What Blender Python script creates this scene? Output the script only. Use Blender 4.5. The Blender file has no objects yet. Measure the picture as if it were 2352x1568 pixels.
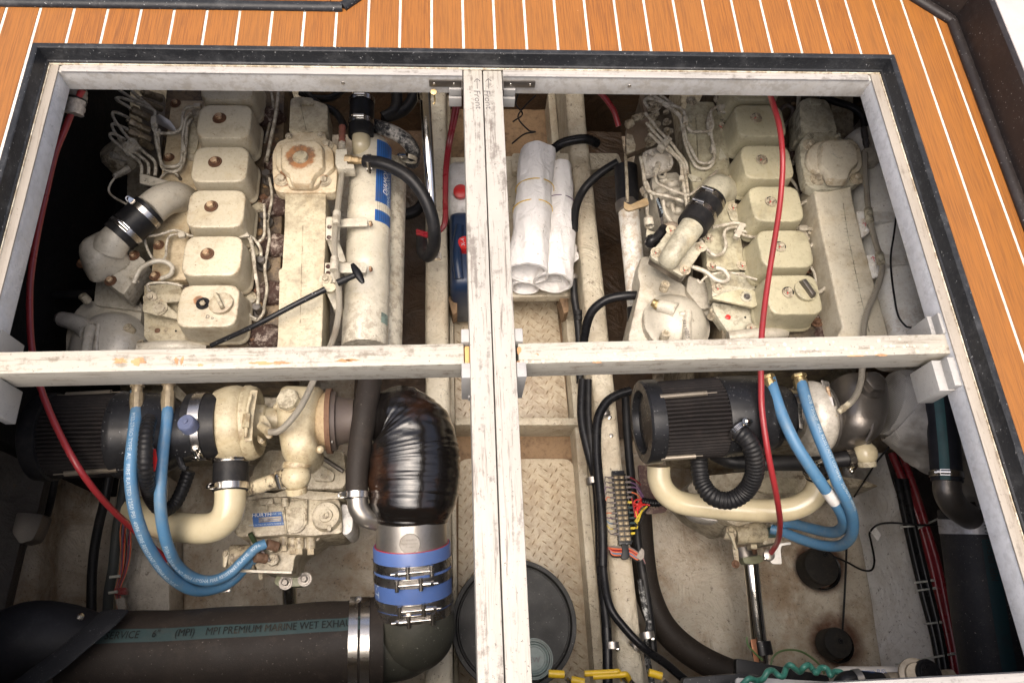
import bpy, bmesh, math, random
from mathutils import Vector, Matrix, noise as mnoise
random.seed(7)
R = math.radians
# ------------------------------------------------------------------ camera, world, light
scn = bpy.context.scene
CAMP = Vector((0.6629833, -1.0039989, 1.0103478))
PIT, ROL, YAW = 1.15682423, -0.15555911, 0.18691948
FPX, CU, CV = 1700.0, 1176.0, 784.0
_f = Vector((math.sin(YAW)*math.cos(PIT), math.cos(YAW)*math.cos(PIT), -math.sin(PIT)))
_r = _f.cross(Vector((0, 0, 1))).normalized(); _d = _f.cross(_r)
CR = _r*math.cos(ROL) + _d*math.sin(ROL); CD = _d*math.cos(ROL) - _r*math.sin(ROL); CA = _f
cam = bpy.data.objects.new('camera', bpy.data.cameras.new('camera'))
scn.collection.objects.link(cam)
m = Matrix((( CR.x, -CD.x, -CA.x, CAMP.x), (CR.y, -CD.y, -CA.y, CAMP.y), (CR.z, -CD.z, -CA.z, CAMP.z), (0, 0, 0, 1)))
cam.matrix_world = m
cam.data.sensor_width = 36.0; cam.data.lens = 36.0*FPX/2352.0
cam.data.clip_start = 0.02; cam.data.clip_end = 200
scn.camera = cam
world = bpy.data.worlds.new('World'); scn.world = world; world.use_nodes = True
wn = world.node_tree; bg = wn.nodes['Background']
sky = wn.nodes.new('ShaderNodeTexSky'); sky.sky_type = 'NISHITA'; sky.sun_disc = False
SUN_EL, SUN_AZ = R(76), R(213)          # azimuth measured from +Y clockwise
sky.sun_elevation = SUN_EL; sky.sun_rotation = SUN_AZ; sky.air_density = 0.7; sky.dust_density = 8.0; sky.ozone_density = 0.3
wn.links.new(sky.outputs[0], bg.inputs[0]); bg.inputs[1].default_value = 0.15
sd = bpy.data.lights.new('sun', 'SUN'); sd.energy = 1.5; sd.angle = R(60); sd.color = (1.0, 0.965, 0.90)
so = bpy.data.objects.new('sun', sd); scn.collection.objects.link(so)
sdir = Vector((math.sin(SUN_AZ)*math.cos(SUN_EL), math.cos(SUN_AZ)*math.cos(SUN_EL), math.sin(SUN_EL)))
so.rotation_euler = sdir.to_track_quat('Z', 'Y').to_euler(); so.location = sdir*5
scn.view_settings.view_transform = 'Standard'; scn.view_settings.look = 'None'
scn.view_settings.exposure = 0.80; scn.view_settings.gamma = 1.0
scn.cycles.max_bounces = 8; scn.cycles.diffuse_bounces = 5

def W(u, v, z):
    "point of the world at height z that the photograph shows at (u, v)"
    w = CA + CR*((u-CU)/FPX) + CD*((v-CV)/FPX)
    return CAMP + w*((z-CAMP.z)/w.z)
def MP(p): return (Vector(p)-CAMP).dot(CA)/FPX
def WL(pts, z=None):
    out = []
    for p in pts:
        out.append(W(p[0], p[1], p[2] if len(p) > 2 else z))
    return out
# ------------------------------------------------------------------ node materials
class NT:
    def __init__(s, name):
        s.m = bpy.data.materials.new(name); s.m.use_nodes = True; s.t = s.m.node_tree
        s.b = s.t.nodes['Principled BSDF']; s.geo = s.t.nodes.new('ShaderNodeNewGeometry'); s.pos = s.geo.outputs['Position']
    def n(s, ty, **k):
        x = s.t.nodes.new(ty)
        for a, b in k.items(): setattr(x, a, b)
        return x
    def put(s, sock, v):
        if isinstance(v, bpy.types.NodeSocket): s.t.links.new(v, sock)
        elif v is not None:
            if sock.type == 'RGBA' and len(v) == 3: v = (*v, 1)
            sock.default_value = v
    def scale(s, vec, sc):
        x = s.n('ShaderNodeMapping'); s.put(x.inputs['Vector'], vec); x.inputs['Scale'].default_value = sc
        return x.outputs[0]
    def noise(s, scale, detail=4, rough=.6, vec=None, dist=0):
        x = s.n('ShaderNodeTexNoise'); s.put(x.inputs['Vector'], vec if vec is not None else s.pos)
        x.inputs['Scale'].default_value = scale; x.inputs['Detail'].default_value = detail
        x.inputs['Roughness'].default_value = rough; x.inputs['Distortion'].default_value = dist
        return x.outputs['Fac']
    def vor(s, scale, vec=None, feat='F1', out='Distance'):
        x = s.n('ShaderNodeTexVoronoi', feature=feat); s.put(x.inputs['Vector'], vec if vec is not None else s.pos)
        x.inputs['Scale'].default_value = scale
        return x.outputs[out]
    def rng(s, v, lo, hi, a=0., b=1.):
        x = s.n('ShaderNodeMapRange', interpolation_type='SMOOTHSTEP')
        s.put(x.inputs[0], v)
        for i, q in enumerate((lo, hi, a, b)): x.inputs[i+1].default_value = q
        return x.outputs[0]
    def math(s, op, a, b=None, c=None):
        x = s.n('ShaderNodeMath', operation=op); s.put(x.inputs[0], a)
        if b is not None: s.put(x.inputs[1], b)
        if c is not None: s.put(x.inputs[2], c)
        return x.outputs[0]
    def mix(s, f, a, b, mode='MIX'):
        x = s.n('ShaderNodeMix', data_type='RGBA', blend_type=mode)
        s.put(x.inputs[0], f); s.put(x.inputs[6], a); s.put(x.inputs[7], b)
        return x.outputs[2]
    def sep(s, v=None):
        x = s.n('ShaderNodeSeparateXYZ'); s.put(x.inputs[0], v if v is not None else s.pos); return x.outputs
    def near(s, p, r0, r1):
        x = s.n('ShaderNodeVectorMath', operation='DISTANCE'); s.put(x.inputs[0], s.pos); x.inputs[1].default_value = p
        return s.rng(x.outputs['Value'], r0, r1, 1, 0)
    def bump(s, h, st=.3, dist=.002, nrm=None):
        x = s.n('ShaderNodeBump'); x.inputs['Strength'].default_value = st; x.inputs['Distance'].default_value = dist
        s.put(x.inputs['Height'], h)
        if nrm is not None: s.put(x.inputs['Normal'], nrm)
        return x.outputs[0]
    def done(s, col, rough=.5, metal=0., nrm=None, coat=None, spec=None):
        s.put(s.b.inputs['Base Color'], col); s.put(s.b.inputs['Roughness'], rough); s.put(s.b.inputs['Metallic'], metal)
        if nrm is not None: s.put(s.b.inputs['Normal'], nrm)
        if coat is not None:
            s.put(s.b.inputs['Coat Weight'], coat); s.b.inputs['Coat Roughness'].default_value = .08
        if spec is not None: s.b.inputs['Specular IOR Level'].default_value = spec
        return s.m
def paint(name, base, rough=.45, metal=0., dirt=(.10, .075, .045), damt=.55, dscale=9., dlo=.5, dhi=.72,
          speck=0., speck_col=(.09, .04, .02), vary=.12, bump=.25, bscale=180., bdist=.0008, rust=0., rust_pts=(), coat=None, vscale=4.):
    t = NT(name)
    v = t.rng(t.noise(vscale, 3), .3, .7)
    c = t.mix(v, tuple(x*(1-vary) for x in base), tuple(min(1, x*(1+vary)) for x in base))
    d = t.rng(t.math('ADD', t.noise(dscale, 8, .68), t.math('MULTIPLY', t.noise(dscale*7, 5, .7), .25)), dlo+.1, dhi+.15)
    c = t.mix(t.math('MULTIPLY', d, damt), c, dirt)
    fine = t.rng(t.noise(150, 5, .8), .50, .72)
    c = t.mix(t.math('MULTIPLY', fine, damt*.6), c, tuple(x*.9 for x in dirt))
    fl = t.rng(t.noise(34, 6, .75), .52, .70)
    c = t.mix(t.math('MULTIPLY', fl, damt*.5), c, tuple(min(1, x*1.3) for x in dirt))
    if max(base) > .3 and metal < .5:
        oc = t.rng(t.noise(11, 7, .75, None, .8), .50, .66); c = t.mix(t.math('MULTIPLY', oc, damt*.42), c, tuple(b_*k_ for b_, k_ in zip(base, (.78, .64, .42))))
        ed = t.math('MULTIPLY', t.rng(t.geo.outputs['Pointiness'], .515, .56), t.rng(t.noise(55, 6, .75), .45, .60)); c = t.mix(t.math('MULTIPLY', ed, min(1, damt*1.1)), c, tuple(x*1.2 for x in dirt))
    if speck:
        sp = t.math('MULTIPLY', t.rng(t.noise(230, 3, .6), .68-speck*.05, .72-speck*.05), .8)
        c = t.mix(sp, c, speck_col)
    if rust:
        ru = t.rng(t.noise(14, 8, .75), .74-rust*.2, .80-rust*.2)
        c = t.mix(ru, c, t.mix(t.noise(60), (.24, .10, .035), (.06, .022, .012)))
    if rust_pts:
        nn = t.noise(70, 6, .7); acc = None
        for p, r in rust_pts:
            q = t.near(p, r*.35, r*1.6)
            acc = q if acc is None else t.math('MAXIMUM', acc, q)
        rr = t.rng(t.math('ADD', t.math('MULTIPLY', acc, .62), t.math('MULTIPLY', nn, .55)), .56, .74)
        c = t.mix(t.math('MULTIPLY', rr, .85), c, t.mix(t.rng(t.noise(45), .4, .6), (.30, .11, .025), (.09, .03, .012)))
    nb = t.bump(t.noise(bscale, 5, .6), bump, bdist)
    rg = t.math('ADD', rough, t.math('MULTIPLY', t.math('SUBTRACT', t.noise(25, 4), .5), .35))
    return t.done(c, rg, metal, nb, coat, spec=(.22 if max(base) < .06 else None))
# ------------------------------------------------------------------ objects
def setp(o, label=None, cat=None, group=None, kind=None):
    if label: o['label'] = label
    if cat: o['category'] = cat
    if group: o['group'] = group
    if kind: o['kind'] = kind
    return o
def thing(name, at, label, cat, group=None):
    o = bpy.data.objects.new(name, None); scn.collection.objects.link(o); o.location = at
    o.empty_display_size = .03
    return setp(o, label, cat, group)
def rootloc(par):
    v = Vector((0, 0, 0))
    while par is not None: v += par.location; par = par.parent
    return v
def place(mesh, name, parent, loc, rot=None, scale=None):
    o = bpy.data.objects.new(name, mesh); scn.collection.objects.link(o)
    o.parent = parent; o.location = Vector(loc)-rootloc(parent)
    if rot is not None: o.rotation_euler = rot
    if scale is not None: o.scale = scale if hasattr(scale, '__len__') else (scale,)*3
    return o
class M:
    def __init__(s): s.v = []; s.f = []; s.sm = []
    def add(s, vs, fs, mi=0):
        k = len(s.v); s.v += [Vector(x) for x in vs]; s.f += [tuple(i+k for i in f) for f in fs]; s.sm += [mi]*len(fs); return s
    def box(s, c, d, rz=0, M3=None, taper=1.0):
        c = Vector(c); a = Matrix.Rotation(rz, 3, 'Z') if M3 is None else M3
        vs = []
        for z in (-1, 1):
            k = 1.0 if z < 0 else taper
            for x, y in ((-1, -1), (1, -1), (1, 1), (-1, 1)): vs.append(c + a @ Vector((x*d[0]/2*k, y*d[1]/2*k, z*d[2]/2)))
        return s.add(vs, [(3, 2, 1, 0), (4, 5, 6, 7), (0, 1, 5, 4), (1, 2, 6, 5), (2, 3, 7, 6), (3, 0, 4, 7)])
    def prism(s, pts, h, taper=1.0, drop=Vector((0, 0, -1))):
        "pts: world points (outline, top); extruded along drop by h"
        pts = [Vector(p) for p in pts]; n = len(pts); c = sum(pts, Vector())/n
        ar = sum((pts[i]-c).cross(pts[(i+1) % n]-c).dot(-drop) for i in range(n))
        if ar < 0: pts = pts[::-1]
        vs = pts + [c+(p-c)*taper+drop*h for p in pts]
        fs = [tuple(range(n)), tuple(range(2*n-1, n-1, -1))] + [((i+1) % n, i, i+n, (i+1) % n+n) for i in range(n)]
        return s.add(vs, fs)
    def cyl(s, a, b, r, n=24, r2=None, caps=True):
        return s.sweep([a, b], [r, r2 if r2 is not None else r], n, caps)
    def sweep(s, pts, rad, n=14, caps=True, flat=None):
        pts = [Vector(p) for p in pts]; L = len(pts)
        if not hasattr(rad, '__len__'): rad = [rad]*L
        T = []
        for i in range(L):
            a = pts[max(i-1, 0)]; b = pts[min(i+1, L-1)]; d = (b-a)
            T.append(d.normalized() if d.length > 1e-9 else Vector((0, 0, 1)))
        up = Vector((0, 0, 1)) if abs(T[0].z) < .9 else Vector((0, 1, 0))
        N = (up-T[0]*up.dot(T[0])).normalized(); vs = []; fs = []
        for i in range(L):
            N = (N-T[i]*N.dot(T[i])).normalized(); B = T[i].cross(N)
            for k in range(n):
                an = 2*math.pi*k/n; ca, sa = math.cos(an), math.sin(an)
                if flat: sa *= flat[1]; ca *= flat[0]
                vs.append(pts[i]+(N*ca+B*sa)*rad[i])
        for i in range(L-1):
            for k in range(n):
                fs.append((i*n+k, i*n+(k+1) % n, (i+1)*n+(k+1) % n, (i+1)*n+k))
        if caps:
            fs.append(tuple(range(n-1, -1, -1))); fs.append(tuple(range((L-1)*n, L*n)))
        return s.add(vs, fs)
    def lathe(s, c, axis, prof, n=40, caps=True):
        "prof: (height along axis, radius)"
        c = Vector(c); ax = Vector(axis).normalized()
        up = Vector((0, 0, 1)) if abs(ax.z) < .9 else Vector((1, 0, 0))
        N = (up-ax*up.dot(ax)).normalized(); B = ax.cross(N); vs = []; fs = []
        for h, r in prof:
            for k in range(n):
                an = 2*math.pi*k/n; vs.append(c+ax*h+(N*math.cos(an)+B*math.sin(an))*max(r, 1e-5))
        for i in range(len(prof)-1):
            for k in range(n): fs.append((i*n+k, i*n+(k+1) % n, (i+1)*n+(k+1) % n, (i+1)*n+k))
        if caps:
            fs.append(tuple(range(n-1, -1, -1))); fs.append(tuple(range((len(prof)-1)*n, len(prof)*n)))
        return s.add(vs, fs)
    def ball(s, c, r, n=20, sc=(1, 1, 1)):
        c = Vector(c); pr = [(-math.cos(math.pi*i/12)*r*sc[2], math.sin(math.pi*i/12)*r) for i in range(13)]
        k = len(s.v); s.lathe(c, (0, 0, 1), pr, n, False)
        for i in range(k, len(s.v)):
            q = s.v[i]-c; s.v[i] = c+Vector((q.x*sc[0], q.y*sc[1], q.z))
        return s
    def mesh(s, name, mats, bevel=0, seg=2, ang=40, origin=None, fix=True):
        vs = s.v
        if origin is not None: vs = [p-origin for p in vs]
        me = bpy.data.meshes.new(name); me.from_pydata([tuple(p) for p in vs], [], s.f)
        if not isinstance(mats, (list, tuple)): mats = [mats]
        for q in mats: me.materials.append(q)
        me.polygons.foreach_set('material_index', s.sm)
        if bevel or fix:
            bm = bmesh.new(); bm.from_mesh(me)
            if fix: bmesh.ops.recalc_face_normals(bm, faces=bm.faces)
            if bevel:
                es = [e for e in bm.edges if len(e.link_faces) == 2 and e.calc_face_angle(0) > .5]
                bmesh.ops.bevel(bm, geom=es, offset=bevel, segments=seg, profile=.6, affect='EDGES', clamp_overlap=True)
            bm.to_mesh(me); bm.free()
        me.polygons.foreach_set('use_smooth', [True]*len(me.polygons))
        me.set_sharp_from_angle(angle=R(ang))
        return me
    def build(s, name, mats, parent=None, bevel=0, seg=2, ang=40, fix=True, **k):
        lo = Vector((min(p.x for p in s.v), min(p.y for p in s.v), min(p.z for p in s.v)))
        hi = Vector((max(p.x for p in s.v), max(p.y for p in s.v), max(p.z for p in s.v)))
        org = (lo+hi)/2
        if parent is None: org.z = lo.z
        me = s.mesh(name, mats, bevel, seg, ang, org, fix)
        o = place(me, name, parent, org)
        return setp(o, **k)
def spline(pts, sub=8):
    P = [Vector(p) for p in pts]
    if len(P) < 3: 
        return [P[0].lerp(P[1], i/sub) for i in range(sub+1)]
    Q = [P[0]*2-P[1]]+P+[P[-1]*2-P[-2]]; out = []
    for i in range(1, len(Q)-2):
        p0, p1, p2, p3 = Q[i-1:i+3]
        # centripetal-ish tangents
        d1 = (p2-p1).length; d0 = (p1-p0).length+1e-9; d2 = (p3-p2).length+1e-9
        m1 = (p2-p0)*(d1/(d0+d1)) if d0+d1 > 0 else Vector(); m2 = (p3-p1)*(d1/(d1+d2))
        for k in range(sub):
            t = k/sub; t2 = t*t; t3 = t2*t
            out.append(p1*(2*t3-3*t2+1)+m1*(t3-2*t2+t)+p2*(-2*t3+3*t2)+m2*(t3-t2))
    out.append(P[-1]); return out
def resamp(pts, step):
    out = [pts[0]]; acc = 0
    for a, b in zip(pts, pts[1:]):
        d = (b-a).length
        if d < 1e-9: continue
        t = step-acc
        while t <= d:
            out.append(a.lerp(b, t/d)); t += step
        acc = (acc+d) % step
    return out
def hose(pts, rpx, z=None, sub=8):
    "centre-line (u,v,z) and radius in photo pixels -> world path and radius in metres"
    P = WL(pts, z); r = rpx*sum(MP(p) for p in P)/len(P)
    return spline(P, sub), r
def tube(name, pts, rpx, mat, parent=None, z=None, n=12, sub=8, **k):
    P, r = hose(pts, rpx, z, sub)
    return M().sweep(P, r, n).build(name, mat, parent, **k)
def rpoly(pts, rad, seg=4):
    "round the corners of a world polygon"
    P = [Vector(p) for p in pts]; out = []; n = len(P)
    for i in range(n):
        a, b, c = P[i-1], P[i], P[(i+1) % n]
        d = min(rad, (a-b).length*.45, (c-b).length*.45)
        p = b+(a-b).normalized()*d; q = b+(c-b).normalized()*d
        for k in range(seg+1):
            t = k/seg; out.append(p.lerp(b, t).lerp(b.lerp(q, t), t))
    return out
def plate(name, uv, z, h, mat, parent=None, rad=.004, taper=1.0, bevel=.0015, seg=2, **k):
    P = rpoly(WL(uv, z), rad)
    return M().prism(P, h, taper).build(name, mat, parent, bevel=bevel, seg=seg, ang=(60 if seg > 2 else 40), **k)
def frame_of(ax, hint=(0, 0, 1)):
    "3x3 with Z along ax"
    z = Vector(ax).normalized(); h = Vector(hint)
    if abs(z.dot(h.normalized())) > .95: h = Vector((0, 1, 0))
    x = (h-z*h.dot(z)).normalized(); y = z.cross(x)
    return Matrix((x, y, z)).transposed()
_shared = {}
def bolt_mesh(kind, mat):
    key = (kind, mat.name)
    if key in _shared: return _shared[key]
    b = M()
    if kind == 'hex':      # flange bolt, unit across-corner radius 1
        b.lathe((0, 0, 0), (0, 0, 1), [(0, 1.45), (.22, 1.4), (.3, .9)], 20)
        b.lathe((0, 0, .2), (0, 0, 1), [(0, 1.0), (.85, 1.0), (1.0, .82)], 6)
    elif kind == 'washer':
        b.lathe((0, 0, 0), (0, 0, 1), [(0, 2.0), (.18, 1.95), (.18, 1.3)], 22)
        b.lathe((0, 0, .15), (0, 0, 1), [(0, 1.45), (.25, 1.4), (.3, 1.0)], 20)
        k_ = len(b.f); b.lathe((0, 0, .3), (0, 0, 1), [(0, 1.0), (1.0, 1.0), (1.15, .8)], 6); b.sm[k_:] = [1]*(len(b.f)-k_)
    elif kind == 'socket':
        b.lathe((0, 0, 0), (0, 0, 1), [(0, 1.0), (1.9, 1.0), (2.0, .92), (2.0, .55), (1.2, .5), (1.2, .0)], 20)
    elif kind == 'screw':
        b.lathe((0, 0, 0), (0, 0, 1), [(0, 1.0), (.25, .9), (.4, .55), (.42, .3)], 16)
        b.box((0, 0, .42), (.9, .16, .06)); b.box((0, 0, .421), (.16, .9, .06))
    elif kind == 'hexhead':
        b.lathe((0, 0, 0), (0, 0, 1), [(0, 1.0), (.7, 1.0), (.82, .85)], 6)
    me = b.mesh(kind+'_head', [rustdark if mat.name == 'rusty_bolt' else mat, mat] if kind == 'washer' else mat, 0, ang=35)
    _shared[key] = me; return me
def bolt(u, v, z, rpx, mat, parent, kind='hex', axis=None, name='bolt', p=None):
    q = W(u, v, z) if p is None else Vector(p); r = rpx*MP(q)
    o = place(bolt_mesh(kind, mat), name, parent, q, scale=r)
    if axis is not None: o.rotation_euler = frame_of(axis).to_euler()
    else: o.rotation_euler = (0, 0, random.random()*3)
    return o
# ------------------------------------------------------------------ lettering
_txt = {}
def text_mesh(s, cuts=0, shear=0.):
    key = (s, cuts, shear)
    if key in _txt: return _txt[key]
    c = bpy.data.curves.new('t', 'FONT'); c.body = s; c.size = 1; c.resolution_u = 2; c.shear = shear
    o = bpy.data.objects.new('t', c); scn.collection.objects.link(o)
    dg = bpy.context.evaluated_depsgraph_get(); me = bpy.data.meshes.new_from_object(o.evaluated_get(dg))
    bm = bmesh.new(); bm.from_mesh(me); bmesh.ops.triangulate(bm, faces=bm.faces)
    for i in range(cuts): bmesh.ops.subdivide_edges(bm, edges=[e for e in bm.edges if e.calc_length() > .18], cuts=1)
    bmesh.ops.triangulate(bm, faces=bm.faces)
    bm.verts.index_update()
    vs = [v.co.copy() for v in bm.verts]; fs = [tuple(v.index for v in f.verts) for f in bm.faces]
    bm.free(); bpy.data.objects.remove(o); bpy.data.meshes.remove(me)
    _txt[key] = (vs, fs); return vs, fs
def text_plane(name, s, org, xd, yd, size, mat, parent, cuts=0, lift=.0004, mirror=False, shear=0., center=True, squeeze=1.):
    vs, fs = text_mesh(s, cuts, shear); xd = Vector(xd).normalized(); yd = Vector(yd); yd = (yd-xd*yd.dot(xd)).normalized(); n = xd.cross(yd)
    if n.z < 0: n = -n
    w = max(v.x for v in vs)*size*squeeze; ox = w/2 if center else 0
    P = []
    for v in vs:
        x = v.x*size*squeeze-ox
        if mirror: x = -x
        P.append(Vector(org)+xd*x+yd*(v.y*size-(size*.35 if center else 0))+n*lift)
    return M().add(P, fs).build(name, mat, parent, fix=False, kind='stuff' if len(s) > 12 else None)
def text_tube(name, s, path, r, s0, view, size, mat, parent, flip=1, lift=.0004, ang0=0., squeeze=1., cuts=1, shear=0.):
    "wrap lettering round a tube: x along the path from arc length s0, y round the surface; view = direction towards the reader"
    vs, fs = text_mesh(s, cuts, shear); cum = [0]
    for a, b in zip(path, path[1:]): cum.append(cum[-1]+(b-a).length)
    def at(sv):
        sv = min(max(sv, 0), cum[-1]-1e-6); i = 0
        while cum[i+1] < sv: i += 1
        t = (sv-cum[i])/max(cum[i+1]-cum[i], 1e-9)
        a = path[max(i-1, 0)]; b = path[min(i+2, len(path)-1)]
        return path[i].lerp(path[i+1], t), (b-a).normalized()
    P = []
    for v in vs:
        p, T = at(s0+flip*v.x*size*squeeze); V = Vector(view); N = (V-T*V.dot(T)).normalized(); B = N.cross(T)*flip
        a = ang0+(v.y-.35)*size/r
        P.append(p+(N*math.cos(a)+B*math.sin(a))*(r+lift))
    return M().add(P, fs).build(name, mat, parent, fix=False, kind='stuff' if len(s) > 12 else None)
# ------------------------------------------------------------------ materials
def teak_mat(name, seed):
    t = NT(name); x, y, z = t.sep()[0:3]
    info = t.n('ShaderNodeObjectInfo').outputs['Random']
    cmb = t.n('ShaderNodeCombineXYZ'); t.put(cmb.inputs[0], t.math('MULTIPLY', x, 520)); t.put(cmb.inputs[1], t.math('MULTIPLY', y, 13)); t.put(cmb.inputs[2], t.math('MULTIPLY', info, 40))
    g = t.n('ShaderNodeTexNoise'); t.put(g.inputs['Vector'], cmb.outputs[0]); g.inputs['Scale'].default_value = 1; g.inputs['Detail'].default_value = 5; g.inputs['Roughness'].default_value = .65
    cm2 = t.n('ShaderNodeCombineXYZ'); t.put(cm2.inputs[0], t.math('MULTIPLY', x, 55)); t.put(cm2.inputs[1], t.math('MULTIPLY', y, 2.2)); t.put(cm2.inputs[2], t.math('MULTIPLY', info, 17))
    g2 = t.noise(1, 4, .6, cm2.outputs[0])
    c = t.mix(t.rng(g.outputs['Fac'], .36, .60), (.155, .050, .006), (.275, .094, .0105))
    c = t.mix(t.rng(g2, .35, .68), c, t.mix(.25, c, (.28, .11, .016)))
    c = t.mix(t.math('MULTIPLY', t.rng(g2, .60, .70), .12), c, (.15, .045, .012))
    c = t.mix(t.math('MULTIPLY', info, .35), c, (.25, .10, .018))
    sp = t.rng(t.noise(300, 1), .80, .83); c = t.mix(sp, c, (.05, .02, .01))
    sp = t.rng(t.noise(210, 1), .815, .83); c = t.mix(sp, c, (.75, .6, .4))
    return t.done(c, t.rng(g.outputs['Fac'], .3, .7, .62, .48), 0, t.bump(g.outputs['Fac'], .35, .0012))
def wood_paint(name, base, along='x', wear=.5, chips=.2, stain=(.16, .13, .13), blot=.4, grain=.5):
    t = NT(name); x, y, z = t.sep()[0:3]
    k = {'x': (9, 170, 170), 'y': (170, 9, 170)}[along]
    gv = t.scale(t.pos, k); gr = t.noise(1, 6, .7, gv, .6)
    gv2 = t.scale(t.pos, tuple(q*.3 for q in k)); gr2 = t.noise(1, 4, .6, gv2, 1.2)
    c = t.mix(t.rng(t.noise(6), .3, .7), tuple(q*.88 for q in base), base)
    c = t.mix(t.math('MULTIPLY', t.rng(gr, .53, .68), wear), c, stain)
    bl = t.rng(t.math('ADD', t.math('MULTIPLY', gr2, .6), t.math('MULTIPLY', t.noise(55, 7, .75), .55)), .60, .72)
    c = t.mix(t.math('MULTIPLY', bl, blot), c, tuple(q*.8 for q in stain))
    sp = t.rng(t.noise(190, 3, .7), .66, .70); c = t.mix(t.math('MULTIPLY', sp, wear), c, (.10, .075, .06))
    if chips:
        ch = t.rng(t.math('ADD', t.math('MULTIPLY', t.noise(1, 6, .7, t.scale(t.pos, tuple(q*.16 for q in k))), .7), t.math('MULTIPLY', t.noise(90, 3), .3)), .70-chips*.13, .715-chips*.13)
        c = t.mix(ch, c, (.52, .25, .10))
    b = t.bump(gr, grain, .0012); b = t.bump(t.noise(60, 5), .2, .001, b)
    return t.done(c, .5, 0, b)
teak = teak_mat('teak', 1)
caulk = paint('caulk_white', (.64, .60, .52), .55, damt=.25, dscale=20, bump=.1)
rub = paint('black_rubber_trim', (.018, .019, .021), .38, dirt=(.12, .12, .12), damt=.28, dscale=22, speck=.25, speck_col=(.35, .35, .34), bump=.3)
wallblk = paint('black_side_panel', (.022, .018, .017), .42, dirt=(.06, .05, .045), damt=.4, speck=.15, speck_col=(.3, .3, .3), bump=.15)
liner = paint('white_liner', (.45, .405, .385), .5, damt=.12, bump=.15, bscale=90)
trimcream = paint('cream_sealant', (.72, .66, .52), .6, dirt=(.2, .13, .06), damt=.6, dscale=30)
ledge_top = wood_paint('ledge_top_paint', (.38, .36, .335), 'x', .55, 0, (.17, .15, .13), .75, .3)
ledge_topy = wood_paint('ledge_side_paint', (.34, .30, .25), 'y', .6, 0, (.20, .165, .13), .6, .3)
beam_x = wood_paint('crossbeam_paint', (.42, .39, .325), 'x', .75, .30, (.20, .16, .11), .75, .8)
beam_y = wood_paint('centre_beam_paint', (.41, .385, .335), 'y', .95, .12, (.17, .14, .115), .75, 1.0)
blockp = wood_paint('block_paint', (.36, .35, .33), 'x', .5, .15, (.3, .28, .26), .4, .8)
ENG = (.48, .425, .30)
rawwood = wood_paint('raw_wood', (.62, .34, .12), 'x', .4, 0, (.25, .12, .05), .3, .5)
cream = paint('engine_cream_paint', ENG, .42, damt=.62, speck=.25, speck_col=(.11, .05, .02), bump=.3)
creamL = paint('engine_cream_rusty', ENG, .42, damt=.7, speck=.6, speck_col=(.16, .06, .02), rust=.35, bump=.4)
creamR = paint('engine_olive_cream_paint', (.47, .44, .335), .42, dirt=(.09, .075, .05), damt=.75, speck=.3, speck_col=(.06, .04, .03), bump=.3)
coverR = paint('valve_cover_olive_cream', (.47, .43, .29), .40, dirt=(.12, .10, .06), damt=.5, speck=.12, speck_col=(.06, .04, .03), bump=.3)
silvc = paint('silver_cream_casting', (.50, .46, .375), .40, .06, damt=.5, speck=.15, bump=.45, bscale=260)
silvg = paint('bare_aluminium_casting', (.52, .485, .42), .36, .15, damt=.5, speck=.2, bump=.55, bscale=240)
greym = paint('grey_cast_metal', (.17, .155, .14), .36, .75, damt=.4, bump=.5, bscale=260)
lines = paint('painted_steel_line', (.52, .48, .39), .4, damt=.65, dscale=30, speck=.25, bump=.3)
gearp = paint('gearbox_grey_cream', (.44, .39, .29), .5, damt=.85, dscale=7, speck=.5, bump=.4)
hxp = paint('white_tube_paint', (.54, .50, .40), .30, dirt=(.13, .10, .07), damt=.5, dscale=5, speck=.15, bump=.15)
rustm = paint('rusty_steel', (.15, .08, .045), .75, .2, dirt=(.06, .025, .012), damt=.8, dscale=40, bump=.7)
rustdark = paint('dark_rust', (.10, .045, .02), .75, dirt=(.03, .015, .01), damt=.8, dscale=60, bump=.6)
rustbolt = paint('rusty_bolt', (.50, .37, .23), .5, .2, dirt=(.14, .05, .02), damt=.8, dscale=90, bump=.4)
creambolt = paint('painted_bolt', (.48, .42, .31), .45, damt=.6, dscale=50, bump=.3)
ironp = paint('flaking_dark_port', (.045, .024, .018), .65, dirt=(.36, .30, .25), damt=.8, dscale=44, dlo=.55, dhi=.60, bump=.9, bscale=90, bdist=.003)
chrome = paint('polished_steel', (.72, .70, .66), .14, 1.0, damt=.15, bump=.03)
steel = paint('stainless_band', (.55, .52, .48), .26, 1.0, damt=.25, dscale=25, bump=.08)
dullsteel = paint('dull_stainless', (.42, .39, .35), .36, .9, damt=.3, dscale=12, bump=.12)
greasy = paint('greasy_pump_casting', (.13, .105, .075), .5, dirt=(.03, .022, .015), damt=.9, dscale=22, speck=.4, bump=.6)
brass = paint('brass', (.36, .27, .13), .35, .8, damt=.4, dscale=40, bump=.2)
plated = paint('plated_fitting', (.33, .265, .17), .42, .4, damt=.5, dscale=40, bump=.2)
black = paint('black_hose_rubber', (.0105, .0105, .0115), .42, dirt=(.05, .045, .04), damt=.4, bump=.2)
blackg = paint('glossy_black_hose', (.008, .008, .009), .28, dirt=(.05, .045, .04), damt=.25, bump=.15)
browng = paint('brown_black_hose', (.021, .0165, .0135), .62, dirt=(.044, .034, .026), damt=.6, dscale=5, speck=.02, speck_col=(.14, .12, .10), bump=.5, bscale=420, bdist=.0006)
filt = paint('filter_pleat_cloth', (.011, .009, .0085), .7, dirt=(.035, .028, .024), damt=.5, dscale=26, bump=.7, bscale=700)
plast = paint('black_moulded_plastic', (.012, .012, .013), .3, dirt=(.04, .04, .04), damt=.25, speck=.12, speck_col=(.4, .4, .4), bump=.1)
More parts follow.
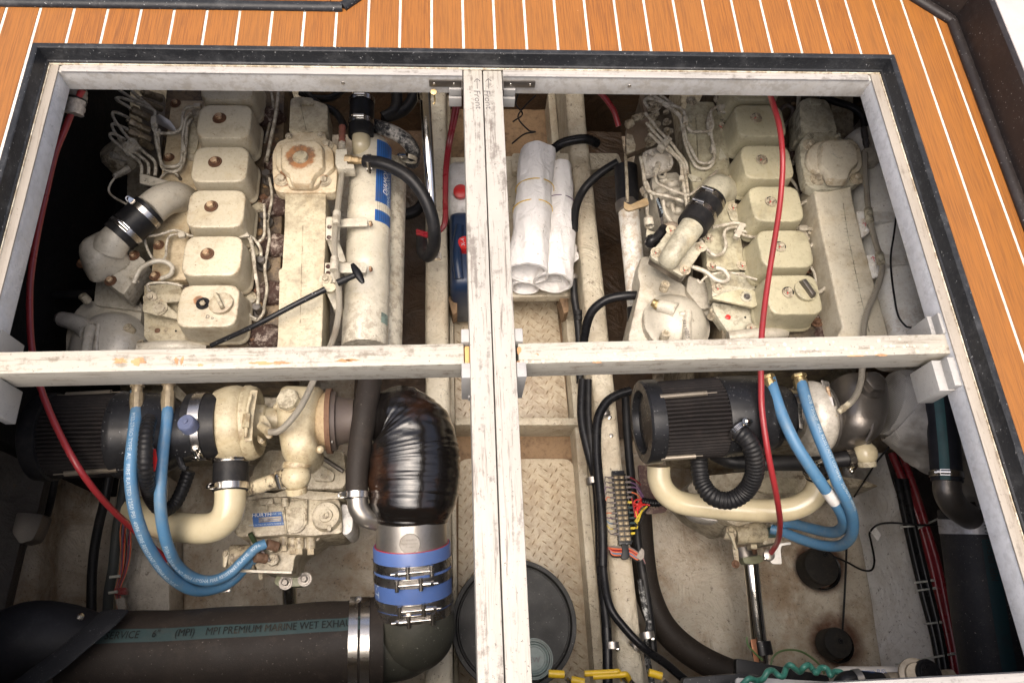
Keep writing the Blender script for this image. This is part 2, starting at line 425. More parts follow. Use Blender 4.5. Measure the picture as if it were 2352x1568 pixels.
def wrap_mat():
    t = NT('black_resin_wrap'); x, y, z = t.sep()[0:3]
    w = t.n('ShaderNodeTexWave', wave_type='BANDS', bands_direction='Y'); t.put(w.inputs['Vector'], t.pos)
    w.inputs['Scale'].default_value = 16; w.inputs['Distortion'].default_value = 2.2; w.inputs['Detail'].default_value = 2; w.inputs['Detail Scale'].default_value = 1.0
    fine = t.noise(1, 4, .7, t.scale(t.pos, (60, 620, 300)))
    b = t.bump(w.outputs['Fac'], .30, .003); b = t.bump(fine, .16, .0010, b); b = t.bump(t.noise(420, 2), t.rng(t.noise(16), .45, .6) and .25, .001, b)
    c = t.mix(t.rng(t.noise(11, 4), .5, .7), (.006, .005, .0045), (.03, .014, .008))
    return t.done(c, t.rng(t.noise(9, 3), .4, .65, .07, .24), 0, b, .35)
resin = wrap_mat()
def fabric_mat(name, base, sc, rough=.5, metal=.3, dirt=(.12, .09, .06)):
    t = NT(name)
    a = t.n('ShaderNodeTexWave', wave_type='BANDS', bands_direction='DIAGONAL'); t.put(a.inputs['Vector'], t.pos); a.inputs['Scale'].default_value = sc; a.inputs['Distortion'].default_value = .6
    b2 = t.n('ShaderNodeTexWave', wave_type='BANDS', bands_direction='X'); t.put(b2.inputs['Vector'], t.pos); b2.inputs['Scale'].default_value = sc*1.1; b2.inputs['Distortion'].default_value = .6
    h = t.math('MULTIPLY', a.outputs['Fac'], b2.outputs['Fac'])
    c = t.mix(t.rng(h, .1, .7), tuple(q*.5 for q in base), base); c = t.mix(t.math('MULTIPLY', t.rng(t.noise(12, 6), .5, .72), .6), c, dirt)
    return t.done(c, rough, metal, t.bump(h, .8, .0015))
foil = fabric_mat('silver_woven_cloth', (.80, .76, .70), 210)
braid = fabric_mat('braided_steel_hose', (.60, .54, .43), 230, .38, .25, (.16, .12, .08))
def towel_mat():
    t = NT('white_absorbent_cloth')
    d = t.vor(55); dd = t.rng(d, .0, .16, 1, 0)
    c = t.mix(dd, (.80, .775, .745), (.90, .88, .86)); c = t.mix(t.math('MULTIPLY', t.rng(t.noise(9, 5), .5, .75), .18), c, (.45, .36, .25))
    t.b.inputs['Subsurface Weight'].default_value = 0
    return t.done(c, .8, 0, t.bump(dd, .9, .003, t.bump(t.noise(26, 5, .6, None, 1.0), .9, .008)), spec=.2)
towel = towel_mat()
red = paint('red_cable_jacket', (.27, .024, .028), .32, dirt=(.16, .03, .03), damt=.5, dscale=12, bump=.12)
redb = paint('bright_red', (.55, .02, .02), .35, damt=.2)
maroon = paint('maroon_cable', (.20, .012, .02), .3, damt=.4, bump=.1)
redpaint = paint('red_marking', (.5, .03, .035), .5, damt=.2)
blueh = paint('blue_hydraulic_hose', (.062, .165, .29), .48, dirt=(.17, .21, .22), damt=.55, dscale=14, bump=.25, bscale=300)
bluesil = paint('blue_silicone', (.060, .115, .30), .42, dirt=(.10, .12, .2), damt=.4, bump=.15)
bluelab = paint('blue_label', (.018, .085, .27), .35, damt=.35, dscale=25)
bluejug = paint('dark_blue_plastic', (.010, .026, .065), .32, damt=.2, bump=.1)
bluejug.node_tree.nodes['Principled BSDF'].inputs['Specular IOR Level'].default_value = .4
knobb = paint('slate_blue_rubber', (.10, .12, .20), .5, damt=.3)
white = paint('white_plastic', (.72, .70, .67), .4, damt=.25, bump=.1)
print_w = paint('white_print', (.42, .50, .56), .6, damt=.2, dscale=40)
print_k = paint('black_print', (.02, .02, .02), .6, damt=.1)
ink = paint('pencil_ink', (.10, .09, .09), .7, damt=.2)
teal = paint('teal_stripe', (.030, .050, .050), .55, dirt=(.05, .05, .045), damt=.6, dscale=18, bump=.3)
yellow = paint('yellow_vinyl', (.72, .46, .02), .35, damt=.25)
green = paint('green_tube', (.06, .24, .18), .3, damt=.2)
greenw = paint('green_wire', (.07, .14, .04), .4, damt=.3)
orange = paint('orange_wire', (.55, .13, .05), .4, damt=.2)
purple = paint('purple_wire', (.12, .06, .13), .4, damt=.2)
greyw = paint('grey_wire', (.13, .11, .105), .45, damt=.3)
yelw = paint('yellow_wire', (.6, .45, .04), .4, damt=.2)
insul = paint('black_insulation', (.009, .0085, .008), .9, dirt=(.025, .018, .012), damt=.6, speck=.1, speck_col=(.08, .06, .05), bump=.8, bscale=60, bdist=.004)
greyfoam = paint('grey_pipe_foam', (.30, .27, .235), .85, dirt=(.10, .08, .06), damt=.7, dscale=30, bump=.9, bscale=160, bdist=.003)
copper = paint('copper_strip', (.45, .20, .11), .45, .6, damt=.5, dscale=30)
ziptie = paint('zip_tie', (.42, .42, .38), .4, damt=.2)
def hull_mat(name, base, stain, amt, pts=()):
    t = NT(name)
    c = t.mix(t.rng(t.noise(3.0, 5), .35, .65), tuple(q*.72 for q in base), base)
    s = t.rng(t.math('ADD', t.noise(4.2, 9, .72), t.math('MULTIPLY', t.noise(28, 6, .7), .3)), .55, .82)
    c = t.mix(t.math('MULTIPLY', s, amt), c, stain)
    sp = t.rng(t.noise(80, 8, .85), .575, .62); c = t.mix(t.math('MULTIPLY', sp, .85), c, (.045, .025, .015))
    ln = t.rng(t.noise(1, 6, .7, t.scale(t.pos, (14, 3, 14)), 1.5), .56, .70); c = t.mix(t.math('MULTIPLY', ln, amt*.6), c, tuple(q*.8 for q in stain))
    sp = t.rng(t.noise(24, 6, .8), .62, .68); c = t.mix(t.math('MULTIPLY', sp, .6), c, (.07, .04, .02))
    nn = t.noise(38, 6, .7)
    for p, r0, r1 in pts:
        q = t.math('MULTIPLY', t.near(p, r0, r1), t.rng(nn, .3, .6, .7, 1)); c = t.mix(q, c, t.mix(t.noise(30, 4), (.16, .07, .035), (.05, .025, .015)))
    b = t.bump(t.noise(9, 6, .6, None, 1.5), .9, .016); b = t.bump(t.noise(70, 5, .65), .5, .003, b)
    return t.done(c, t.rng(t.noise(14), .3, .7, .35, .65), 0, b)
bilge = hull_mat('stained_bilge_gelcoat', (.56, .505, .41), (.25, .165, .09), .8,
                 [(tuple(W(1885, 1300, -1.10)), .058, .085), (tuple(W(1920, 1475, -1.10)), .052, .092), (tuple(W(1940, 640, -1.10)), .2, .5)])
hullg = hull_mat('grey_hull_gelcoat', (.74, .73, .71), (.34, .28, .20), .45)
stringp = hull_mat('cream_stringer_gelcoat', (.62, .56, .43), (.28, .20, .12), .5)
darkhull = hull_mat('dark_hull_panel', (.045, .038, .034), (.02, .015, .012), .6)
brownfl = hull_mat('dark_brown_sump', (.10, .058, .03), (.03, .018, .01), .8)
platep = paint('tan_tread_plate', (.47, .40, .29), .42, dirt=(.16, .10, .05), damt=.6, dscale=5, speck=.2, bump=.12)
jointdirt = paint('rusty_seam', (.22, .14, .075), .8, dirt=(.04, .02, .01), damt=.9, dscale=16, bump=.5)
treadm = paint('worn_tread_tan', (.34, .26, .16), .45, dirt=(.12, .08, .04), damt=.6)
# ------------------------------------------------------------------ deck
P0 = .057; X0, X1, YB = -.051, 1.485, -1.055     # hatch opening, plank pitch, rear edge
deck = M()
for (a, b, c, d) in ((-.8, -.6-.0, 0, 0),): pass
def slab(m_, x0, x1, y0, y1, z0, z1): m_.box(((x0+x1)/2, (y0+y1)/2, (z0+z1)/2), (x1-x0, y1-y0, z1-z0))
slab(deck, -.6, X0, -1.6, .5, -.022, -.0012); slab(deck, X1, 1.66, -1.6, .5, -.022, -.0012)
slab(deck, X0, X1, 0, .5, -.022, -.0012); slab(deck, X0, X1, -1.6, YB-.05, -.022, -.0012)
deck_o = deck.build('deck', caulk, kind='structure')
for i in range(-9, 29):
    x0 = i*P0+.0024; x1 = (i+1)*P0-.0024
    if i == 28: x1 = 1.66
    segs = [(-1.6, .5)]
    if -1 <= i <= 25: segs = [(.0005, .5), (-1.6, YB-.05)]
    for (a, b) in segs:
        if i == -1: x1 = X1 if False else x1
        m_ = M(); slab(m_, x0, x1, a, b, -.004, 0)
        m_.build('plank', teak, deck_o, bevel=.0006, seg=1)
# ------------------------------------------------------------------ hatch coaming (rubber gutter)
co = thing('hatch_gutter_trim', (.7, 0, 0), 'black rubber gutter trim framing the open engine hatch in the teak deck', 'trim')
def gutter(a, b, inn, name='rubber_strip'):
    "profile swept from a to b; inn = inward direction; mitred by 45 degrees"
    a = Vector(a); b = Vector(b); inn = Vector(inn); d = (b-a).normalized()
    prof = [(-.001, -.004), (-.001, .0030), (.0010, .0042), (.0080, .0042), (.0095, .0030), (.0102, -.003), (.0112, -.012), (.0132, -.021), (.0155, -.0225), (.0155, -.030), (.0, -.030)]
    m_ = M(); vs = []
    n = len(prof)
    for e, s in ((a, 1), (b, -1)):
        for o_, h in prof: vs.append(e+inn*o_+d*(s*o_)+Vector((0, 0, h)))
    fs = [tuple(range(n)), tuple(range(2*n-1, n-1, -1))]+[(i, (i+1) % n, (i+1) % n+n, i+n) for i in range(n)]
    return m_.add(vs, fs).build(name, rub, co, ang=25)
gutter((X0, 0, 0), (X1, 0, 0), (0, -1, 0)); gutter((X0, 0, 0), (X0, YB-.05, 0), (1, 0, 0)); gutter((X1, 0, 0), (X1, YB-.05, 0), (-1, 0, 0)); gutter((X0, YB-.05, 0), (X1, YB-.05, 0), (0, 1, 0))
for (x0, x1, y0, y1) in ((X0+.0157, X1-.0157, -.0176, -.0157), (X0+.0157, X0+.0172, -1.0, -.019), (X1-.0172, X1-.0157, -1.0, -.019)):
    m_ = M(); slab(m_, x0, x1, y0, y1, -.030, -.0255); m_.build('sealant_bead', trimcream, co, bevel=.0008)
# ------------------------------------------------------------------ ledge beams of the hatch
def ledge(x0, x1, y0, y1, label, mt, face, nm='ledge_beam', strip=None):
    t = thing(nm, ((x0+x1)/2, (y0+y1)/2, -.075), label, 'beam', 'painted ledge beams round the hatch')
    m_ = M(); slab(m_, x0, x1, y0, y1, -.075, -.0315); m_.build('side_board', face, t, bevel=.0012)
    m_ = M(); q = strip or (x0, x1, y0, y1); slab(m_, *q, -.0315, -.0285); m_.build('top_strip', mt, t, bevel=.0006)
    return t
facep = paint('ledge_face_paint', (.50, .485, .455), .34, dirt=(.25, .22, .18), damt=.45, dscale=7, bump=.25, bscale=120)
facew = paint('ledge_face_sky_tint_paint', (.58, .585, .60), .30, dirt=(.25, .25, .25), damt=.26, dscale=14, bump=.25, bscale=120)  # white paint with bluish sky light mixed into its base, side ledge faces
FX = X0+.0300; GX = X1-.0325
LBT = ledge(FX-.0005, .6815, -.0300, -.016, 'painted ledge beam along the forward hatch edge, left of the centre beams', ledge_top, facep, strip=(FX+.006, .681, -.0312, -.0165))
RBT = ledge(.7545, GX+.0005, -.0300, -.016, 'painted ledge beam along the forward hatch edge, right of the centre beams', ledge_top, facep, strip=(.7553, GX-.006, -.0312, -.0165))
LBS = ledge(FX-.0145, FX, -1.1, -.0160, 'long ledge beam down the left hatch side with browned top', ledge_topy, facew, strip=(FX-.0140, FX+.001, -1.1, -.0165))
RBS = ledge(GX, GX+.0165, -1.1, -.0160, 'long ledge beam down the right hatch side with sky tint painted into its inner face', ledge_topy, facew, strip=(GX-.001, GX+.016, -1.1, -.0165))
BBT = ledge(FX+.03, GX-.0, YB-.03, YB+.006, 'ledge beam along the rear hatch edge, at the bottom right corner of the view', ledge_top, facep)
for u, v in ((788, 192), (1446, 199), (1205+764-788, 0)):
    if v: bolt(u, v, -.052, 4.5, dullsteel, LBT if u < 1100 else RBT, 'screw', axis=(0, -1, 0), name='screw', p=Vector((W(u, v, -.052).x, -.0300, -.052)))
# ------------------------------------------------------------------ centre beams
for k, (x0, x1) in enumerate(((.6830, .7170), (.7186, .7528))):
    t = thing('centre_beam', ((x0+x1)/2, -.5, -.12), ('left' if k == 0 else 'right')+' one of the two worn white planks running down the middle of the hatch', 'beam', 'twin centre beams')
    m_ = M(); slab(m_, x0, x1, -1.25, -.0165-.001*k, -.115, -.030); m_.build('timber', beam_y, t, bevel=.0022)
    ux = W([1096, 1122][k], 190, -.03); yv = Vector((0, 1, 0))
    o = Vector((ux.x, ux.y, -.0298)); a = M()
    for p, q in (((0, -.014), (0, .009)), ((0, .009), (-.0055, .002)), ((0, .009), (.0055, .003))):
        p = o+Vector((p[0], p[1], 0)); q = o+Vector((q[0], q[1], 0)); a.sweep([p, q], .0006, 6)
    a.build('pencil_arrow', ink, t)
    b0 = W([1098, 1121][k], 229, -.03); b0.z = -.03
    text_plane('pencil_lettering', 'Front', b0, (.07, -1, 0), (1, .07, 0), .0165, ink, t, lift=.0004, shear=.1, squeeze=1.15)
# ------------------------------------------------------------------ cross beams, brackets and blocks
cb = thing('crossbeam', (.33, -.57, -.1), 'left crossbeam, pale painted timber with bare orange chips on its top', 'beam', 'crossbeams of the hatch')
m_ = M(); m_.box((.322, -.5705, -.069), (.704, .0345, .058), rz=R(.15)); m_.build('timber', beam_x, cb, bevel=.0025)
m_ = M(); slab(m_, .6752, .6825, -.587, -.556, -.097, -.0425); m_.build('bare_end', rawwood, cb, bevel=.0015)
bare = paint('bare_orange_wood', (.52, .27, .12), .7, damt=.4, dscale=40, bump=.4)
for (u, v, a, b, s) in ((275, 828, 17, 7, 1), (316, 830, 16, 9, 2), (405, 829, 5, 9, 3), (418, 828, 4, 10, 4), (600, 833, 26, 4, 5), (645, 833, 20, 4, 6), (790, 828, 26, 4, 7), (810, 826, 18, 3, 8), (460, 838, 9, 3, 9)):
    rr = random.Random(s); pts = []
    for k in range(18):
        an = 2*math.pi*k/18; q = .55+.75*rr.random(); pts.append(W(u+a*q*math.cos(an), v+b*q*math.sin(an), -.0396))
    M().prism(pts, .0003).build('bare_wood_chip', bare, cb)
rr = random.Random(4)
cb2 = thing('crossbeam', (1.12, -.57, -.1), 'right crossbeam, weathered cream timber with rows of round blisters', 'beam', 'crossbeams of the hatch')
m_ = M(); m_.box((1.1105, -.5685, -.069), (.706, .0345, .058), rz=R(.35)); m_.build('timber', beam_x, cb2, bevel=.0025)
bl = M()
for k in range(90):
    u = 1200+k*11.1+rr.uniform(-4, 4); row = rr.choice([0, 1, 1, 2])
    v0 = 834-(u-1190)*.0268; v = v0-3-row*rr.uniform(10, 15); r = rr.uniform(.0016, .0042)
    c = W(u, v, -.0402)
    if c.y > -.553: continue
    bl.lathe((c.x, c.y, -.0402), (0, 0, 1), [(0, r), (.0006, r*.93), (.0009, r*.6), (.0009, .0001)], 14)
bl.build('paint_blister', paint('blister_paint', (.52, .47, .375), .5, damt=.2), cb2, kind='stuff')
for (u, v, a, b, s) in ((1196, 832, 14, 4, 1), (1192, 804, 5, 10, 2), (1372, 832, 14, 2, 3), (1968, 817, 22, 2, 4), (2025, 815, 14, 3, 5), (1233, 814, 5, 3, 6)):
    rr = random.Random(s); pts = []
    for k in range(16):
        an = 2*math.pi*k/16; q = .65+.5*rr.random(); pts.append(W(u+a*q*math.cos(an), v+b*q*math.sin(an), -.0396))
    M().prism(pts, .0003).build('bare_wood_chip', bare, cb2)
def block(label, boxes, name='beam_support', mt=None):
    c = sum((Vector(b[0]) for b in boxes), Vector())/len(boxes); t = thing(name, c, label, 'wood block', 'wooden blocks holding the crossbeam ends')
    for b in boxes:
        m_ = M(); m_.box(*b[:2], rz=b[2] if len(b) > 2 else 0); m_.build('wood_piece', mt or blockp, t, bevel=.0015)
    return t
block('wood block cradling the left crossbeam end against the centre beams', [((.6765, -.5415, -.075), (.0125, .022, .080)), ((.6765, -.6015, -.078), (.0135, .024, .10)), ((.6815, -.5715, -.118), (.003, .09, .02))])
block('wood block cradling the right crossbeam end against the centre beams', [((.7595, -.5415, -.075), (.0125, .022, .080)), ((.7605, -.6015, -.078), (.0145, .024, .10)), ((.7555, -.5715, -.118), (.003, .09, .02))])
# gussets on the side beams
def gusset(label, xo, sx):
    t = thing('beam_gusset', (xo, -.57, -.12), label, 'wood block', 'gusset blocks under the outer crossbeam ends')
    for y0, y1, rc in ((-.552, -.512, .013 if sx > 0 else .001), (-.642, -.590, .027 if sx > 0 else .015)):
        m_ = M(); xa_, xb_ = sorted((xo, xo-sx*rc)); slab(m_, xa_, xb_, y0, y1, -.115, -.052); m_.build('wood_piece', blockp, t, bevel=.0015)
        m_ = M(); xa_, xb_ = sorted((xo+sx*.016, xo-sx*rc*.45)); slab(m_, xa_, xb_, y0+.002, y1-.002, -.0535, -.0345-(.003 if sx < 0 else 0)); m_.build('wood_piece', blockp, t, bevel=.0012)
    return t
gusset('grey weathered gusset block at the outer end of the right crossbeam', GX, 1)
gusset('grey weathered gusset block under the left crossbeam at the picture edge', FX, -1)
for k, (sx, u0) in enumerate(((-1, 0), (1, 0))):
    x = .7178+sx*.0375
    t = thing('steel_angle_bracket', (x, -.058, -.09), ('left' if sx < 0 else 'right')+' flat grey steel bracket screwed across the forward ledge beside the centre beams', 'bracket', 'steel brackets at the centre beams')
    m_ = M(); m_.box((.7178+sx*.066, -.0325, -.0475), (.062, .0022, .0165)); m_.build('flat_bar', greym, t, bevel=.0006)
    m_ = M(); m_.box((.7178+sx*.0375, -.0430, -.0475), (.0022, .022, .0165)); m_.build('leg', greym, t, bevel=.0006)
    m_ = M(); m_.box((.7178+sx*.050, -.0345, -.0655), (.0225, .0055, .0165)); m_.box((.7178+sx*.050, -.0365, -.088), (.0235, .009, .023)); m_.build('wood_packing', blockp, t, bevel=.001)
    for dx in (.052, .088): bolt(0, 0, 0, 3.2, steel, t, 'screw', axis=(0, -1, 0), name='screw', p=(.7178+sx*dx, -.0337, -.0475))
# screw hook under the left bracket
hk = thing('brass_hook', W(995, 200, -.06), 'small brass screw hook hanging under the left steel bracket', 'hook')
pt = W(996, 200, -.062); pt.y = -.040
M().lathe(pt, (0, -.3, 1), [(-.002, .0045), (0, .0062), (.0015, .0055), (.002, .001)], 20).build('collar', brass, hk)
M().sweep(spline([pt, pt+Vector((.001, -.001, -.008)), pt+Vector((.0015, -.001, -.018)), pt+Vector((.0005, -.006, -.024)), pt+Vector((-.001, -.009, -.02))]), .0016, 10).build('hook', brass, hk)
# ------------------------------------------------------------------ second hatch at top left and cockpit side at right
h2 = thing('second_hatch', (.2, .2, 0), 'corner of another teak deck hatch with rounded black edging, at the top left', 'hatch')
def bead(path, r, name, parent, mt=rub):
    return M().sweep([Vector(p) for p in path], r, 14, flat=(.75, 1)).build(name, mt, parent)
bead([(-.5, .094, .0015), (.466, .0975, .0015)], .0105, 'black_edging', h2); bead([(.466, .0975, .0015), (.62, .2515, .0015)], .0105, 'black_edging', h2)
m_ = M(); m_.prism([Vector((-.5, .104, .006)), Vector((.444, .107, .006)), Vector((.444, .4, .006)), Vector((-.5, .4, .006))], .008); m_.build('plank', teak, h2)
m_ = M(); m_.prism([Vector((.4455, .107, .006)), Vector((.463, .107, .006)), Vector((.61, .254, .006)), Vector((.4455, .4, .006))], .008); m_.build('plank', teak, h2)
cs = thing('cockpit_side', (1.64, -.3, 0), 'black cockpit side with a white top along the right edge of the deck', 'panel')
XS = 1.6295
m_ = M(); m_.prism([Vector((XS, .092, .087)), Vector((XS, -1.6, .087)), Vector((XS+.012, -1.6, .087)), Vector((XS+.012, .097, .087))], .11); m_.build('black_panel', wallblk, cs, bevel=.0015)
m_ = M(); m_.prism([Vector((XS, .092, .087)), Vector((XS+.012, .097, .087)), Vector((1.33, .405, .087)), Vector((1.32, .395, .087))], .11); m_.build('black_panel', wallblk, cs, bevel=.0015)
bead([(XS-.004, .088, .003), (XS-.004, -1.6, .003)], .0115, 'rounded_edging', cs, wallblk); bead([(XS-.004, .088, .003), (1.32, .392, .003)], .0115, 'rounded_edging', cs, wallblk)
m_ = M(); m_.prism([Vector((XS+.012, .0975, .088)), Vector((XS+.012, -1.6, .088)), Vector((2.3, -1.6, .088)), Vector((2.3, .8, .088)), Vector((1.33, .8, .088)), Vector((1.33, .405, .088))], .03); m_.build('white_top', liner, cs, bevel=.004)
# ------------------------------------------------------------------ the compartment below
def sheet(name, mt, x0, x1, y0, y1, z, nx=40, ny=40, amp=.004, seed=0, zf=None, kind='structure', th=.02):
    m_ = M(); vs = []
    for j in range(ny+1):
        for i in range(nx+1):
            x = x0+(x1-x0)*i/nx; y = y0+(y1-y0)*j/ny
            zz = z+amp*(mnoise.noise(Vector((x*7+seed, y*7, seed)))*1.0+.5*mnoise.noise(Vector((x*23, y*23, seed+3))))
            if zf: zz += zf(x, y)
            vs.append((x, y, zz))
    fs = [(j*(nx+1)+i, j*(nx+1)+i+1, (j+1)*(nx+1)+i+1, (j+1)*(nx+1)+i) for j in range(ny) for i in range(nx)]
    m_.add(vs, fs); return m_.build(name, mt, kind=kind, ang=60)
ZB = -1.10
sheet('bilge_floor', bilge, -.62, 2.1, -1.35, .75, ZB, 150, 110, .006)
m_ = M()
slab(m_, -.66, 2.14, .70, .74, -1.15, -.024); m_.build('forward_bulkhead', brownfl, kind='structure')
m_ = M(); slab(m_, -.66, -.62, -1.40, .74, -1.15, -.024); m_.build('left_bulkhead', hullg, kind='structure')
m_ = M(); slab(m_, 2.10, 2.14, -1.40, .74, -1.15, -.024); m_.build('right_bulkhead', hullg, kind='structure')
m_ = M(); slab(m_, -.66, 2.14, -1.44, -1.40, -1.15, -.024); m_.build('rear_bulkhead', bilge, kind='structure')
# stringers: y-parallel, rounded tops
def xz(u, v, z): return W(u, v, z).x
def stringer(label, xa, xb, zt, y0, y1, mt, name='stringer', zb=-1.12, rr_=.012):
    pr = [(xa, zb), (xa, zt-rr_), (xa+rr_*.3, zt-rr_*.3), (xa+rr_, zt), (xb-rr_, zt), (xb-rr_*.3, zt-rr_*.3), (xb, zt-rr_), (xb, zb)]
    m_ = M(); vs = []; ny = 40
    for j in range(ny+1):
        y = y0+(y1-y0)*j/ny; w = .0025*mnoise.noise(Vector((y*6, xa, 1)))
        for (x, z) in pr: vs.append((x+w*(.6 if x < (xa+xb)/2 else 1.2), y, z+w))
    n = len(pr); fs = [tuple(range(n)), tuple(range((ny+1)*n-1, ny*n-1, -1))]
    for j in range(ny):
        for i in range(n-1): fs.append((j*n+i, j*n+i+1, (j+1)*n+i+1, (j+1)*n+i))
    return m_.add(vs, fs).build(name, mt, label=label, cat='stringer', ang=50) 
ZS = -.72
xa, xb = xz(976, 1000, ZS), xz(1033, 1000, ZS)
stringer('cream fibreglass stringer left of the centre beams, beside the blue jug', xa, xb, ZS, -1.38, .70, stringp)
xc, xd = xz(1371, 1000, ZS), xz(1424, 1000, ZS)
stringer('long cream fibreglass stringer right of the centre, carrying the terminal block', xc, xd, ZS, -1.38, .70, stringp)
# centre well: plates, dam, side strips
def tread(name, label, uv, z, rad):
    P = rpoly(WL(uv, z), rad); t = thing(name, sum(P, Vector())/len(P), label, 'floor plate', 'tread plates in the centre well')
    M().prism(P, .006).build('plate', platep, t, bevel=.0012)
    xs = [p.x for p in P]; ys = [p.y for p in P]; m_ = M(); s = .029
    i = 0; y = min(ys)+.012
    while y < max(ys)-.010:
        x = min(xs)+.012+(s/2 if i % 2 else 0); k = 0
        while x < max(xs)-.008:
            an = R(58) if (k+i) % 2 else R(-52); L = .0085; w = .0015
            if (k+i) % 2 == 0: an = R(-35)
            c = Vector((x, y, z)); a = Vector((math.cos(an), math.sin(an), 0)); b = Vector((-a.y, a.x, 0))
            q = [c-a*L, c-a*L*.4-b*w, c+a*L*.4-b*w, c+a*L, c+a*L*.4+b*w, c-a*L*.4+b*w]
            m_.add(q+[c+Vector((0, 0, .0012))-a*L*.35, c+Vector((0, 0, .0012))+a*L*.35], [(0, 1, 6), (1, 2, 7, 6), (2, 3, 7), (3, 4, 7), (4, 5, 6, 7), (5, 0, 6)])
            x += s; k += 1
        y += s/2; i += 1
    m_.build('raised_tread', treadm, t, kind='stuff')
    return t
tread('tread_plate', 'forward tan tread plate, under the shelf of cloth rolls', [(1040, 500), (1258, 500), (1307, 966), (1046, 966)], -.95, .002)
tread('tread_plate', 'rear tan tread plate with rounded corners, under the black bucket', [(1053, 1053), (1316, 1053), (1362, 1640), (1052, 1640)], -.95, .028)
m_ = M(); a = W(1045, 958, -.86); b = W(1340, 958, -.86); m_.prism([a, b, W(1340, 976, -.86), W(1045, 976, -.86)], .2); 
m_.build('cross_dam', stringp, label='cream fibreglass dam across the centre well between the two tread plates', cat='dam', bevel=.006)
sheet('centre_well_floor', jointdirt, xb-.01, xc+.01, -1.38, .70, -.965, 30, 90, .004, 5)
sl = thing('well_side', W(1345, 1300, -.9), 'cream side ledge of the centre well, left of the right stringer', 'ledge')
xs1 = xz(1345, 1300, -.88)
m_ = M(); slab(m_, xs1, xc-.001, -1.38, .7, -1.1, -.88); m_.build('ledge', stringp, sl, bevel=.008)
# dam-side lining at left of centre well
m_ = M(); slab(m_, xb+.001, xb+.012, -1.38, .7, -1.1, -.90); m_.build('lining', stringp, thing('well_side', (xb, -.4, -.9), 'narrow cream lining at the left side of the centre well', 'ledge'), bevel=.003)
# sump floors (dark brown) beside the left stringer
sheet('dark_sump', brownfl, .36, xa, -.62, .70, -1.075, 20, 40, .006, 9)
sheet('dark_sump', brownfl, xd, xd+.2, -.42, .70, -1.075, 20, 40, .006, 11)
# left dark wall and panels
m_ = M(); slab(m_, -.30, -.26, -.55, .7, -1.1, -.03); m_.build('insulation_wall', insul, label='black insulation wall left of the port engine', cat='insulation', kind='structure')
m_ = M(); slab(m_, -.26, .06, -.44, .7, -.80, -.76); m_.build('insulation_floor', insul, kind='structure')
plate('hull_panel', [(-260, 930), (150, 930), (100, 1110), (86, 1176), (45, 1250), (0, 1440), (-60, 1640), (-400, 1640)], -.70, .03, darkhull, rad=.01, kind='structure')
def slope(name, uvs, mt, **k):
    "ruled strip through rows of (u,v,z), finely divided, gently uneven, 2 cm thick"
    rows = [spline(WL(r_), 10) for r_ in uvs]; n = len(rows[0]); m_ = M(); vs = []; SUB = 8; R_ = []
    for a, b in zip(rows, rows[1:]):
        for j in range(SUB): R_.append([p.lerp(q, j/SUB) for p, q in zip(a, b)])
    R_.append(rows[-1])
    for r_ in R_:
        for p in r_: vs.append(p+Vector((0, 0, .006*mnoise.noise(p*9)+.003*mnoise.noise(p*31))))
    L = len(R_); fs = [(j*n+i, j*n+i+1, (j+1)*n+i+1, (j+1)*n+i) for j in range(L-1) for i in range(n-1)]
    return m_.add(vs, fs).build(name, mt, ang=60, **k)
# left rear hull: grey rib, tan strip, tan bay
slope('hull_bottom', [[(60, 1000, -.80), (40, 1280, -.80), (-60, 1640, -.80)], [(120, 1000, -.86), (95, 1280, -.86), (30, 1640, -.86)], [(165, 1000, -.98), (140, 1280, -.98), (110, 1640, -.98)], [(240, 1000, -1.04), (215, 1280, -1.04), (205, 1640, -1.04)], [(300, 1000, -1.06), (290, 1300, -1.06), (290, 1640, -1.06)], [(400, 1000, -1.09), (390, 1300, -1.09), (390, 1640, -1.09)]],
      hull_mat('port_hull_gelcoat', (.64, .56, .44), (.24, .16, .09), .8), kind='structure')
plate('engine_bed', [(290, 1090), (385, 1090), (392, 1640), (262, 1640)], -.98, .1, hull_mat('engine_bed_gelcoat', (.60, .55, .47), (.14, .10, .06), .6), rad=.008, label='low grey-tan fibreglass engine bed under the blue hoses', cat='engine bed')
# right rear hull side
slope('hull_side', [[(1925, 1040, -1.09), (1985, 1280, -1.09), (2040, 1640, -1.09)], [(1945, 1040, -1.07), (2000, 1280, -1.07), (2052, 1640, -1.07)], [(2000, 1040, -.96), (2072, 1280, -.96), (2140, 1640, -.96)], [(2030, 1040, -.92), (2100, 1280, -.92), (2172, 1640, -.92)]], hullg, kind='structure')
slope('hull_side', [[(2030, 1040, -.93), (2095, 1280, -.93), (2166, 1640, -.93)], [(2160, 1040, -1.0), (2210, 1280, -1.0), (2260, 1640, -1.0)], [(2420, 1040, -.9), (2480, 1280, -.9), (2500, 1640, -.9)]], darkhull, kind='structure')
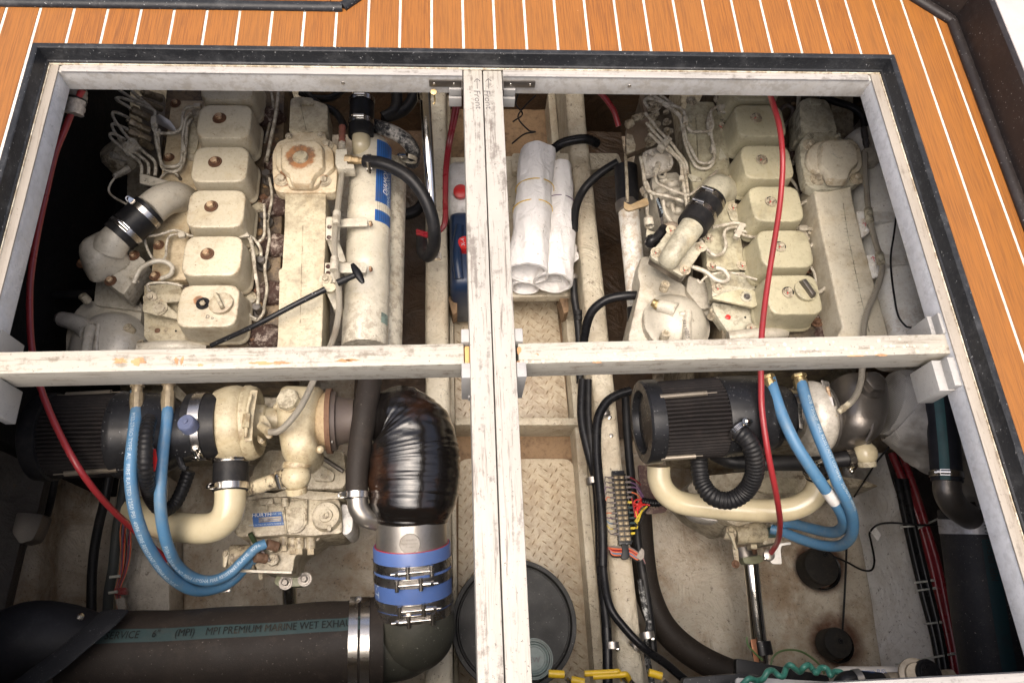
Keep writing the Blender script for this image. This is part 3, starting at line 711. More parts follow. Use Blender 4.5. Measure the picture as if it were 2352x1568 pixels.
# ------------------------------------------------------------------ helpers for the machinery
CROPS = dict(LI=(245, 208.25, .13021), RI=(1439.4, 208.25, .13021), TU=(490, 869.75, .15625), GB=(490, 1102.5, .15625), RR=(1653.75, 1029, .15625),
             RG=(1592.5, 1163.75, .13021), HC=(759.5, 208.25, .13021), RM=(1433.25, 367.5, .13021), RF=(1433.25, 845.25, .13021), LE=(551.25, 392, .2579),
             TW=(1163.75, 306.25, .2344), TB=(1372, 1065.75, .15625), YV=(1212.75, 1445.5, .15625), BR=(1715, 1445.5, .2344))
for r_ in range(4):
    for c_ in range(4): CROPS['%d%d' % (r_, c_)] = (588*c_, 392*r_, .25)
def K(c, pts, z=None):
    ox, oy, s = CROPS[c]; out = []
    for p in pts:
        q = (ox+p[0]*s, oy+p[1]*s)
        out.append(q+((p[2],) if len(p) > 2 else ((z,) if z is not None else ())))
    return out
def loft(m_, rings, caps=True):
    n = len(rings[0]); k = len(m_.v); vs = [p for r in rings for p in r]; fs = []
    for j in range(len(rings)-1):
        for i in range(n): fs.append((j*n+i, j*n+(i+1) % n, (j+1)*n+(i+1) % n, (j+1)*n+i))
    if caps: fs.append(tuple(range(n))); fs.append(tuple(range(len(rings)*n-1, (len(rings)-1)*n-1, -1)))
    return m_.add(vs, fs)
def rrect(c, sx, sy, rad, k=1., rz=0, seg=5):
    a = Matrix.Rotation(rz, 3, 'Z'); sx, sy = sx/2*k, sy/2*k
    return rpoly([Vector(c)+a @ Vector(q) for q in ((-sx, -sy, 0), (sx, -sy, 0), (sx, sy, 0), (-sx, sy, 0))], rad*k, seg)
def clamp(parent, c, axis, r, d, w=.011, mt=None, screw=True, slots=True, kind='worm', name='hose_clamp'):
    mt = mt or steel; ax = Vector(axis).normalized(); c = Vector(c); d = Vector(d); d = (d-ax*d.dot(ax)).normalized(); t = ax.cross(d)
    b = M().lathe(c, ax, [(-w/2, r), (-w/2, r+.0014), (w/2, r+.0014), (w/2, r)], 40, False)
    o = b.build(name, mt, parent)
    if slots:
        s = M()
        for k in range(3, 15):
            for sg in (1,):
                an = sg*k*.0030/r*1.0+.006/r
                q = c+(d*math.cos(an)+t*math.sin(an))*(r+.0014)
                nn = (d*math.cos(an)+t*math.sin(an)); tt = nn.cross(ax)
                s.box(q, (.0011, w*.62, .0006), M3=Matrix((tt, ax, nn)).transposed())
        s.build('band_slots', black, o, fix=False)
    if screw:
        h = M(); q = c+d*(r+.0055)
        h.cyl(q-t*.010, q+t*.007, .0046, 16)
        for k in range(3): h.cyl(q+t*(.0075+k*.0020), q+t*(.0088+k*.0020), .0056, 16)
        h.cyl(q+t*.013, q+t*.018, .0032, 6); h.box(c+d*(r+.0022), (.018, .012, .003), M3=Matrix((t, ax, d)).transposed())
        h.build('clamp_screw', chrome, o)
    return o
def tbolt(parent, c, axis, r, d, w=.019, flip=1, off=0., z=0):
    ax = Vector(axis).normalized(); c = Vector(c); d = Vector(d); d = (d-ax*d.dot(ax)).normalized(); t = ax.cross(d)*flip
    d2 = d*math.cos(off)+t*math.sin(off); t2 = t*math.cos(off)-d*math.sin(off)
    o = M().lathe(c, ax, [(-w/2, r), (-w/2, r+.0013), (w/2, r+.0013), (w/2, r)], 56, False).build('hose_clamp', steel, parent)
    q = c+d2*(r+.0065); s = M()
    s.cyl(q-t2*.030, q+t2*.046, .0028, 10); s.cyl(q+t2*.018, q+t2*.032, .0060, 12); s.cyl(q+t2*.032, q+t2*.038, .0055, 6)
    s.cyl(q-t2*.030-ax*.0105, q-t2*.030+ax*.0105, .0042, 10); s.cyl(q+t2*.014-ax*.0115, q+t2*.014+ax*.0115, .0042, 10)
    s.box(q-t2*.008-d2*.0055, (.052, w*.9, .0018), M3=Matrix((t2, ax, d2)).transposed())
    s.build('clamp_bolt', steel, o, bevel=0)
    return o
def pipe(name, pts, rpx, mt, parent, z=None, n=10, **k): return tube(name, pts, rpx, mt, parent, z, n, **k)
def corrugated(name, pts, rpx, mt, parent=None, z=None, pitch=.0085, amp=.09, **k):
    P, r = hose(pts, rpx, z, 14); Q = resamp(P, pitch/6)
    rad = [r*(1+amp*(.5-abs(((i % 6)/6)-.5)*2)*1.0) for i in range(len(Q))]
    return M().sweep(Q, rad, 22).build(name, mt, parent, ang=70, **k)
def hexnut(m_, a, b, r): m_.cyl(a, b, r, 6)
def fitting(name, uva, uvb, rpx, mt, parent, z=None, parts=((0, .45, 1), (.45, .55, .8), (.55, .8, .95), (.8, 1, .75))):
    a, b = WL([uva, uvb], z); r = rpx*MP(a); m_ = M()
    for t0, t1, k in parts: m_.cyl(a.lerp(b, t0), a.lerp(b, t1), r*k, 6 if k >= .95 else 16)
    return m_.build(name, mt, parent, bevel=.0006)
def blob(m_, c, r, sc=(1, 1, 1), seed=0, amp=.25, n=20):
    k = len(m_.v); m_.ball(c, r, n, sc)
    for i in range(k, len(m_.v)):
        q = m_.v[i]-Vector(c); m_.v[i] = Vector(c)+q*(1+amp*mnoise.noise(q*(2.2/r)+Vector((seed, 0, 0))))
    return m_
def cover(parent, u, v, mt, bm, zc=-.38, capuv=None, bkind='washer', mark=None, sx=.120, sy=.096, base=None):
    c = W(u, v, zc); m_ = M(); rings = []
    for k, dz in ((.90, .0003), (.965, 0), (.988, -.0010), (1.0, -.0040), (1.02, -.02), (1.05, -.05), (1.07, -.066), (1.075, -.072), (1.11, -.074), (1.115, -.080)):
        rings.append(rrect(c+Vector((0, 0, dz)), sx*k, sy*k, .026))
    loft(m_, rings); return m_.build('valve_cover', mt, parent, ang=50), c
# ------------------------------------------------------------------ PORT (left) ENGINE
E1 = thing('marine_engine', W(500, 600, -1.0), 'rust-stained cream diesel engine in the left bay, with black T-handled dipstick', 'engine', 'twin diesel engines')
cov1 = [(478, 702), (488, 587), (496.5, 479), (505.5, 377), (515, 279), (524, 193)]
bl1 = [(466, 697), (476, 583), (485, 474), (494, 372), (504, 272), None]
cpaint = paint('valve_cover_cream', (.49, .44, .325), .40, dirt=(.17, .11, .055), damt=.6, speck=.15, speck_col=(.12, .06, .03), bump=.3,
               rust_pts=[(tuple(W(u, v, -.379)), .0105) for (u, v) in [b for b in bl1 if b]]+[(tuple(W(456, 690, -.38)), .012)])
for i, (u, v) in enumerate(cov1):
    o, c = cover(E1, u, v, cpaint, None)
    if bl1[i]: bolt(*bl1[i], -.3795, 8.0, rustbolt if i else black, o, 'washer', axis=(-.06, .08, 1))
    if i == 0:
        cc = W(508, 697, -.378); a = M(); r = .0245
        a.lathe(cc, (-.1, .12, 1), [(-.006, r*.98), (0, r), (.003, r), (.004, r*.93), (.0045, .002)], 40)
        cp = a.build('filler_cap', cpaint, o)
        d = (W(519, 722, -.37)-W(496, 675, -.37)).normalized(); a = M()
        Mx = Matrix((d, Vector((0, 0, 1)).cross(d), Vector((0, 0, 1)))).transposed()
        a.box(cc+Vector((-.002, .002, .010)), (.045, .009, .013), M3=Mx, taper=.75); a.build('grip', cream, o, bevel=.002)
        bolt(*bl1[0], -.371, 6.5, creambolt, o, 'hexhead', axis=(-.2, .3, 1))
        text_plane('ink_note', 'D o', W(482, 728, -.3792), (1, -.25, 0), (.25, 1, 0), .011, ink, o)
# cylinder head, intake plate and block under everything
plate('cylinder_head', [(385, 150), (655, 150), (640, 830), (345, 830)], -.478, .22, paint('head_grime_gap_shade_cream', (.20, .14, .075), .55, dirt=(.035, .022, .014), damt=.95, dscale=16, dlo=.36, dhi=.6, rust=.6, speck=.8, bump=.9, bscale=120, bdist=.002), E1, rad=.01, bevel=.004)  # grime and rust, base darkened to put shade into gaps between covers
plate('engine_block', [(300, 150), (700, 150), (660, 1000), (270, 1000)], -.72, .30, gearp, E1, rad=.02, bevel=.006)
ip = plate('intake_plate', K('00', [(1575, 925), (1885, 925), (1870, 1568)])+[(455, 420), (436, 500), (428, 643), (347, 643)]+K('10', [(1420, 500)]), -.455, .03,
           paint('intake_plate_cream', (.50, .415, .27), .42, dirt=(.17, .10, .045), damt=.6, speck=.5, speck_col=(.12, .05, .02), bump=.3, rust_pts=[(tuple(W(u, v, -.455)), .014) for u, v in ((403, 238), (388, 362), (364, 563), (355, 634))]), E1, rad=.006, bevel=.002)
for u, v in ((403, 238), (388, 362), (364, 563), (355, 634)): bolt(u, v, -.4545, 6.2, rustbolt, ip, 'washer', axis=(-.06, .08, 1))
# raised oval of the plate and side shelf
plate('plate_boss', K('LI', [(1400, 450), (1490, 380), (1600, 700), (1620, 900), (1560, 1110), (1400, 1080), (1380, 800)]), -.449, .02, creamL, E1, rad=.01)
fh = plate('front_head_plate', [(349, 655), (412, 648), (426, 700), (432, 800), (350, 800), (331, 772), (331, 655)], -.462, .05, creamL, E1, rad=.003)
for u, v, r, mt in ((341, 759, 3.6, creambolt), (361.5, 759, 6.5, rustm), (381, 758, 3.6, creambolt), (404, 760, 2.6, black)):
    bolt(u, v, -.4615, r, mt, fh, 'screw', name='screw')
# lifting eye
le = plate('lifting_bracket', K('10', [(1310, 1150), (1420, 1140), (1660, 1130), (1655, 1200), (1470, 1215), (1320, 1215)]), -.435, .006, creamL, E1, rad=.002)
le2 = plate('lifting_eye', K('10', [(1308, 1222), (1345, 1180), (1500, 1205), (1610, 1295), (1640, 1330), (1625, 1362), (1310, 1295)]), -.43, .008, cream, E1, rad=.004)
M().lathe(W(366, 708, -.4295), (0, 0, 1), [(0, .013), (.0015, .0128), (.0015, .0095), (.0005, .009), (.0005, .0001)], 30).build('eye_hole', gearp, E1)
k0 = M().lathe(W(366, 708, -.429), (0, 0, 1), [(0, .0175), (.002, .0172), (.0022, .013), (0, .0125)], 30, False).build('eye_rim', cream, E1)
bolt(346, 684, -.434, 7.5, creambolt, le, 'washer'); bolt(370, 694, -.434, 4.2, rustbolt, le, 'hex')
# intake elbow, hose, air casting and flange box
P, r = hose([(432, 478, -.52), (424, 462, -.47), (402, 453, -.43), (372, 462, -.405), (341, 486, -.395)], 35.5, None, 10)
M().sweep(P, [r*1.0]*len(P), 36).build('intake_elbow', silvc, E1)
hz = -.395
a, b = W(345, 480, hz), W(272, 545, hz-.005); r = 39.5*MP(a); ax = (b-a).normalized()
m_ = M(); m_.lathe(a, ax, [(0, r*.93), (.001, r), ((b-a).length, r), ((b-a).length+.001, r*.93)], 44); hs = m_.build('coupling_hose', black, E1)
clamp(hs, a+ax*.016, ax, r, (-.75, .35, 1), .012); clamp(hs, a+ax*.068, ax, r, (.75, .1, 1), .012)
m_ = M(); P, r = hose([(278, 538, -.40), (266, 550, -.398), (256, 562, -.402), (250, 576, -.41)], 34, None, 8); m_.sweep(P, [r*(1+.10*i/len(P)) for i in range(len(P))], 40); m_.build('air_inlet', silvc, E1)
m_ = M(); c0 = W(243, 602, -.440); ex = (W(285, 578, -.44)-W(205, 618, -.44)).normalized(); ang_ = math.atan2(ex.y, ex.x); rings = []; up_sh = (W(262, 560, -.44)-W(236, 610, -.44))
for k, dz, sh in ((1.0, -.004, 0), (.97, .004, .03), (.93, .018, .08), (.88, .034, .16), (.80, .046, .24), (.66, .054, .30), (.42, .058, .34), (.15, .059, .36)): rings.append(rrect(c0+up_sh*sh+Vector((0, 0, dz)), .094, .074, .028, k, ang_, 6))
loft(m_, rings); m_.build('air_casting', silvc, E1, ang=70)
fb = plate('flange_box', [(183, 605), (188, 596), (204, 590), (302, 571), (336, 602), (284, 676), (276, 672), (222, 632)], -.442, .058, silvc, E1, rad=.006, bevel=.003)
for u, v in ((190, 604), (307, 587), (254, 645)): bolt(u, v, -.4415, 7, rustbolt, fb, 'washer', axis=(-.06, .08, 1))
M().sweep(spline(WL([(307, 650, -.43), (322, 618, -.42), (350, 602, -.415), (375, 600, -.42), (395, 612, -.43), (392, 630, -.44), (370, 640, -.445)]), 8), .0052, 12).build('vent_hose', silvc, E1)
fitting('hose_fitting', (300, 636, -.44), (318, 648, -.44), 5, silvc, E1)
# neck under the flange box, crossbar and front gear cover
plate('casting_neck', [(222, 632), (300, 660), (307, 690), (330, 715), (215, 700)], -.52, .12, silvc, E1, rad=.012, bevel=.006)
plate('front_casting', [(196, 690), (330, 690), (322, 740), (340, 810), (345, 850), (150, 850), (150, 760), (172, 712)], -.53, .10, silvc, E1, rad=.02, bevel=.005)
cc = W(240, 785, -.515); R0 = 88*MP(cc); a = M()
a.lathe(cc, (-.05, .1, 1), [(-.04, R0*1.02), (-.012, R0), (-.008, R0*.97), (-.004, R0*.93), (.006, R0*.86), (.018, R0*.72), (.027, R0*.52), (.032, R0*.28), (.034, .001)], 56)
gc = a.build('domed_cover', silvg, E1)
P, r = hose([(141, 732, -.505), (165, 738, -.500), (188, 748, -.495), (205, 762, -.49)], 17, None, 6)
M().sweep(P, [r*(1+.35*i/len(P)) for i in range(len(P))], 24).build('port', silvg, gc)
fitting('port_plug', (132, 729, -.506), (143, 733, -.505), 13, greym, gc)
M().sweep(spline(WL([(208, 750, -.478), (200, 790, -.475), (196, 830, -.478)]), 6), .011, 14).build('cover_rib', silvg, gc)
M().sweep(spline(WL([(226, 745, -.484), (222, 790, -.48), (222, 830, -.482)]), 6), .005, 10).build('cover_rib', silvg, gc)
text_plane('cast_lettering', '3955886  RS', W(199, 790, -.4655), (-.04, 1, 0), (-1, -.04, .1), .020, silvc, gc, lift=.001)
for u, v in ((202, 692), (304, 762)): bolt(u, v, -.505, 10, creambolt, gc, 'socket', axis=(-.35, .35, 1))
bolt(330, 795, -.51, 8, creambolt, gc, 'socket', axis=(-.2, .3, 1))
P, r = hose([(320, 802, -.45), (372, 797, -.445), (420, 796, -.45), (470, 800, -.47)], 15, None, 6)
M().sweep(P, [r]*len(P), 20).build('front_tube', silvc, E1)
# injection pump side: fittings, lines and clamps
for (p, q, rr) in (((395, 310), (760, 490), 10.5), ((345, 510), (760, 720), 10.5), ((330, 690), (770, 880), 10.5), ((560, 880), (800, 1010), 9), ((600, 20), (960, 130), 9.5), ((760, 60), (960, 170), 7), ((640, 200), (980, 330), 8)):
    a, b = K('LI', [p, q]); u = (a[0], a[1], -.455); w = (b[0], b[1], -.49)
    fitting('injector_fitting', u, w, rr, plated, E1, parts=((0, .12, .45), (.12, .38, 1), (.38, .52, .82), (.52, .60, .95), (.6, 1, .9)))
plate('injection_pump', K('LI', [(560, 100), (1010, 60), (1090, 500), (960, 1000), (900, 1500), (560, 1500), (640, 700)]), -.545, .12, greasy, E1, rad=.008)
Z = -.432
L = [[(410, 300), (200, 180), (165, 140), (260, 130), (520, 220), (760, 310), (850, 370), (845, 450), (815, 570), (830, 690), (900, 745), (1180, 745), (1290, 690), (1330, 600), (1345, 420), (1400, 310), (1560, 285)],
     [(395, 485), (180, 390), (110, 390), (115, 470), (240, 660), (400, 860), (540, 980), (690, 1110), (830, 1230), (862, 1330), (855, 1500)],
     [(370, 680), (150, 590), (95, 600), (110, 680), (210, 830), (310, 930), (460, 1060), (640, 1200), (735, 1300), (738, 1480)],
     [(330, 870), (130, 765), (60, 765), (70, 830), (220, 970), (380, 1100), (560, 1240), (615, 1340), (612, 1480)],
     [(180, -40), (420, 120), (640, 220), (800, 330)], [(420, -20), (560, 120), (740, 260), (850, 370)],
     [(880, 600), (860, 800), (900, 1020), (960, 1260), (1010, 1330), (1180, 1340), (1290, 1290), (1325, 1180), (1350, 760), (1400, 500), (1480, 400)],
     [(930, 690), (910, 900), (950, 1240), (1000, 1380), (1150, 1430), (1280, 1390), (1350, 1270), (1390, 1000), (1430, 600), (1500, 500)],
     [(930, 1560), (1040, 1450), (1150, 1430), (1240, 1480), (1260, 1520)],
     [(150, 1530), (60, 1660), (40, 1780), (130, 1880), (420, 2040)]]
for i, pl in enumerate(L):
    pipe('fuel_line', K('LI', pl, Z-.004*(i % 3)), 3.6 if i < 8 else 2.6, lines, E1)
cb_ = plate('line_clamp', K('LI', [(225, 975), (460, 830), (560, 925), (320, 1085)]), -.420, .018, silvc, E1, rad=.002)
for p in K('LI', [(335, 960), (430, 895)]): bolt(p[0], p[1], -.4195, 4.6, silvc, cb_, 'washer')
plate('line_bracket', K('LI', [(870, 440), (930, 410), (1120, 530), (1200, 640), (1230, 710), (1160, 720), (880, 570)]), -.43, .003, dullsteel, E1, rad=.002)
plate('line_clip', K('LI', [(780, 460), (860, 445), (865, 560), (775, 580)]), -.424, .012, silvc, E1, rad=.001)
plate('line_clip', K('LI', [(1530, 225), (1650, 215), (1650, 280), (1535, 295)]), -.424, .012, silvc, E1, rad=.001)
plate('line_clip', K('LI', [(1315, 900), (1345, 890), (1390, 1000), (1385, 1060), (1320, 1050)]), -.424, .012, silvc, E1, rad=.001)
plate('line_bracket', K('LI', [(1340, 1060), (1520, 1110), (1560, 1140), (1555, 1240), (1440, 1220)]), -.452, .004, gearp, E1, rad=.002)
plate('line_bracket', K('LI', [(1490, 340), (1640, 320), (1650, 420), (1600, 740)]), -.452, .004, gearp, E1, rad=.002)
lb = plate('line_bracket', K('10', [(1283, 30), (1330, 35), (1555, 98), (1480, 115), (1400, 137), (1283, 115)]), -.42, .006, silvc, E1, rad=.002)
for p in K('10', [(1340, 88), (1400, 110)]): bolt(p[0], p[1], -.4195, 4, silvc, lb, 'hex')
cpm = M(); a, b = WL(K('LI', [(330, 1180), (520, 1260)], -.50)); cpm.lathe(W(*K('LI', [(380, 1330)])[0], -.56), (-.5, .3, 1), [(0, .040), (.045, .038), (.06, .028), (.062, .001)], 32)
cpm.build('lift_pump', gearp, E1)
fitting('pump_fitting', K('LI', [(85, 1120, -.49)])[0], K('LI', [(330, 1230, -.52)])[0], 7.5, silvc, E1)
fitting('pump_fitting', K('LI', [(390, 1370, -.50)])[0], K('LI', [(130, 1520, -.49)])[0], 8.5, silvc, E1)
fitting('sensor', K('LI', [(1240, 1480, -.44)])[0], K('LI', [(1330, 1600, -.46)])[0], 4.5, greym, E1)
# pipes behind the hose and between covers
pipe('fuel_line', K('10', [(1320, 605), (1460, 590), (1600, 548), (1680, 570), (1760, 600), (1950, 595), (2200, 585), (2290, 600), (2330, 760), (2350, 1000)], -.425), 3.4, lines, E1)
pipe('fuel_line', K('10', [(1640, 580), (1560, 600), (1530, 680), (1520, 790), (1470, 830), (1400, 800), (1340, 680), (1330, 600)], -.435), 3.0, lines, E1)
pipe('fuel_line', K('10', [(1380, 1110), (1350, 1060), (1380, 1035), (1500, 1028), (1600, 1040), (1680, 1060)], -.43), 3.2, lines, E1)
pipe('fuel_line', K('10', [(2170, 1100), (2220, 1130), (2250, 1250), (2300, 1330), (2360, 1365)], -.45), 3.2, lines, E1)
for p in ([(1630, 570), (1690, 560), (1700, 600), (1640, 610)], [(2190, 570), (2270, 560), (2290, 600), (2200, 610)]): plate('line_clip', K('10', p), -.415, .01, silvc, E1, rad=.001)
# exhaust side: return pipe, injectors, ports
pipe('return_pipe', K('LE', [(262, 60), (285, 240), (255, 400), (245, 470), (262, 600), (250, 690), (225, 820), (222, 900), (240, 1050), (215, 1200), (205, 1270), (150, 1330), (80, 1280), (20, 1130), (-10, 1080)], -.455), 3.6, lines, E1)
pipe('fuel_line', K('LE', [(215, 300), (220, 500), (210, 590), (160, 640)], -.44), 3.4, lines, E1)
pipe('fuel_line', K('LE', [(20, 555), (100, 590), (160, 650), (185, 700), (188, 760)], -.435), 3.6, lines, E1)
pipe('fuel_line', K('LE', [(0, 565), (60, 580), (100, 640), (120, 800), (150, 980), (165, 1120), (155, 1190)], -.425), 3.8, lines, E1)
pipe('return_pipe', [(640, 208, -.44), (634, 260, -.44), (622, 320, -.45), (612, 372, -.455)], 4.2, lines, E1)
pipe('return_pipe', [(622, 205, -.47), (628, 250, -.47), (618, 290, -.47), (608, 330, -.48)], 3.4, lines, E1)
for (u, v) in K('LE', [(228, 30), (208, 410), (180, 800), (145, 1220)]):
    a = W(u, v-4, -.440); m_ = M(); m_.cyl(a, a+Vector((0, 0, -.012)), .0095, 6); m_.cyl(a-Vector((0, 0, .012)), a-Vector((0, 0, .05)), .0085, 16); m_.lathe(a-Vector((0, 0, .035)), (0, 0, 1), [(0, .015), (.006, .0145)], 20)
    m_.build('injector', greym, E1)
for (u, v, r) in K('LE', [(215, 255, 9), (205, 660, 9), (165, 1080, 10), (130, 1510, 10.5)]): 
    bolt(u, v, -.472, 8.5, rustm, E1, 'hex', axis=(-.3, .4, 1), name='head_bolt')
for (u, v) in K('LE', [(155, 340), (130, 720), (90, 1140)]): M().lathe(W(u, v, -.474), (0, 0, 1), [(0, .016), (.006, .015), (.008, .008), (.008, .001)], 24).build('core_plug', creamL, E1)
for i, (u, v) in enumerate(K('LE', [(345, 310), (310, 670), (280, 1090), (225, 1480)])+[(640, 380), (620, 270)]):
    m_ = M(); c = W(u, v, -.475)
    blob(m_, c, .031, (1.25, .95, .62), i); m_.build('exhaust_port', ironp, E1, ang=80)
grm = paint('rust_grime', (.24, .15, .07), .8, dirt=(.06, .035, .02), damt=.9, dscale=40, bump=1, bscale=90, bdist=.003)
rr = random.Random(11); m_ = M()
for i in range(46):
    u, v = rr.uniform(560, 645), rr.uniform(215, 785); blob(m_, W(u-(v-400)*.03, v, -.478), rr.uniform(.004, .010), (1, 1, .6), i, .4, 8)
m_.build('rust_flakes', grm, E1, kind='stuff', ang=80)
# exhaust manifold with its square cover and upper box
mtop = -.385
mf = plate('exhaust_manifold', K('11', [(270, 130), (640, 200), (640, 600)])+K('11', [(625, 900), (605, 1568)])+[(735, 830), (632, 830)]+K('11', [(200, 1568), (215, 1000), (205, 975), (207, 915), (240, 895), (262, 500)]), mtop, .085, cream, E1, rad=.005, bevel=.005)
M().sweep(WL(K('11', [(430, 490), (425, 700), (415, 1000), (405, 1400)], mtop)), .0009, 8).build('casting_seam', cream, mf)
m_ = M()
for k in range(34):
    v = 490+k*30
    if (k*7) % 5: a, b = WL(K('11', [(433-k*.8, v), (433-k*.8+35+20*((k*13) % 3), v+2)], mtop)); m_.sweep([a, b], .0006, 6)
m_.build('casting_mark', cream, mf)
fl = plate('cover_flange', K('01', [(290, 1215), (640, 1215), (640, 1275), (745, 1330), (748, 1568)])+K('11', [(735, 190), (690, 205), (560, 200), (280, 205), (205, 195), (165, 160), (150, 0)])+K('01', [(150, 1400), (200, 1300), (285, 1270)]), -.378, .03,
           paint('flange_rusty_cream', (.60, .52, .37), .45, dirt=(.2, .12, .05), damt=.6, rust=.45, speck=.5, speck_col=(.25, .09, .03), bump=.4, rust_pts=[(tuple(W(690, 360, -.352)), .036), (tuple(W(647, 414, -.378)), .02), (tuple(W(744, 416, -.378)), .015), (tuple(W(749, 335, -.378)), .016)]), E1, rad=.008, bevel=.003)
FRC = bpy.data.materials['flange_rusty_cream']
plate('raised_step', [(634, 345), (642, 326), (735, 320), (765, 345), (768, 385), (742, 405), (725, 430), (664, 430), (655, 402), (634, 385)], -.366, .012, FRC, fl, rad=.010, taper=1.03, bevel=.003)
plate('domed_plate', [(646, 338), (654, 326), (724, 322), (740, 337), (742, 385), (722, 400), (714, 421), (671, 421), (664, 400), (646, 384)], -.352, .016, FRC, fl, rad=.008, taper=1.10, bevel=.004)
M().lathe(W(690, 361, -.352), (-.1, .15, 1), [(-.004, .0172), (.002, .0170), (.004, .0155), (.0045, .001)], 30).build('round_plug', cream, fl)
text_plane('cast_date', '9-2-93', W(690, 425, -.370), (1, 0, 0), (0, 1, 0), .010, cream, fl)
for u, v in ((663, 313), (736, 311)): bolt(u, v, -.374, 5.5, creambolt, fl, 'hex')
for u, v, mt in ((647, 414, creambolt), (744, 416, creambolt), (749, 335, creambolt)): bolt(u, v, -.3775, 8.5, mt, fl, 'washer')
ub = plate('manifold_front_box', K('01', [(315, 900), (420, 880), (660, 960), (660, 1215), (300, 1215)])+[], -.378, .07, cream, E1, rad=.01, bevel=.005)
M().sweep(WL([(688, 235, -.377), (703, 300, -.377)]), .001, 8).build('casting_seam', cream, ub)
plate('raised_pad', K('01', [(420, 890), (520, 900), (535, 960), (410, 960)]), -.374, .01, cream, ub, rad=.004)
# heat exchanger tubes
hx1 = thing('heat_exchanger', W(850, 600, -.55), 'long off-white cylinder beside the left engine, with a blue striped brand label', 'heat exchanger')
a, b = W(853, 352, -.435), W(838, 800, -.435); r = 51*MP(W(850, 600, -.42)); ax = (b-a).normalized()
Ls = (b-a).length; m_ = M()
m_.lathe(a, ax, [(-.045, .001), (-.042, r*.45), (-.03, r*.72), (-.012, r*.92), (.01, r), (Ls*.325, r), (Ls*.33, r*1.02), (Ls*.37, r*1.02), (Ls*.375, r), (Ls*.58, r), (Ls*.585, r*1.02), (Ls*.63, r*1.02), (Ls*.635, r), (Ls, r)], 56)
body = m_.build('tube_body', hxp, hx1)
a2, b2 = W(893, 380, -.50), W(876, 830, -.50); r2 = r*.9
M().cyl(a2, b2, r2, 40).build('rear_tube', hxp, hx1)
def on_cyl(u, v, lift=.0006):
    "nearest camera-side point of the main tube seen at pixel u,v -> (s along axis, angle)"
    d = (W(u, v, -.4)-CAMP).normalized(); w = CAMP-a; dp = d-ax*d.dot(ax); wp = w-ax*w.dot(ax)
    A = dp.dot(dp); B = 2*dp.dot(wp); C = wp.dot(wp)-r*r; disc = max(B*B-4*A*C, 0); t = (-B-math.sqrt(disc))/(2*A)
    p = CAMP+d*t; s_ = (p-a).dot(ax); n = (p-a-ax*s_).normalized(); return s_, n
up = Vector((0, 0, 1)); up = (up-ax*up.dot(ax)).normalized(); sd_ = ax.cross(up)
def cylpatch(m_, s0, s1, a0, a1, rr_, n=14, f=None):
    vs = []; fs = []
    for j in range(13):
        s_ = s0+(s1-s0)*j/12
        for i in range(n+1):
            an = a0+(a1-a0)*i/n; s2 = s_+(f(i/n, j/12) if f else 0); vs.append(a+ax*s2+(up*math.cos(an)+sd_*math.sin(an))*rr_)
    fs = [(j*(n+1)+i, j*(n+1)+i+1, (j+1)*(n+1)+i+1, (j+1)*(n+1)+i) for j in range(12) for i in range(n)]
    return m_.add(vs, fs)
def angof(u, v): s_, n = on_cyl(u, v); return s_, math.atan2(n.dot(sd_), n.dot(up))
s0, an0 = angof(866, 320); s1, _ = angof(871, 500); _, an1 = angof(895, 440)
sgn = 1 if an1 > an0 else -1
an1 = an0+sgn*1.0
m_ = M(); cylpatch(m_, s0, s1+.01, an0, an1, r+.0007); lab = m_.build('brand_label', bluelab, hx1)
m_ = M()
for k in range(1, 7):
    aa = an0+sgn*.11*k; cylpatch(m_, s0+.003, s1+.006, aa-.006, aa+.006, r+.0011, 1)
m_.build('label_pinstripes', print_k, lab, kind='stuff')
pth = [a+ax*(s0+.02)+(ax*(s1-s0))*k/20 for k in range(21)]
def lab_text(s, ss, an, size, mt):
    vs, fs = text_mesh(s, 1, .3); P = []
    for v_ in vs:
        x = ss-v_.x*size*1.0; aa = an-sgn*(v_.y)*size/r*1.0
        P.append(a+ax*x+(up*math.cos(aa)+sd_*math.sin(aa))*(r+.0015))
    M().add(P, fs).build('label_lettering', mt, lab, fix=False)
lab_text('DIAMOND', s0+.145, an0+sgn*.62, .0175, white); lab_text('PERFORMANCE', s0+.178, an0+sgn*.84, .0145, print_w)
m_ = M(); s2, an2 = angof(875, 728); cylpatch(m_, s2-.012, s2+.012, an2, an2+sgn*.5, r+.0007); m_.build('worn_label', paint('worn_green_label', (.20, .27, .23), .6, dirt=(.05, .05, .05), damt=.9, dscale=50), hx1)
for (yy, pl) in ((0, [(645, 425), (770, 420), (775, 445), (1005, 425), (1020, 440), (1025, 505), (770, 512), (765, 640), (640, 632)]), (1, [(632, 845), (1005, 845), (1020, 880), (1010, 935), (760, 935), (755, 1020), (630, 1040)])):
    br = plate('mounting_bracket', K('11', pl), -.366+.0, .006, hxp, hx1, rad=.003)
    q = K('11', [(1045, 488 if yy == 0 else 905)])[0]; bolt(q[0], q[1], -.372, 6.5, rustbolt, br, 'hexhead', axis=(1, 0, .3))
    for p in K('11', [(674, 517), (670, 612)] if yy == 0 else [(662, 940), (662, 880)]): M().lathe(W(p[0], p[1], -.3655), (0, 0, 1), [(0, .0052), (.0006, .0050), (.0006, .0001)], 18).build('bolt_hole', ironp, br)
    m_ = M(); q = K('11', [(900, 560 if yy == 0 else 980)])[0]
    plate('bracket_web', K('11', [(650, 640), (760, 640), (830, 830), (790, 845), (700, 780)] if yy == 0 else [(620, 1060), (770, 1060), (790, 1250), (720, 1280)]), -.40, .05, hxp, hx1, rad=.004)
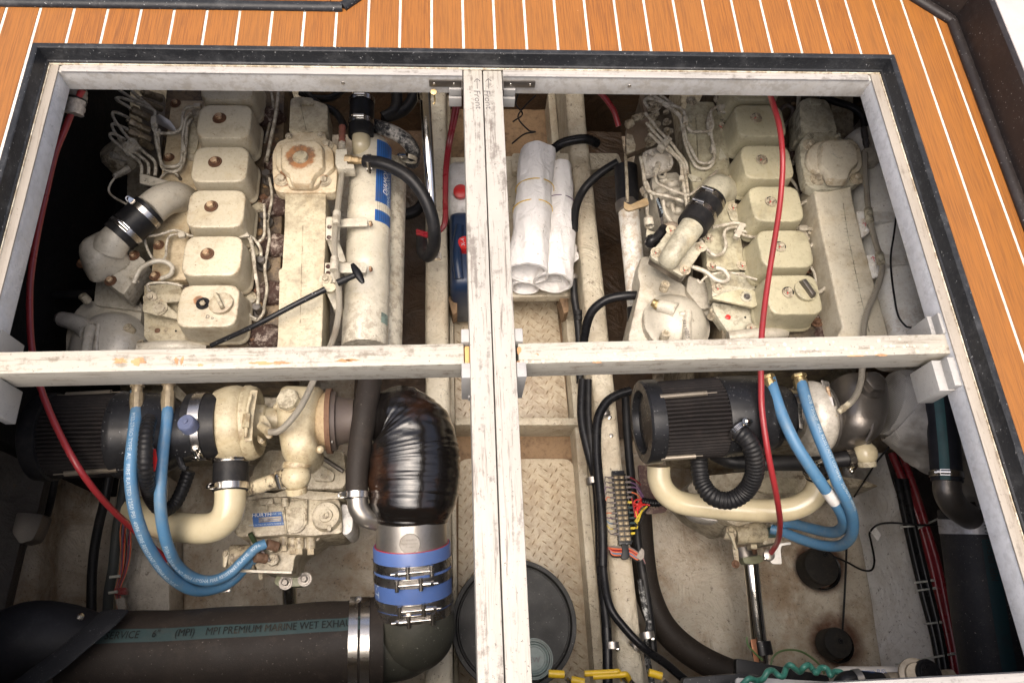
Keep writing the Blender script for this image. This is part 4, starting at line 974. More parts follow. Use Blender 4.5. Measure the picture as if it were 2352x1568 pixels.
# gearbox, bellhousing and turbo group of the left engine
plate('flywheel_housing', K('TU', [(800, 1040), (1350, 1050), (1920, 1050), (1960, 1500), (1900, 1620), (500, 1620), (600, 1300)]), -.60, .18, gearp, E1, rad=.01, bevel=.004)
for p in ([(840, 1190), (1100, 1200), (1060, 1440), (830, 1450)], [(1480, 1200), (1780, 1380), (1760, 1500), (1480, 1500)]): plate('housing_rib', K('TU', p), -.59, .012, gearp, E1, rad=.006)
M().sweep(WL(K('TU', [(1610, 1160), (1910, 1360)], -.57)), .005, 10).build('lower_rod', greym, E1)
gb = thing('gearbox', W(690, 1200, -.85), 'grimy grey-cream gearbox behind the left engine, with a blue maker plate', 'gearbox', 'marine gearboxes')
GZ = -.60
plate('front_flange', K('GB', [(480, 150), (900, 190), (1080, 130), (1900, 185), (1900, 260), (1500, 290), (1090, 240), (880, 240), (500, 300)]), GZ, .14, gearp, gb, rad=.004)
plate('main_case', K('GB', [(470, 280), (900, 230), (1500, 280), (1860, 260), (1900, 780), (1420, 820), (1100, 795), (620, 830), (350, 830), (290, 740)]), GZ-.006, .16, gearp, gb, rad=.012, bevel=.005)
plate('side_cover', K('GB', [(1880, 330), (2010, 380), (2055, 600), (2040, 740), (1960, 800), (1900, 790)]), GZ-.02, .12, hullg, gb, rad=.012, bevel=.004)
plate('rib_panel', K('GB', [(1050, 320), (1370, 280), (1365, 650), (1280, 770), (1080, 780)]), GZ+.001, .006, gearp, gb, rad=.012)
plate('rib_panel', K('GB', [(1085, 345), (1335, 315), (1330, 640), (1265, 730), (1105, 745)]), GZ+.0025, .004, gearp, gb, rad=.012)
for p, q in (((1030, 390), (1075, 780)), ((1370, 280), (1365, 650)), ((770, 360), (1030, 350)), ((780, 350), (790, 430))): M().sweep(WL(K('GB', [p, q], GZ+.002)), .0022, 8).build('case_rib', gearp, gb)
plate('cover_boss', K('GB', [(660, 270), (870, 260), (880, 340), (690, 360)]), GZ+.006, .014, gearp, gb, rad=.003)
M().cyl(W(*K('GB', [(1055, 260)])[0], GZ+.006), W(*K('GB', [(1055, 390)])[0], GZ+.004), .0085, 20).build('case_boss', gearp, gb)
cc = W(*K('GB', [(1655, 520)])[0], GZ+.010); r = 200*.15625*MP(cc)
M().lathe(cc, (0, 0, 1), [(-.016, r*1.1), (-.012, r), (0, r), (.002, r*.97), (.001, r*.5), (.005, r*.47), (.005, r*.27), (.009, r*.25), (.009, r*.12), (.004, r*.1), (.004, .0001)], 48).build('round_cover', gearp, gb)
plate('stop_lug', K('GB', [(1665, 655), (1725, 645), (1735, 740), (1675, 755)]), GZ+.014, .012, gearp, gb, rad=.004)
np_ = plate('maker_plate', K('GB', [(568, 488), (1000, 458), (1040, 655), (590, 685)]), GZ-.0035, .0015, bluelab, gb, rad=.001, bevel=0)
o = W(*K('GB', [(708, 505)])[0], GZ-.0018); xd = (W(*K('GB', [(1000, 470)])[0], GZ)-W(*K('GB', [(570, 500)])[0], GZ))
text_plane('plate_lettering', 'HURTH', o, xd, (0, 1, 0), .0105, white, np_, squeeze=1.15); text_plane('plate_lettering', 'MARINE GEAR', W(*K('GB', [(915, 490)])[0], GZ-.0018), xd, (0, 1, 0), .0052, print_w, np_, squeeze=1.2)
for k in range(3): plate('plate_field', K('GB', [(665, 548+k*27), (995, 526+k*27), (1000, 543+k*27), (668, 566+k*27)]), GZ-.0022, .0004, gearp, np_, rad=.0003, bevel=0)
text_plane('plate_lettering', 'MADE IN ITALY BY HURTH MARINE GEAR', W(*K('GB', [(805, 645)])[0], GZ-.0018), xd, (0, 1, 0), .0042, print_w, np_)
plate('lower_case', K('GB', [(540, 810), (1080, 800), (1560, 830), (1570, 860), (1200, 1100), (1165, 1340), (1100, 1370), (640, 1330), (600, 1200), (560, 1000)]), GZ-.04, .12, gearp, gb, rad=.01, bevel=.004)
for (x, y0, y1) in ((1035, 810, 960), (1170, 850, 1000), (1265, 850, 1010), (1435, 830, 1010)):
    a_, b_ = WL(K('GB', [(x, y0), (x, y1)], GZ-.035)); M().cyl(a_, b_, .010, 18).build('case_boss', gearp, gb); c_ = b_+(b_-a_).normalized()*.012; M().cyl(b_, c_, .0075, 6).build('case_bolt', creambolt, gb)
plate('oil_cooler_pad', K('GB', [(770, 900), (940, 900), (965, 960), (930, 1045), (820, 1050)]), GZ-.022, .03, gearp, gb, rad=.004)
M().cyl(W(*K('GB', [(250, 1130)])[0], GZ-.05), W(*K('GB', [(640, 1130)])[0], GZ-.05), .026, 32).build('cooler_tube', gearp, gb)
for p, q in (((940, 980), (790, 930)), ((780, 1150), (610, 1130))): fitting('hose_socket', K('GB', [(*p, GZ-.02)])[0], K('GB', [(*q, GZ-.005)])[0], 12.5, paint('brown_fitting', (.12, .07, .045), .5, damt=.5) if 'brown_fitting' not in bpy.data.materials else bpy.data.materials['brown_fitting'], gb, parts=((0, .3, .94), (.3, .45, 1.0), (.45, 1, .93)))
plate('lever_bracket', K('GB', [(140, 1060), (200, 1030), (235, 1090), (215, 1130), (185, 1280), (140, 1270)]), GZ-.02, .006, cream, gb, rad=.003)
bolt(*K('GB', [(185, 1080)])[0], GZ-.02, 6, creambolt, gb, 'hex')
plate('flat_bar', K('GB', [(310, 1300), (1150, 1335), (1150, 1370), (310, 1345)]), GZ-.03, .010, hxp, gb, rad=.001)
sw = M().lathe(W(*K('GB', [(885, 1170)])[0], GZ-.03), (0, 0, 1), [(0, .013), (.008, .012), (.009, .001)], 8).build('oil_switch', gearp, gb)
for p in ((885, 1145), (850, 1190), (885, 1195)): bolt(*K('GB', [p])[0], GZ-.021, 2.6, creambolt, gb, 'hexhead', name='terminal_nut')
M().sweep(spline(WL(K('GB', [(690, 1020), (760, 1090), (830, 1190)], GZ-.015)), 6), .0028, 8).build('switch_wire', greyw, gb)
fitting('dip_tube', K('GB', [(540, 780, GZ+.004)])[0], K('GB', [(610, 910, GZ-.01)])[0], 6.5, paint('dark_green_boot', (.03, .045, .02), .5), gb, parts=((0, 1, .9),))
plate('output_flange', K('GB', [(940, 1370), (1290, 1300), (1320, 1380), (1380, 1450), (1380, 1520), (1270, 1560), (950, 1560), (890, 1500)]), GZ-.13, .03, paint('olive_drab_coupling', (.20, .21, .13), .5, damt=.6), gb, rad=.01)
for p, mt in (((1065, 1505), greym), ((1345, 1455), greym)): bolt(*K('GB', [p])[0], GZ-.13, 8, mt, gb, 'washer')
fitting('drain_plug', K('GB', [(700, 1340, GZ-.06)])[0], K('GB', [(700, 1450, GZ-.07)])[0], 6, gearp, gb)
plate('clamp_plate', K('GB', [(90, 1540), (250, 1430), (245, 1640), (90, 1640)]), GZ-.05, .01, hullg, gb, rad=.003)
for p in ((205, 1478), (205, 1590)): bolt(*K('GB', [p])[0], GZ-.05, 4.6, dullsteel, gb, 'hex')
ps = thing('propeller_shaft', W(666, 1380, -.9), 'short polished propeller shaft under the left gearbox', 'shaft', 'propeller shafts')
M().cyl(W(664, 1320, -.80), W(668, 1440, -.84), 16.5*MP(W(665, 1380, -.8)), 32).build('shaft', chrome, ps)
# turbocharger (left)
tb = thing('turbocharger', W(600, 1000, -.6), 'cream turbocharger of the left engine with chipped paint and big hex plug', 'turbocharger', 'turbochargers')
ax_ = (W(640, 965, -.42)-W(500, 975, -.42)).normalized(); cc = W(548, 972, -.43); r = 86*MP(cc)
turbp = paint('chipped_turbo_cream', (.45, .385, .25), .42, dirt=(.14, .09, .04), damt=.6, speck=.3, bump=.35, rust=.1)
m_ = M(); m_.lathe(cc, ax_, [(-.046, r*.62), (-.044, r*.80), (-.038, r*.93), (-.022, r*1.0), (-.008, r*1.02), (.0, r*1.02), (.013, r*.97), (.020, r*.90), (.022, r*.84)], 60); vol = m_.build('compressor_volute', turbp, tb)
m_ = M(); m_.lathe(cc, ax_, [(.018, r*1.0), (.026, r*1.0), (.030, r*.97), (.036, r*.95), (.040, r*.90), (.040, r*.84), (.034, r*.78), (.034, r*.48), (.055, r*.45), (.058, r*.38), (.085, r*.36)], 60); m_.build('backplate', turbp, tb)
P, r_o = hose([(556, 940, -.50), (535, 985, -.47), (531, 1020, -.455), (531, 1047, -.45)], 37, None, 8); M().sweep(P, r_o, 32).build('outlet', turbp, tb)
for p in ([(640, 430), (720, 410), (745, 480), (680, 520)], [(640, 820), (760, 900), (730, 960), (650, 930)]): plate('centre_lug', K('TU', p), -.40, .02, turbp, tb, rad=.005)
for p in ((700, 485), (712, 905)): bolt(*K('TU', [p])[0], -.398, 4.2, creambolt, tb, 'hexhead')
plate('oil_flange', K('TU', [(670, 545), (745, 520), (855, 680), (862, 860), (790, 880), (665, 700)]), -.375, .007, turbp, tb, rad=.006)
M().cyl(W(*K('TU', [(700, 690)])[0], -.36), W(*K('TU', [(805, 770)])[0], -.345), .0082, 18).build('oil_elbow', turbp, tb)
plate('vband_strap', K('TU', [(550, 160), (655, 165), (590, 560), (570, 910), (465, 918), (455, 870), (520, 560), (480, 420), (510, 250)]), -.352, .004, turbp, tb, rad=.002)
M().sweep(WL(K('TU', [(560, 230), (505, 420), (475, 860)], -.343)), .0033, 12).build('vband_bolt', turbp, tb)
a_, b_ = WL(K('TU', [(495, 520), (475, 720)], -.343)); M().cyl(a_, b_, .0075, 6).build('vband_nut', turbp, tb)
m_ = M(); pl = [(965, 80), (1440, 90), (1600, 100), (1560, 400), (1540, 640), (1500, 840), (1560, 1080), (1380, 1290), (1110, 1290), (1000, 1130), (940, 760), (915, 400), (970, 370)]
P_ = rpoly(WL(K('TU', pl), -.40), .02, 5); cen = sum(P_, Vector())/len(P_); rings = [[cen+(p-cen)*k+Vector((0, 0, dz)) for p in P_] for k, dz in ((.55, .030), (.76, .024), (.9, .012), (.98, -.004), (1.0, -.02), (.99, -.07))]
loft(m_, rings); m_.build('turbine_casting', turbp, tb, ang=60)
M().lathe(W(*K('TU', [(1112, 325)])[0], -.372), (-.15, .15, 1), [(-.01, .0245), (.001, .0245)], 30).build('plug_boss', turbp, tb)
M().lathe(W(*K('TU', [(1110, 320)])[0], -.370), (-.15, .15, 1), [(0, .0225), (.010, .0220), (.013, .019)], 8).build('hex_plug', cream, tb)
for p, q in (((940, 410), 5), ((1505, 425), 6), ((1570, 1040), 5)): M().ball(W(*K('TU', [p])[0], -.40), .008, 14).build('casting_boss', turbp, tb)
xd_ = Vector((1, 0, 0)); cc = W(*K('TU', [(1700, 620)])[0], -.44)
m_ = M(); m_.lathe(cc, (1, .03, -.05), [(-.045, .042), (-.03, .046), (-.015, .054), (0, .062)], 44, False); m_.build('outlet_neck', paint('heat_rusted_cream', (.40, .305, .18), .6, dirt=(.12, .05, .02), damt=.7, rust=.5, speck=.6, bump=.6), tb)
m_ = M(); m_.lathe(cc, (1, .03, -.05), [(-.003, .0655), (.007, .066), (.0072, .05)], 44); m_.build('outlet_flange', rustm, tb)
m_ = M(); m_.lathe(cc, (1, .03, -.05), [(.0072, .06), (.016, .058), (.018, .05), (.03, .046), (.05, .044)], 40); m_.build('exhaust_collar', paint('dark_brown_collar', (.085, .065, .055), .55, .2, damt=.6, dscale=20), tb)
for dy in (.048, -.01, -.05): bolt(0, 0, 0, 5, greym, tb, 'hexhead', axis=(1, 0, 0), p=cc+Vector((.012, dy, .028)))
cc = W(*K('TU', [(1220, 1430)])[0], -.42); m_ = M(); m_.ball(cc, .0275, 28, (1, 1, .9)); m_.lathe(cc+Vector((0, .022, 0)), (0, 1, .2), [(-.006, .027), (0, .028), (.006, .026)], 30); m_.build('ball_joint', turbp, tb)
m_ = M(); m_.lathe(cc+Vector((0, -.020, -.008)), (.1, -1, -.5), [(0, .021), (.012, .0195)], 26); m_.build('joint_plug', turbp, tb)
crack = paint('cracked_cream_hose', (.50, .43, .29), .6, dirt=(.04, .025, .015), damt=.9, dscale=34, dlo=.52, dhi=.58, bump=.6)
dh = tube('drain_hose', K('TU', [(1070, 1450, -.425), (980, 1475, -.43), (800, 1530, -.45), (600, 1600, -.48), (430, 1650, -.5)]), 17, crack, tb, n=20)
clamp(dh, W(*K('TU', [(990, 1470)])[0], -.43), (-1, -.2, -.1), 19*MP(W(640, 1100, -.43)), (0, -.7, 1), .012, turbp)
# charge-air hose and cream pipe of the left engine
cp = thing('charge_pipe', W(500, 1150, -.6), 'cream charge-air pipe with black clamped coupling, left engine', 'pipe', 'charge-air pipes')
a_, b_ = W(531, 1043, -.45), W(529, 1128, -.455); ax_ = (b_-a_).normalized(); r = 38.5*MP(a_); Lh = (b_-a_).length
m_ = M(); m_.lathe(a_, ax_, [(0, r*.95), (.001, r*.99), (Lh*.1, r), (Lh*.98, r), (Lh, r*.95)], 44); hs = m_.build('coupling_hose', black, cp)
clamp(hs, a_+ax_*.012, ax_, r, (.8, 0, 1), .0125); clamp(hs, a_+ax_*.064, ax_, r, (-.75, 0, 1), .0125)
P, r = hose([(529, 1122, -.455), (528, 1160, -.46), (516, 1192, -.47), (488, 1210, -.485), (450, 1213, -.50), (400, 1208, -.52), (350, 1195, -.55), (310, 1170, -.6)], 34, None, 10)
glossc = paint('glossy_cream_pipe', (.48, .42, .28), .16, dirt=(.30, .20, .08), damt=.25, dscale=5, bump=.05)
M().sweep(P, r, 40).build('pipe', glossc, cp)
# air filter, left: axis along x
def air_filter(label, c0, c1, r, cap, tx):
    t = thing('air_filter', (c0+c1)/2, label, 'air filter', 'black pleated air filters'); ax = (c1-c0).normalized(); Lf = (c1-c0).length
    n = 60; m_ = M(); vs = []; up = Vector((0, 0, 1)); up = (up-ax*up.dot(ax)).normalized(); sd = ax.cross(up)
    nn = n*4; rows = []
    for j in range(9):
        s = j/8; rr_ = r*(.985+.02*s)
        for i in range(nn):
            an = 2*math.pi*i/nn; ph = (i % 4); k = (1.0, .98, .90, .98)[ph]
            w = .006*math.sin(j*.9+i*.13)
            vs.append(c0+ax*(Lf*s)+(up*math.cos(an+w)+sd*math.sin(an+w))*rr_*k)
    fs = [(j*nn+i, j*nn+(i+1) % nn, (j+1)*nn+(i+1) % nn, (j+1)*nn+i) for j in range(8) for i in range(nn)]
    m_.add(vs, fs); m_.build('pleated_element', filt, t, ang=80)
    m_ = M(); m_.lathe(c0, -ax, [(-.016, r*1.0), (-.015, r*1.045), (0, r*1.05), (.012, r*1.04), (.016, r*1.0), (.017, r*.80), (.010, r*.76), (.004, r*.74), (.002, r*.66), (.006, r*.64), (.006, .001)], 72); cp_ = m_.build('end_cap', plast if cap else black, t, ang=35)
    return t, ax, up, sd, cp_
c0, c1 = W(112, 1003, -.40), W(283, 998, -.40); r = 96*MP(c0)
af, ax_, up_, sd_2, cap_ = air_filter('black pleated air filter at the left edge, crossed by the red cable', c0, c1, r, False, None)
m_ = M(); L0 = (c1-c0).length
m_.lathe(c1, ax_, [(-.004, r*1.03), (0, r*1.05), (.010, r*1.03), (.030, r*1.0), (.075, r*.97), (.095, r*.86), (.108, r*.74), (.125, r*.70), (.14, r*.64)], 64); m_.build('housing', plast, af)
def spring(m_, a_, b_, r_, turns, wire=.0011):
    ax = (b_-a_).normalized(); u_ = Vector((0, 0, 1)).cross(ax).normalized(); v_ = ax.cross(u_); n = turns*9
    m_.sweep([a_.lerp(b_, i/n)+(u_*math.cos(i*2*math.pi/9)+v_*math.sin(i*2*math.pi/9))*r_ for i in range(n+1)], wire, 5)
springm = paint('dull_spring_wire', (.22, .19, .15), .4, .5, damt=.4)
def filter_spring(t, p, q, z):
    m_ = M(); a_, b_ = W(*p, z), W(*q, z); spring(m_, a_.lerp(b_, .15), a_.lerp(b_, .85), .0042, 46); m_.sweep([a_, a_.lerp(b_, .16)], .0012, 6); m_.sweep([a_.lerp(b_, .84), b_], .0012, 6)
    m_.build('retaining_spring', springm, t)
filter_spring(af, K('20', [(490, 1222)])[0], K('20', [(1180, 1168)])[0], -.372); filter_spring(af, K('20', [(520, 495)])[0], K('20', [(1110, 462)])[0], -.372)
M().sweep(WL(K('20', [(1760, 560), (1700, 600), (1640, 800), (1620, 1000), (1680, 1160), (1720, 1170)], -.385)), .006, 12).build('housing_rim', plast, af)
cc = W(426.5, 969, -.332); M().lathe(cc, (-.15, .2, 1), [(-.02, .0165), (-.004, .0165), (0, .0158), (.002, .014), (.002, .005), (.005, .0048), (.006, .001)], 32).build('service_knob', knobb, af)
plate('warning_label', K('20', [(1355, 985), (1430, 985), (1445, 1080), (1425, 1190), (1385, 1190), (1350, 1080)]), -.325, .001, redb, af, rad=.001, bevel=0)
text_plane('label_print', 'WARNING DO NOT', W(346, 1050, -.333), (.15, -1, 0), (1, .15, 0), .006, print_w, af); text_plane('label_print', 'OPERATE ENGINE', W(352, 1058, -.333), (.15, -1, 0), (1, .15, 0), .006, print_w, af)
cc = W(462, 978, -.41); M().lathe(cc, (1, .03, 0), [(-.020, .064), (.018, .063), (.040, .060)], 48).build('inlet_sleeve', black, af)
clamp(af, cc+Vector((.004, 0, 0)), (1, .03, 0), .0645, (0, -.9, .45), .020, steel)
corrugated('breather_hose', [(343, 962, -.315), (336, 1000, -.295), (333, 1060, -.30), (338, 1110, -.34), (352, 1152, -.42), (374, 1172, -.45), (400, 1158, -.47), (420, 1120, -.47), (434, 1080, -.46)], 15.5, black, af, pitch=.0085)
M().lathe(W(345, 960, -.345), (-.2, .1, 1), [(-.02, .026), (0, .022), (.004, .018)], 30).build('breather_boss', plast, af)
# dipstick
ds = thing('dipstick', W(650, 710, -.36), 'black dipstick tube with T-shaped pull handle crossing the left manifold', 'dipstick')
P, r = hose([(485, 793, -.40), (588, 746, -.36), (680, 698, -.345), (748, 664, -.335)], 7.0, None, 6); M().sweep(P, [r*(.8+.25*i/len(P)) for i in range(len(P))], 16).build('tube', plast, ds)
a_, b_ = W(775, 650, -.33), W(820, 630, -.325); M().cyl(a_, a_.lerp(b_, .45), .0075, 18).build('grip_shank', black, ds); M().cyl(a_.lerp(b_, .4), b_, .0060, 18).build('grip_shank', black, ds)
a_, b_ = W(809, 606, -.322), W(834, 650, -.322); P = [a_.lerp(b_, k/10) for k in range(11)]; M().sweep(P, [.0028, .0042, .005, .0058, .0064, .0066, .0064, .0058, .005, .0042, .0028], 16, flat=(.8, 1.3)).build('handle', blackg, ds)
pb = plate('pipe_bracket', K('11', [(610, 1040), (700, 1030), (760, 1060), (700, 1110), (640, 1110)]), -.352, .01, creamL, E1, rad=.003); bolt(*K('11', [(640, 998)])[0], -.36, 7.5, creambolt, pb, 'washer')
# aneroid fitting block and braided hose
bh = thing('braided_hose', W(775, 600, -.4), 'braided steel oil hose of the left engine, clipped beside the manifold', 'hose', 'braided oil hoses')
P, r = hose([(786, 392, -.37), (777, 467, -.365), (771, 517, -.352), (768, 567, -.345), (772, 617, -.352), (778, 662, -.355), (778, 717, -.37), (765, 780, -.37), (735, 840, -.35), (712, 892, -.345), (690, 935, -.335), (665, 968, -.335), (640, 990, -.342), (618, 992, -.345)], 7.2, None, 8)
M().sweep(P, r, 18).build('braid', braid, bh)
for (u, v, dv) in ((773, 503, 17), (768, 608, 17)):
    M().cyl(W(u+1, v-dv*.9, -.348), W(u-1, v+dv*.8, -.344), r*1.35, 18).build('hose_sleeve', silvc, bh)
fitting('end_fitting', (788, 360, -.375), (786, 396, -.372), 8, silvc, bh)
fbk = plate('fitting_block', K('HC', [(90, 1035), (285, 1025), (290, 1290), (410, 1300), (415, 1370), (130, 1380), (80, 1290)]), -.355, .03, hxp, E1, rad=.002)
fitting('brass_union', K('HC', [(250, 1210, -.36)])[0], K('HC', [(560, 1240, -.36)])[0], 9.5, paint('tan_brass', (.42, .30, .15), .45, .3, damt=.5), E1, parts=((0, .4, 1.15), (.4, .8, .95), (.8, 1, .8)))
m_ = M(); P, r = hose(K('HC', [(205, 630), (205, 930)], -.36), 7.5, None, 14); m_.sweep(P, [r*(1+.12*math.sin(i*1.7)) for i in range(len(P))], 16); m_.build('red_brown_union', paint('red_brown_fitting', (.20, .065, .045), .45), E1)
fitting('silver_union', K('HC', [(200, 920, -.36)])[0], K('HC', [(200, 1040, -.36)])[0], 8.5, silvc, E1)
# ------------------------------------------------------------------ STARBOARD (right) ENGINE
E2 = thing('marine_engine', W(1800, 600, -1.0), 'olive-cream diesel engine in the right bay, red paint marks on its bolts', 'engine', 'twin diesel engines')
bl2 = [(1810, 671), (1792, 566), (1771, 463), (1750, 367), (1737, 271)]
redm = redpaint
for i, (u, v) in enumerate([(1822, 676), (1804, 571), (1783, 468), (1762, 372), (1746, 277), (1730, 195)]):
    o, c = cover(E2, u, v, coverR, None)
    if i < 5:
        bu, bv = bl2[i]
        M().lathe(W(bu, bv, -.379), (0, 0, 1), [(0, .0128), (.0016, .0125), (.0018, .0095)], 30).build('seal_ring', black, o)
        bb = bolt(bu, bv, -.3785, 7.2, creambolt, o, 'washer', axis=(.05, .08, 1))
        q = W(bu, bv-2, -.3705); M().box(q, (.0022, .013, .0006), rz=R(-20-8*i)).build('red_mark', redm, o)
    if i == 0:
        cc = W(1850, 668, -.378); r = .0255; a = M()
        a.lathe(cc, (.1, .1, 1), [(-.006, r*.98), (0, r), (.003, r), (.004, r*.93), (.0045, .002)], 40); a.build('filler_cap', coverR, o)
        d = (W(1866, 686, -.37)-W(1838, 646, -.37)).normalized(); Mx = Matrix((d, Vector((0, 0, 1)).cross(d), Vector((0, 0, 1)))).transposed()
        M().box(cc+Vector((.002, .002, .010)), (.048, .013, .013), M3=Mx, taper=.8).build('grip', greym, o, bevel=.002)
plate('cylinder_head', [(1640, 150), (1905, 150), (1945, 830), (1660, 830)], -.478, .22, paint('head_grime_gap_shade_olive', (.16, .125, .075), .55, dirt=(.03, .022, .015), damt=.95, dscale=16, dlo=.36, dhi=.6, rust=.3, speck=.6, bump=.9, bscale=120, bdist=.002), E2, rad=.01, bevel=.004)  # olive head: grime, plus gap shade put into the dark base colour
plate('engine_block', [(1560, 150), (1960, 150), (1970, 1010), (1600, 1010)], -.72, .30, gearp, E2, rad=.02, bevel=.006)
ipm = paint('intake_plate_olive', (.40, .37, .26), .42, dirt=(.10, .08, .05), damt=.75, speck=.3)
ip2 = plate('intake_plate', K('02', [(1590, 1000), (1620, 935), (1850, 935), (1960, 1200), (2010, 1568)])+K('12', [(2020, 100), (2140, 840), (2110, 905), (1800, 920), (1770, 640)])+[(1590, 420), (1574, 300)], -.455, .035, ipm, E2, rad=.006, bevel=.002)
for u, v in [(1588, 232), (1651, 229)]: bolt(u, v, -.455, 6.5, gearp, ip2, 'washer')
marks = K('12', [(1988, 88), (2035, 340), (1800, 615), (2115, 870), (1838, 880)])
for k, (u, v) in enumerate(marks+[(1655, 292)]):
    bolt(u, v, -.4545, 6.8, creambolt, ip2, 'washer', axis=(.04, .08, 1)); M().box(W(u, v-1, -.4460), (.002, .010, .0006), rz=R(-30+14*k)).build('red_mark', redm, ip2)
plate('plate_boss', [(1598, 262), (1655, 262), (1655, 340), (1650, 372), (1620, 395), (1604, 370)], -.450, .01, ipm, E2, rad=.012)
plate('rear_shelf', K('12', [(1840, 1210), (2215, 1260), (2250, 1420), (2120, 1480), (1990, 1490), (1860, 1300)]), -.462, .03, creamR, E2, rad=.004)
fp2 = plate('front_head_plate', K('12', [(1800, 930), (2150, 930), (2250, 1100), (2200, 1200), (1840, 1170), (1830, 1040)]), -.460, .03, creamR, E2, rad=.004)
for p, r_, mt in (((1910, 1345), 3.6, creambolt), ((1985, 1345), 6.5, redb), ((2060, 1343), 3.6, creambolt), ((2143, 1347), 2.6, black)): q = K('12', [p])[0]; bolt(q[0], q[1], -.4615, r_, mt, fp2, 'screw', name='screw')
q = K('12', [(2200, 1445)])[0]; bolt(q[0], q[1], -.45, 6, creambolt, fp2, 'washer'); M().box(W(q[0], q[1], -.442), (.002, .009, .0006)).build('red_mark', redm, fp2)
l2 = plate('lifting_bracket', K('12', [(1835, 1040), (1930, 1045), (2210, 1085), (2180, 1110), (2000, 1105), (1840, 1160)]), -.437, .005, creamR, E2, rad=.002)
l3 = plate('lifting_eye', K('12', [(1840, 1165), (1950, 1120), (2080, 1090), (2210, 1095), (2290, 1150), (2290, 1220), (2215, 1255), (1850, 1175)]), -.428, .007, coverR, E2, rad=.004)
M().lathe(W(1588-412+545, 0, 0) if False else W(*K('12', [(2150, 1158)])[0], -.4275), (0, 0, 1), [(0, .0135), (.0012, .0133), (.0012, .0105), (.0003, .010), (.0003, .0001)], 30).build('eye_hole', creamR, E2)
q = K('12', [(1890, 1075)])[0]; bolt(q[0], q[1], -.436, 7.5, creambolt, l2, 'washer'); M().box(W(q[0], q[1]-1, -.427), (.0022, .012, .0006)).build('red_mark', redm, l2)
bolt(*K('12', [(2155, 1160)])[0], -.429, 5.5, greym, l2, 'washer')
# elbow, hose, cover casting
P, r = hose([(1662, 462, -.52), (1664, 440, -.46), (1650, 432, -.425), (1636, 446, -.405), (1622, 466, -.395)], 31, None, 10)
M().sweep(P, r, 36).build('intake_elbow', creamR, E2)
a, b = W(1632, 458, -.395), W(1590, 520, -.392); r = 36*MP(a); ax = (b-a).normalized(); Lh = (b-a).length
m_ = M(); m_.lathe(a, ax, [(-.004, r*.93), (-.003, r), (Lh, r), (Lh+.001, r*.93)], 44); hs = m_.build('coupling_hose', black, E2)
clamp(hs, a+ax*.010, ax, r, (-.15, .3, 1), .012); clamp(hs, a+ax*.052, ax, r, (-.3, .2, 1), .012)
m_ = M(); pts = [(1598, 505, -.395), (1590, 520, -.392), (1570, 548, -.388), (1550, 575, -.392), (1541, 590, -.398), (1535, 600, -.412)]; P = spline(WL(pts), 8); r = 30*MP(P[0])
M().sweep(P, [r*(1-.20*min(1, i/len(P)*1.6)) for i in range(len(P))], 32, flat=(.9, 1.0)).build('air_casting', creamR, E2)
fb2 = plate('flange_box', K('12', [(1440, 545), (1480, 530), (1760, 690), (1755, 720), (1600, 955), (1560, 968), (1285, 800), (1265, 770)]), -.415, .012, creamR, E2, rad=.008, bevel=.002)
plate('flange_base', K('12', [(1440, 550), (1755, 700), (1600, 955), (1565, 962), (1270, 785)]), -.427, .035, greym, E2, rad=.008, bevel=.002)
for p in ((1465, 545), (1735, 700), (1590, 910), (1325, 750)):
    q = K('12', [p])[0]; bolt(q[0], q[1], -.4145, 6.6, creambolt, fb2, 'washer'); M().box(W(q[0], q[1]-1, -.4065), (.002, .010, .0006), rz=R(-30)).build('red_mark', redm, fb2)
plate('front_casting', K('12', [(1180, 790), (1280, 780), (1320, 900), (1560, 1030), (1620, 1090), (1800, 1100), (1830, 1250), (1700, 1568), (1060, 1568), (1180, 1040), (1150, 950)]), -.52, .11, silvc, E2, rad=.012, bevel=.006)
plate('casting_arm', K('12', [(1620, 960), (1820, 1040), (1830, 1260), (1740, 1270), (1600, 1100)]), -.505, .05, silvc, E2, rad=.008, bevel=.004)
cc = W(1560, 733, -.495); R0 = 72*MP(cc); a = M()
a.lathe(cc, (.08, .1, 1), [(-.045, R0*1.12), (-.016, R0*1.10), (-.012, R0*1.02), (-.004, R0*.95), (.006, R0*.86), (.018, R0*.70), (.027, R0*.50), (.032, R0*.28), (.034, .001)], 56); gc2 = a.build('domed_cover', silvc, E2)
P, r = hose([(1512, 702, -.475), (1530, 706, -.470), (1552, 714, -.465)], 15, None, 6); M().sweep(P, [r*(1+.3*i/len(P)) for i in range(len(P))], 24).build('port', silvc, gc2)
fitting('brass_plug', (1499, 694, -.478), (1514, 702, -.475), 12, brass, gc2, parts=((0, .5, .8), (.5, 1, 1.0)))
M().sweep(spline(WL([(1580, 715, -.462), (1578, 750, -.462), (1578, 790, -.468)]), 6), .0095, 14).build('cover_rib', silvc, gc2)
M().sweep(spline(WL([(1560, 722, -.464), (1577, 722, -.462), (1590, 740, -.47)]), 6), .006, 14).build('cover_rib', silvc, gc2)
text_plane('cast_lettering', '3919805', W(1576, 755, -.4545), (.06, -1, 0), (1, .06, 0), .014, greym, gc2, lift=.001)
for p in ((1388, 1092), (1832, 1348), (1390, 1545)): bolt(*K('12', [p])[0], -.488, 10.5, creambolt, gc2, 'socket', axis=(.1, .3, 1))
P, r = hose([(1672, 775, -.45), (1720, 770, -.445), (1770, 766, -.45), (1800, 764, -.47)], 15, None, 6); M().sweep(P, r, 20).build('front_tube', silvc, E2)
M().sweep(spline(WL(K('12', [(1680, 890), (1780, 930), (1870, 1000), (1960, 1020), (1990, 980), (1940, 910), (1870, 890)], -.425)), 8), .0052, 12).build('vent_hose', silvc, E2)
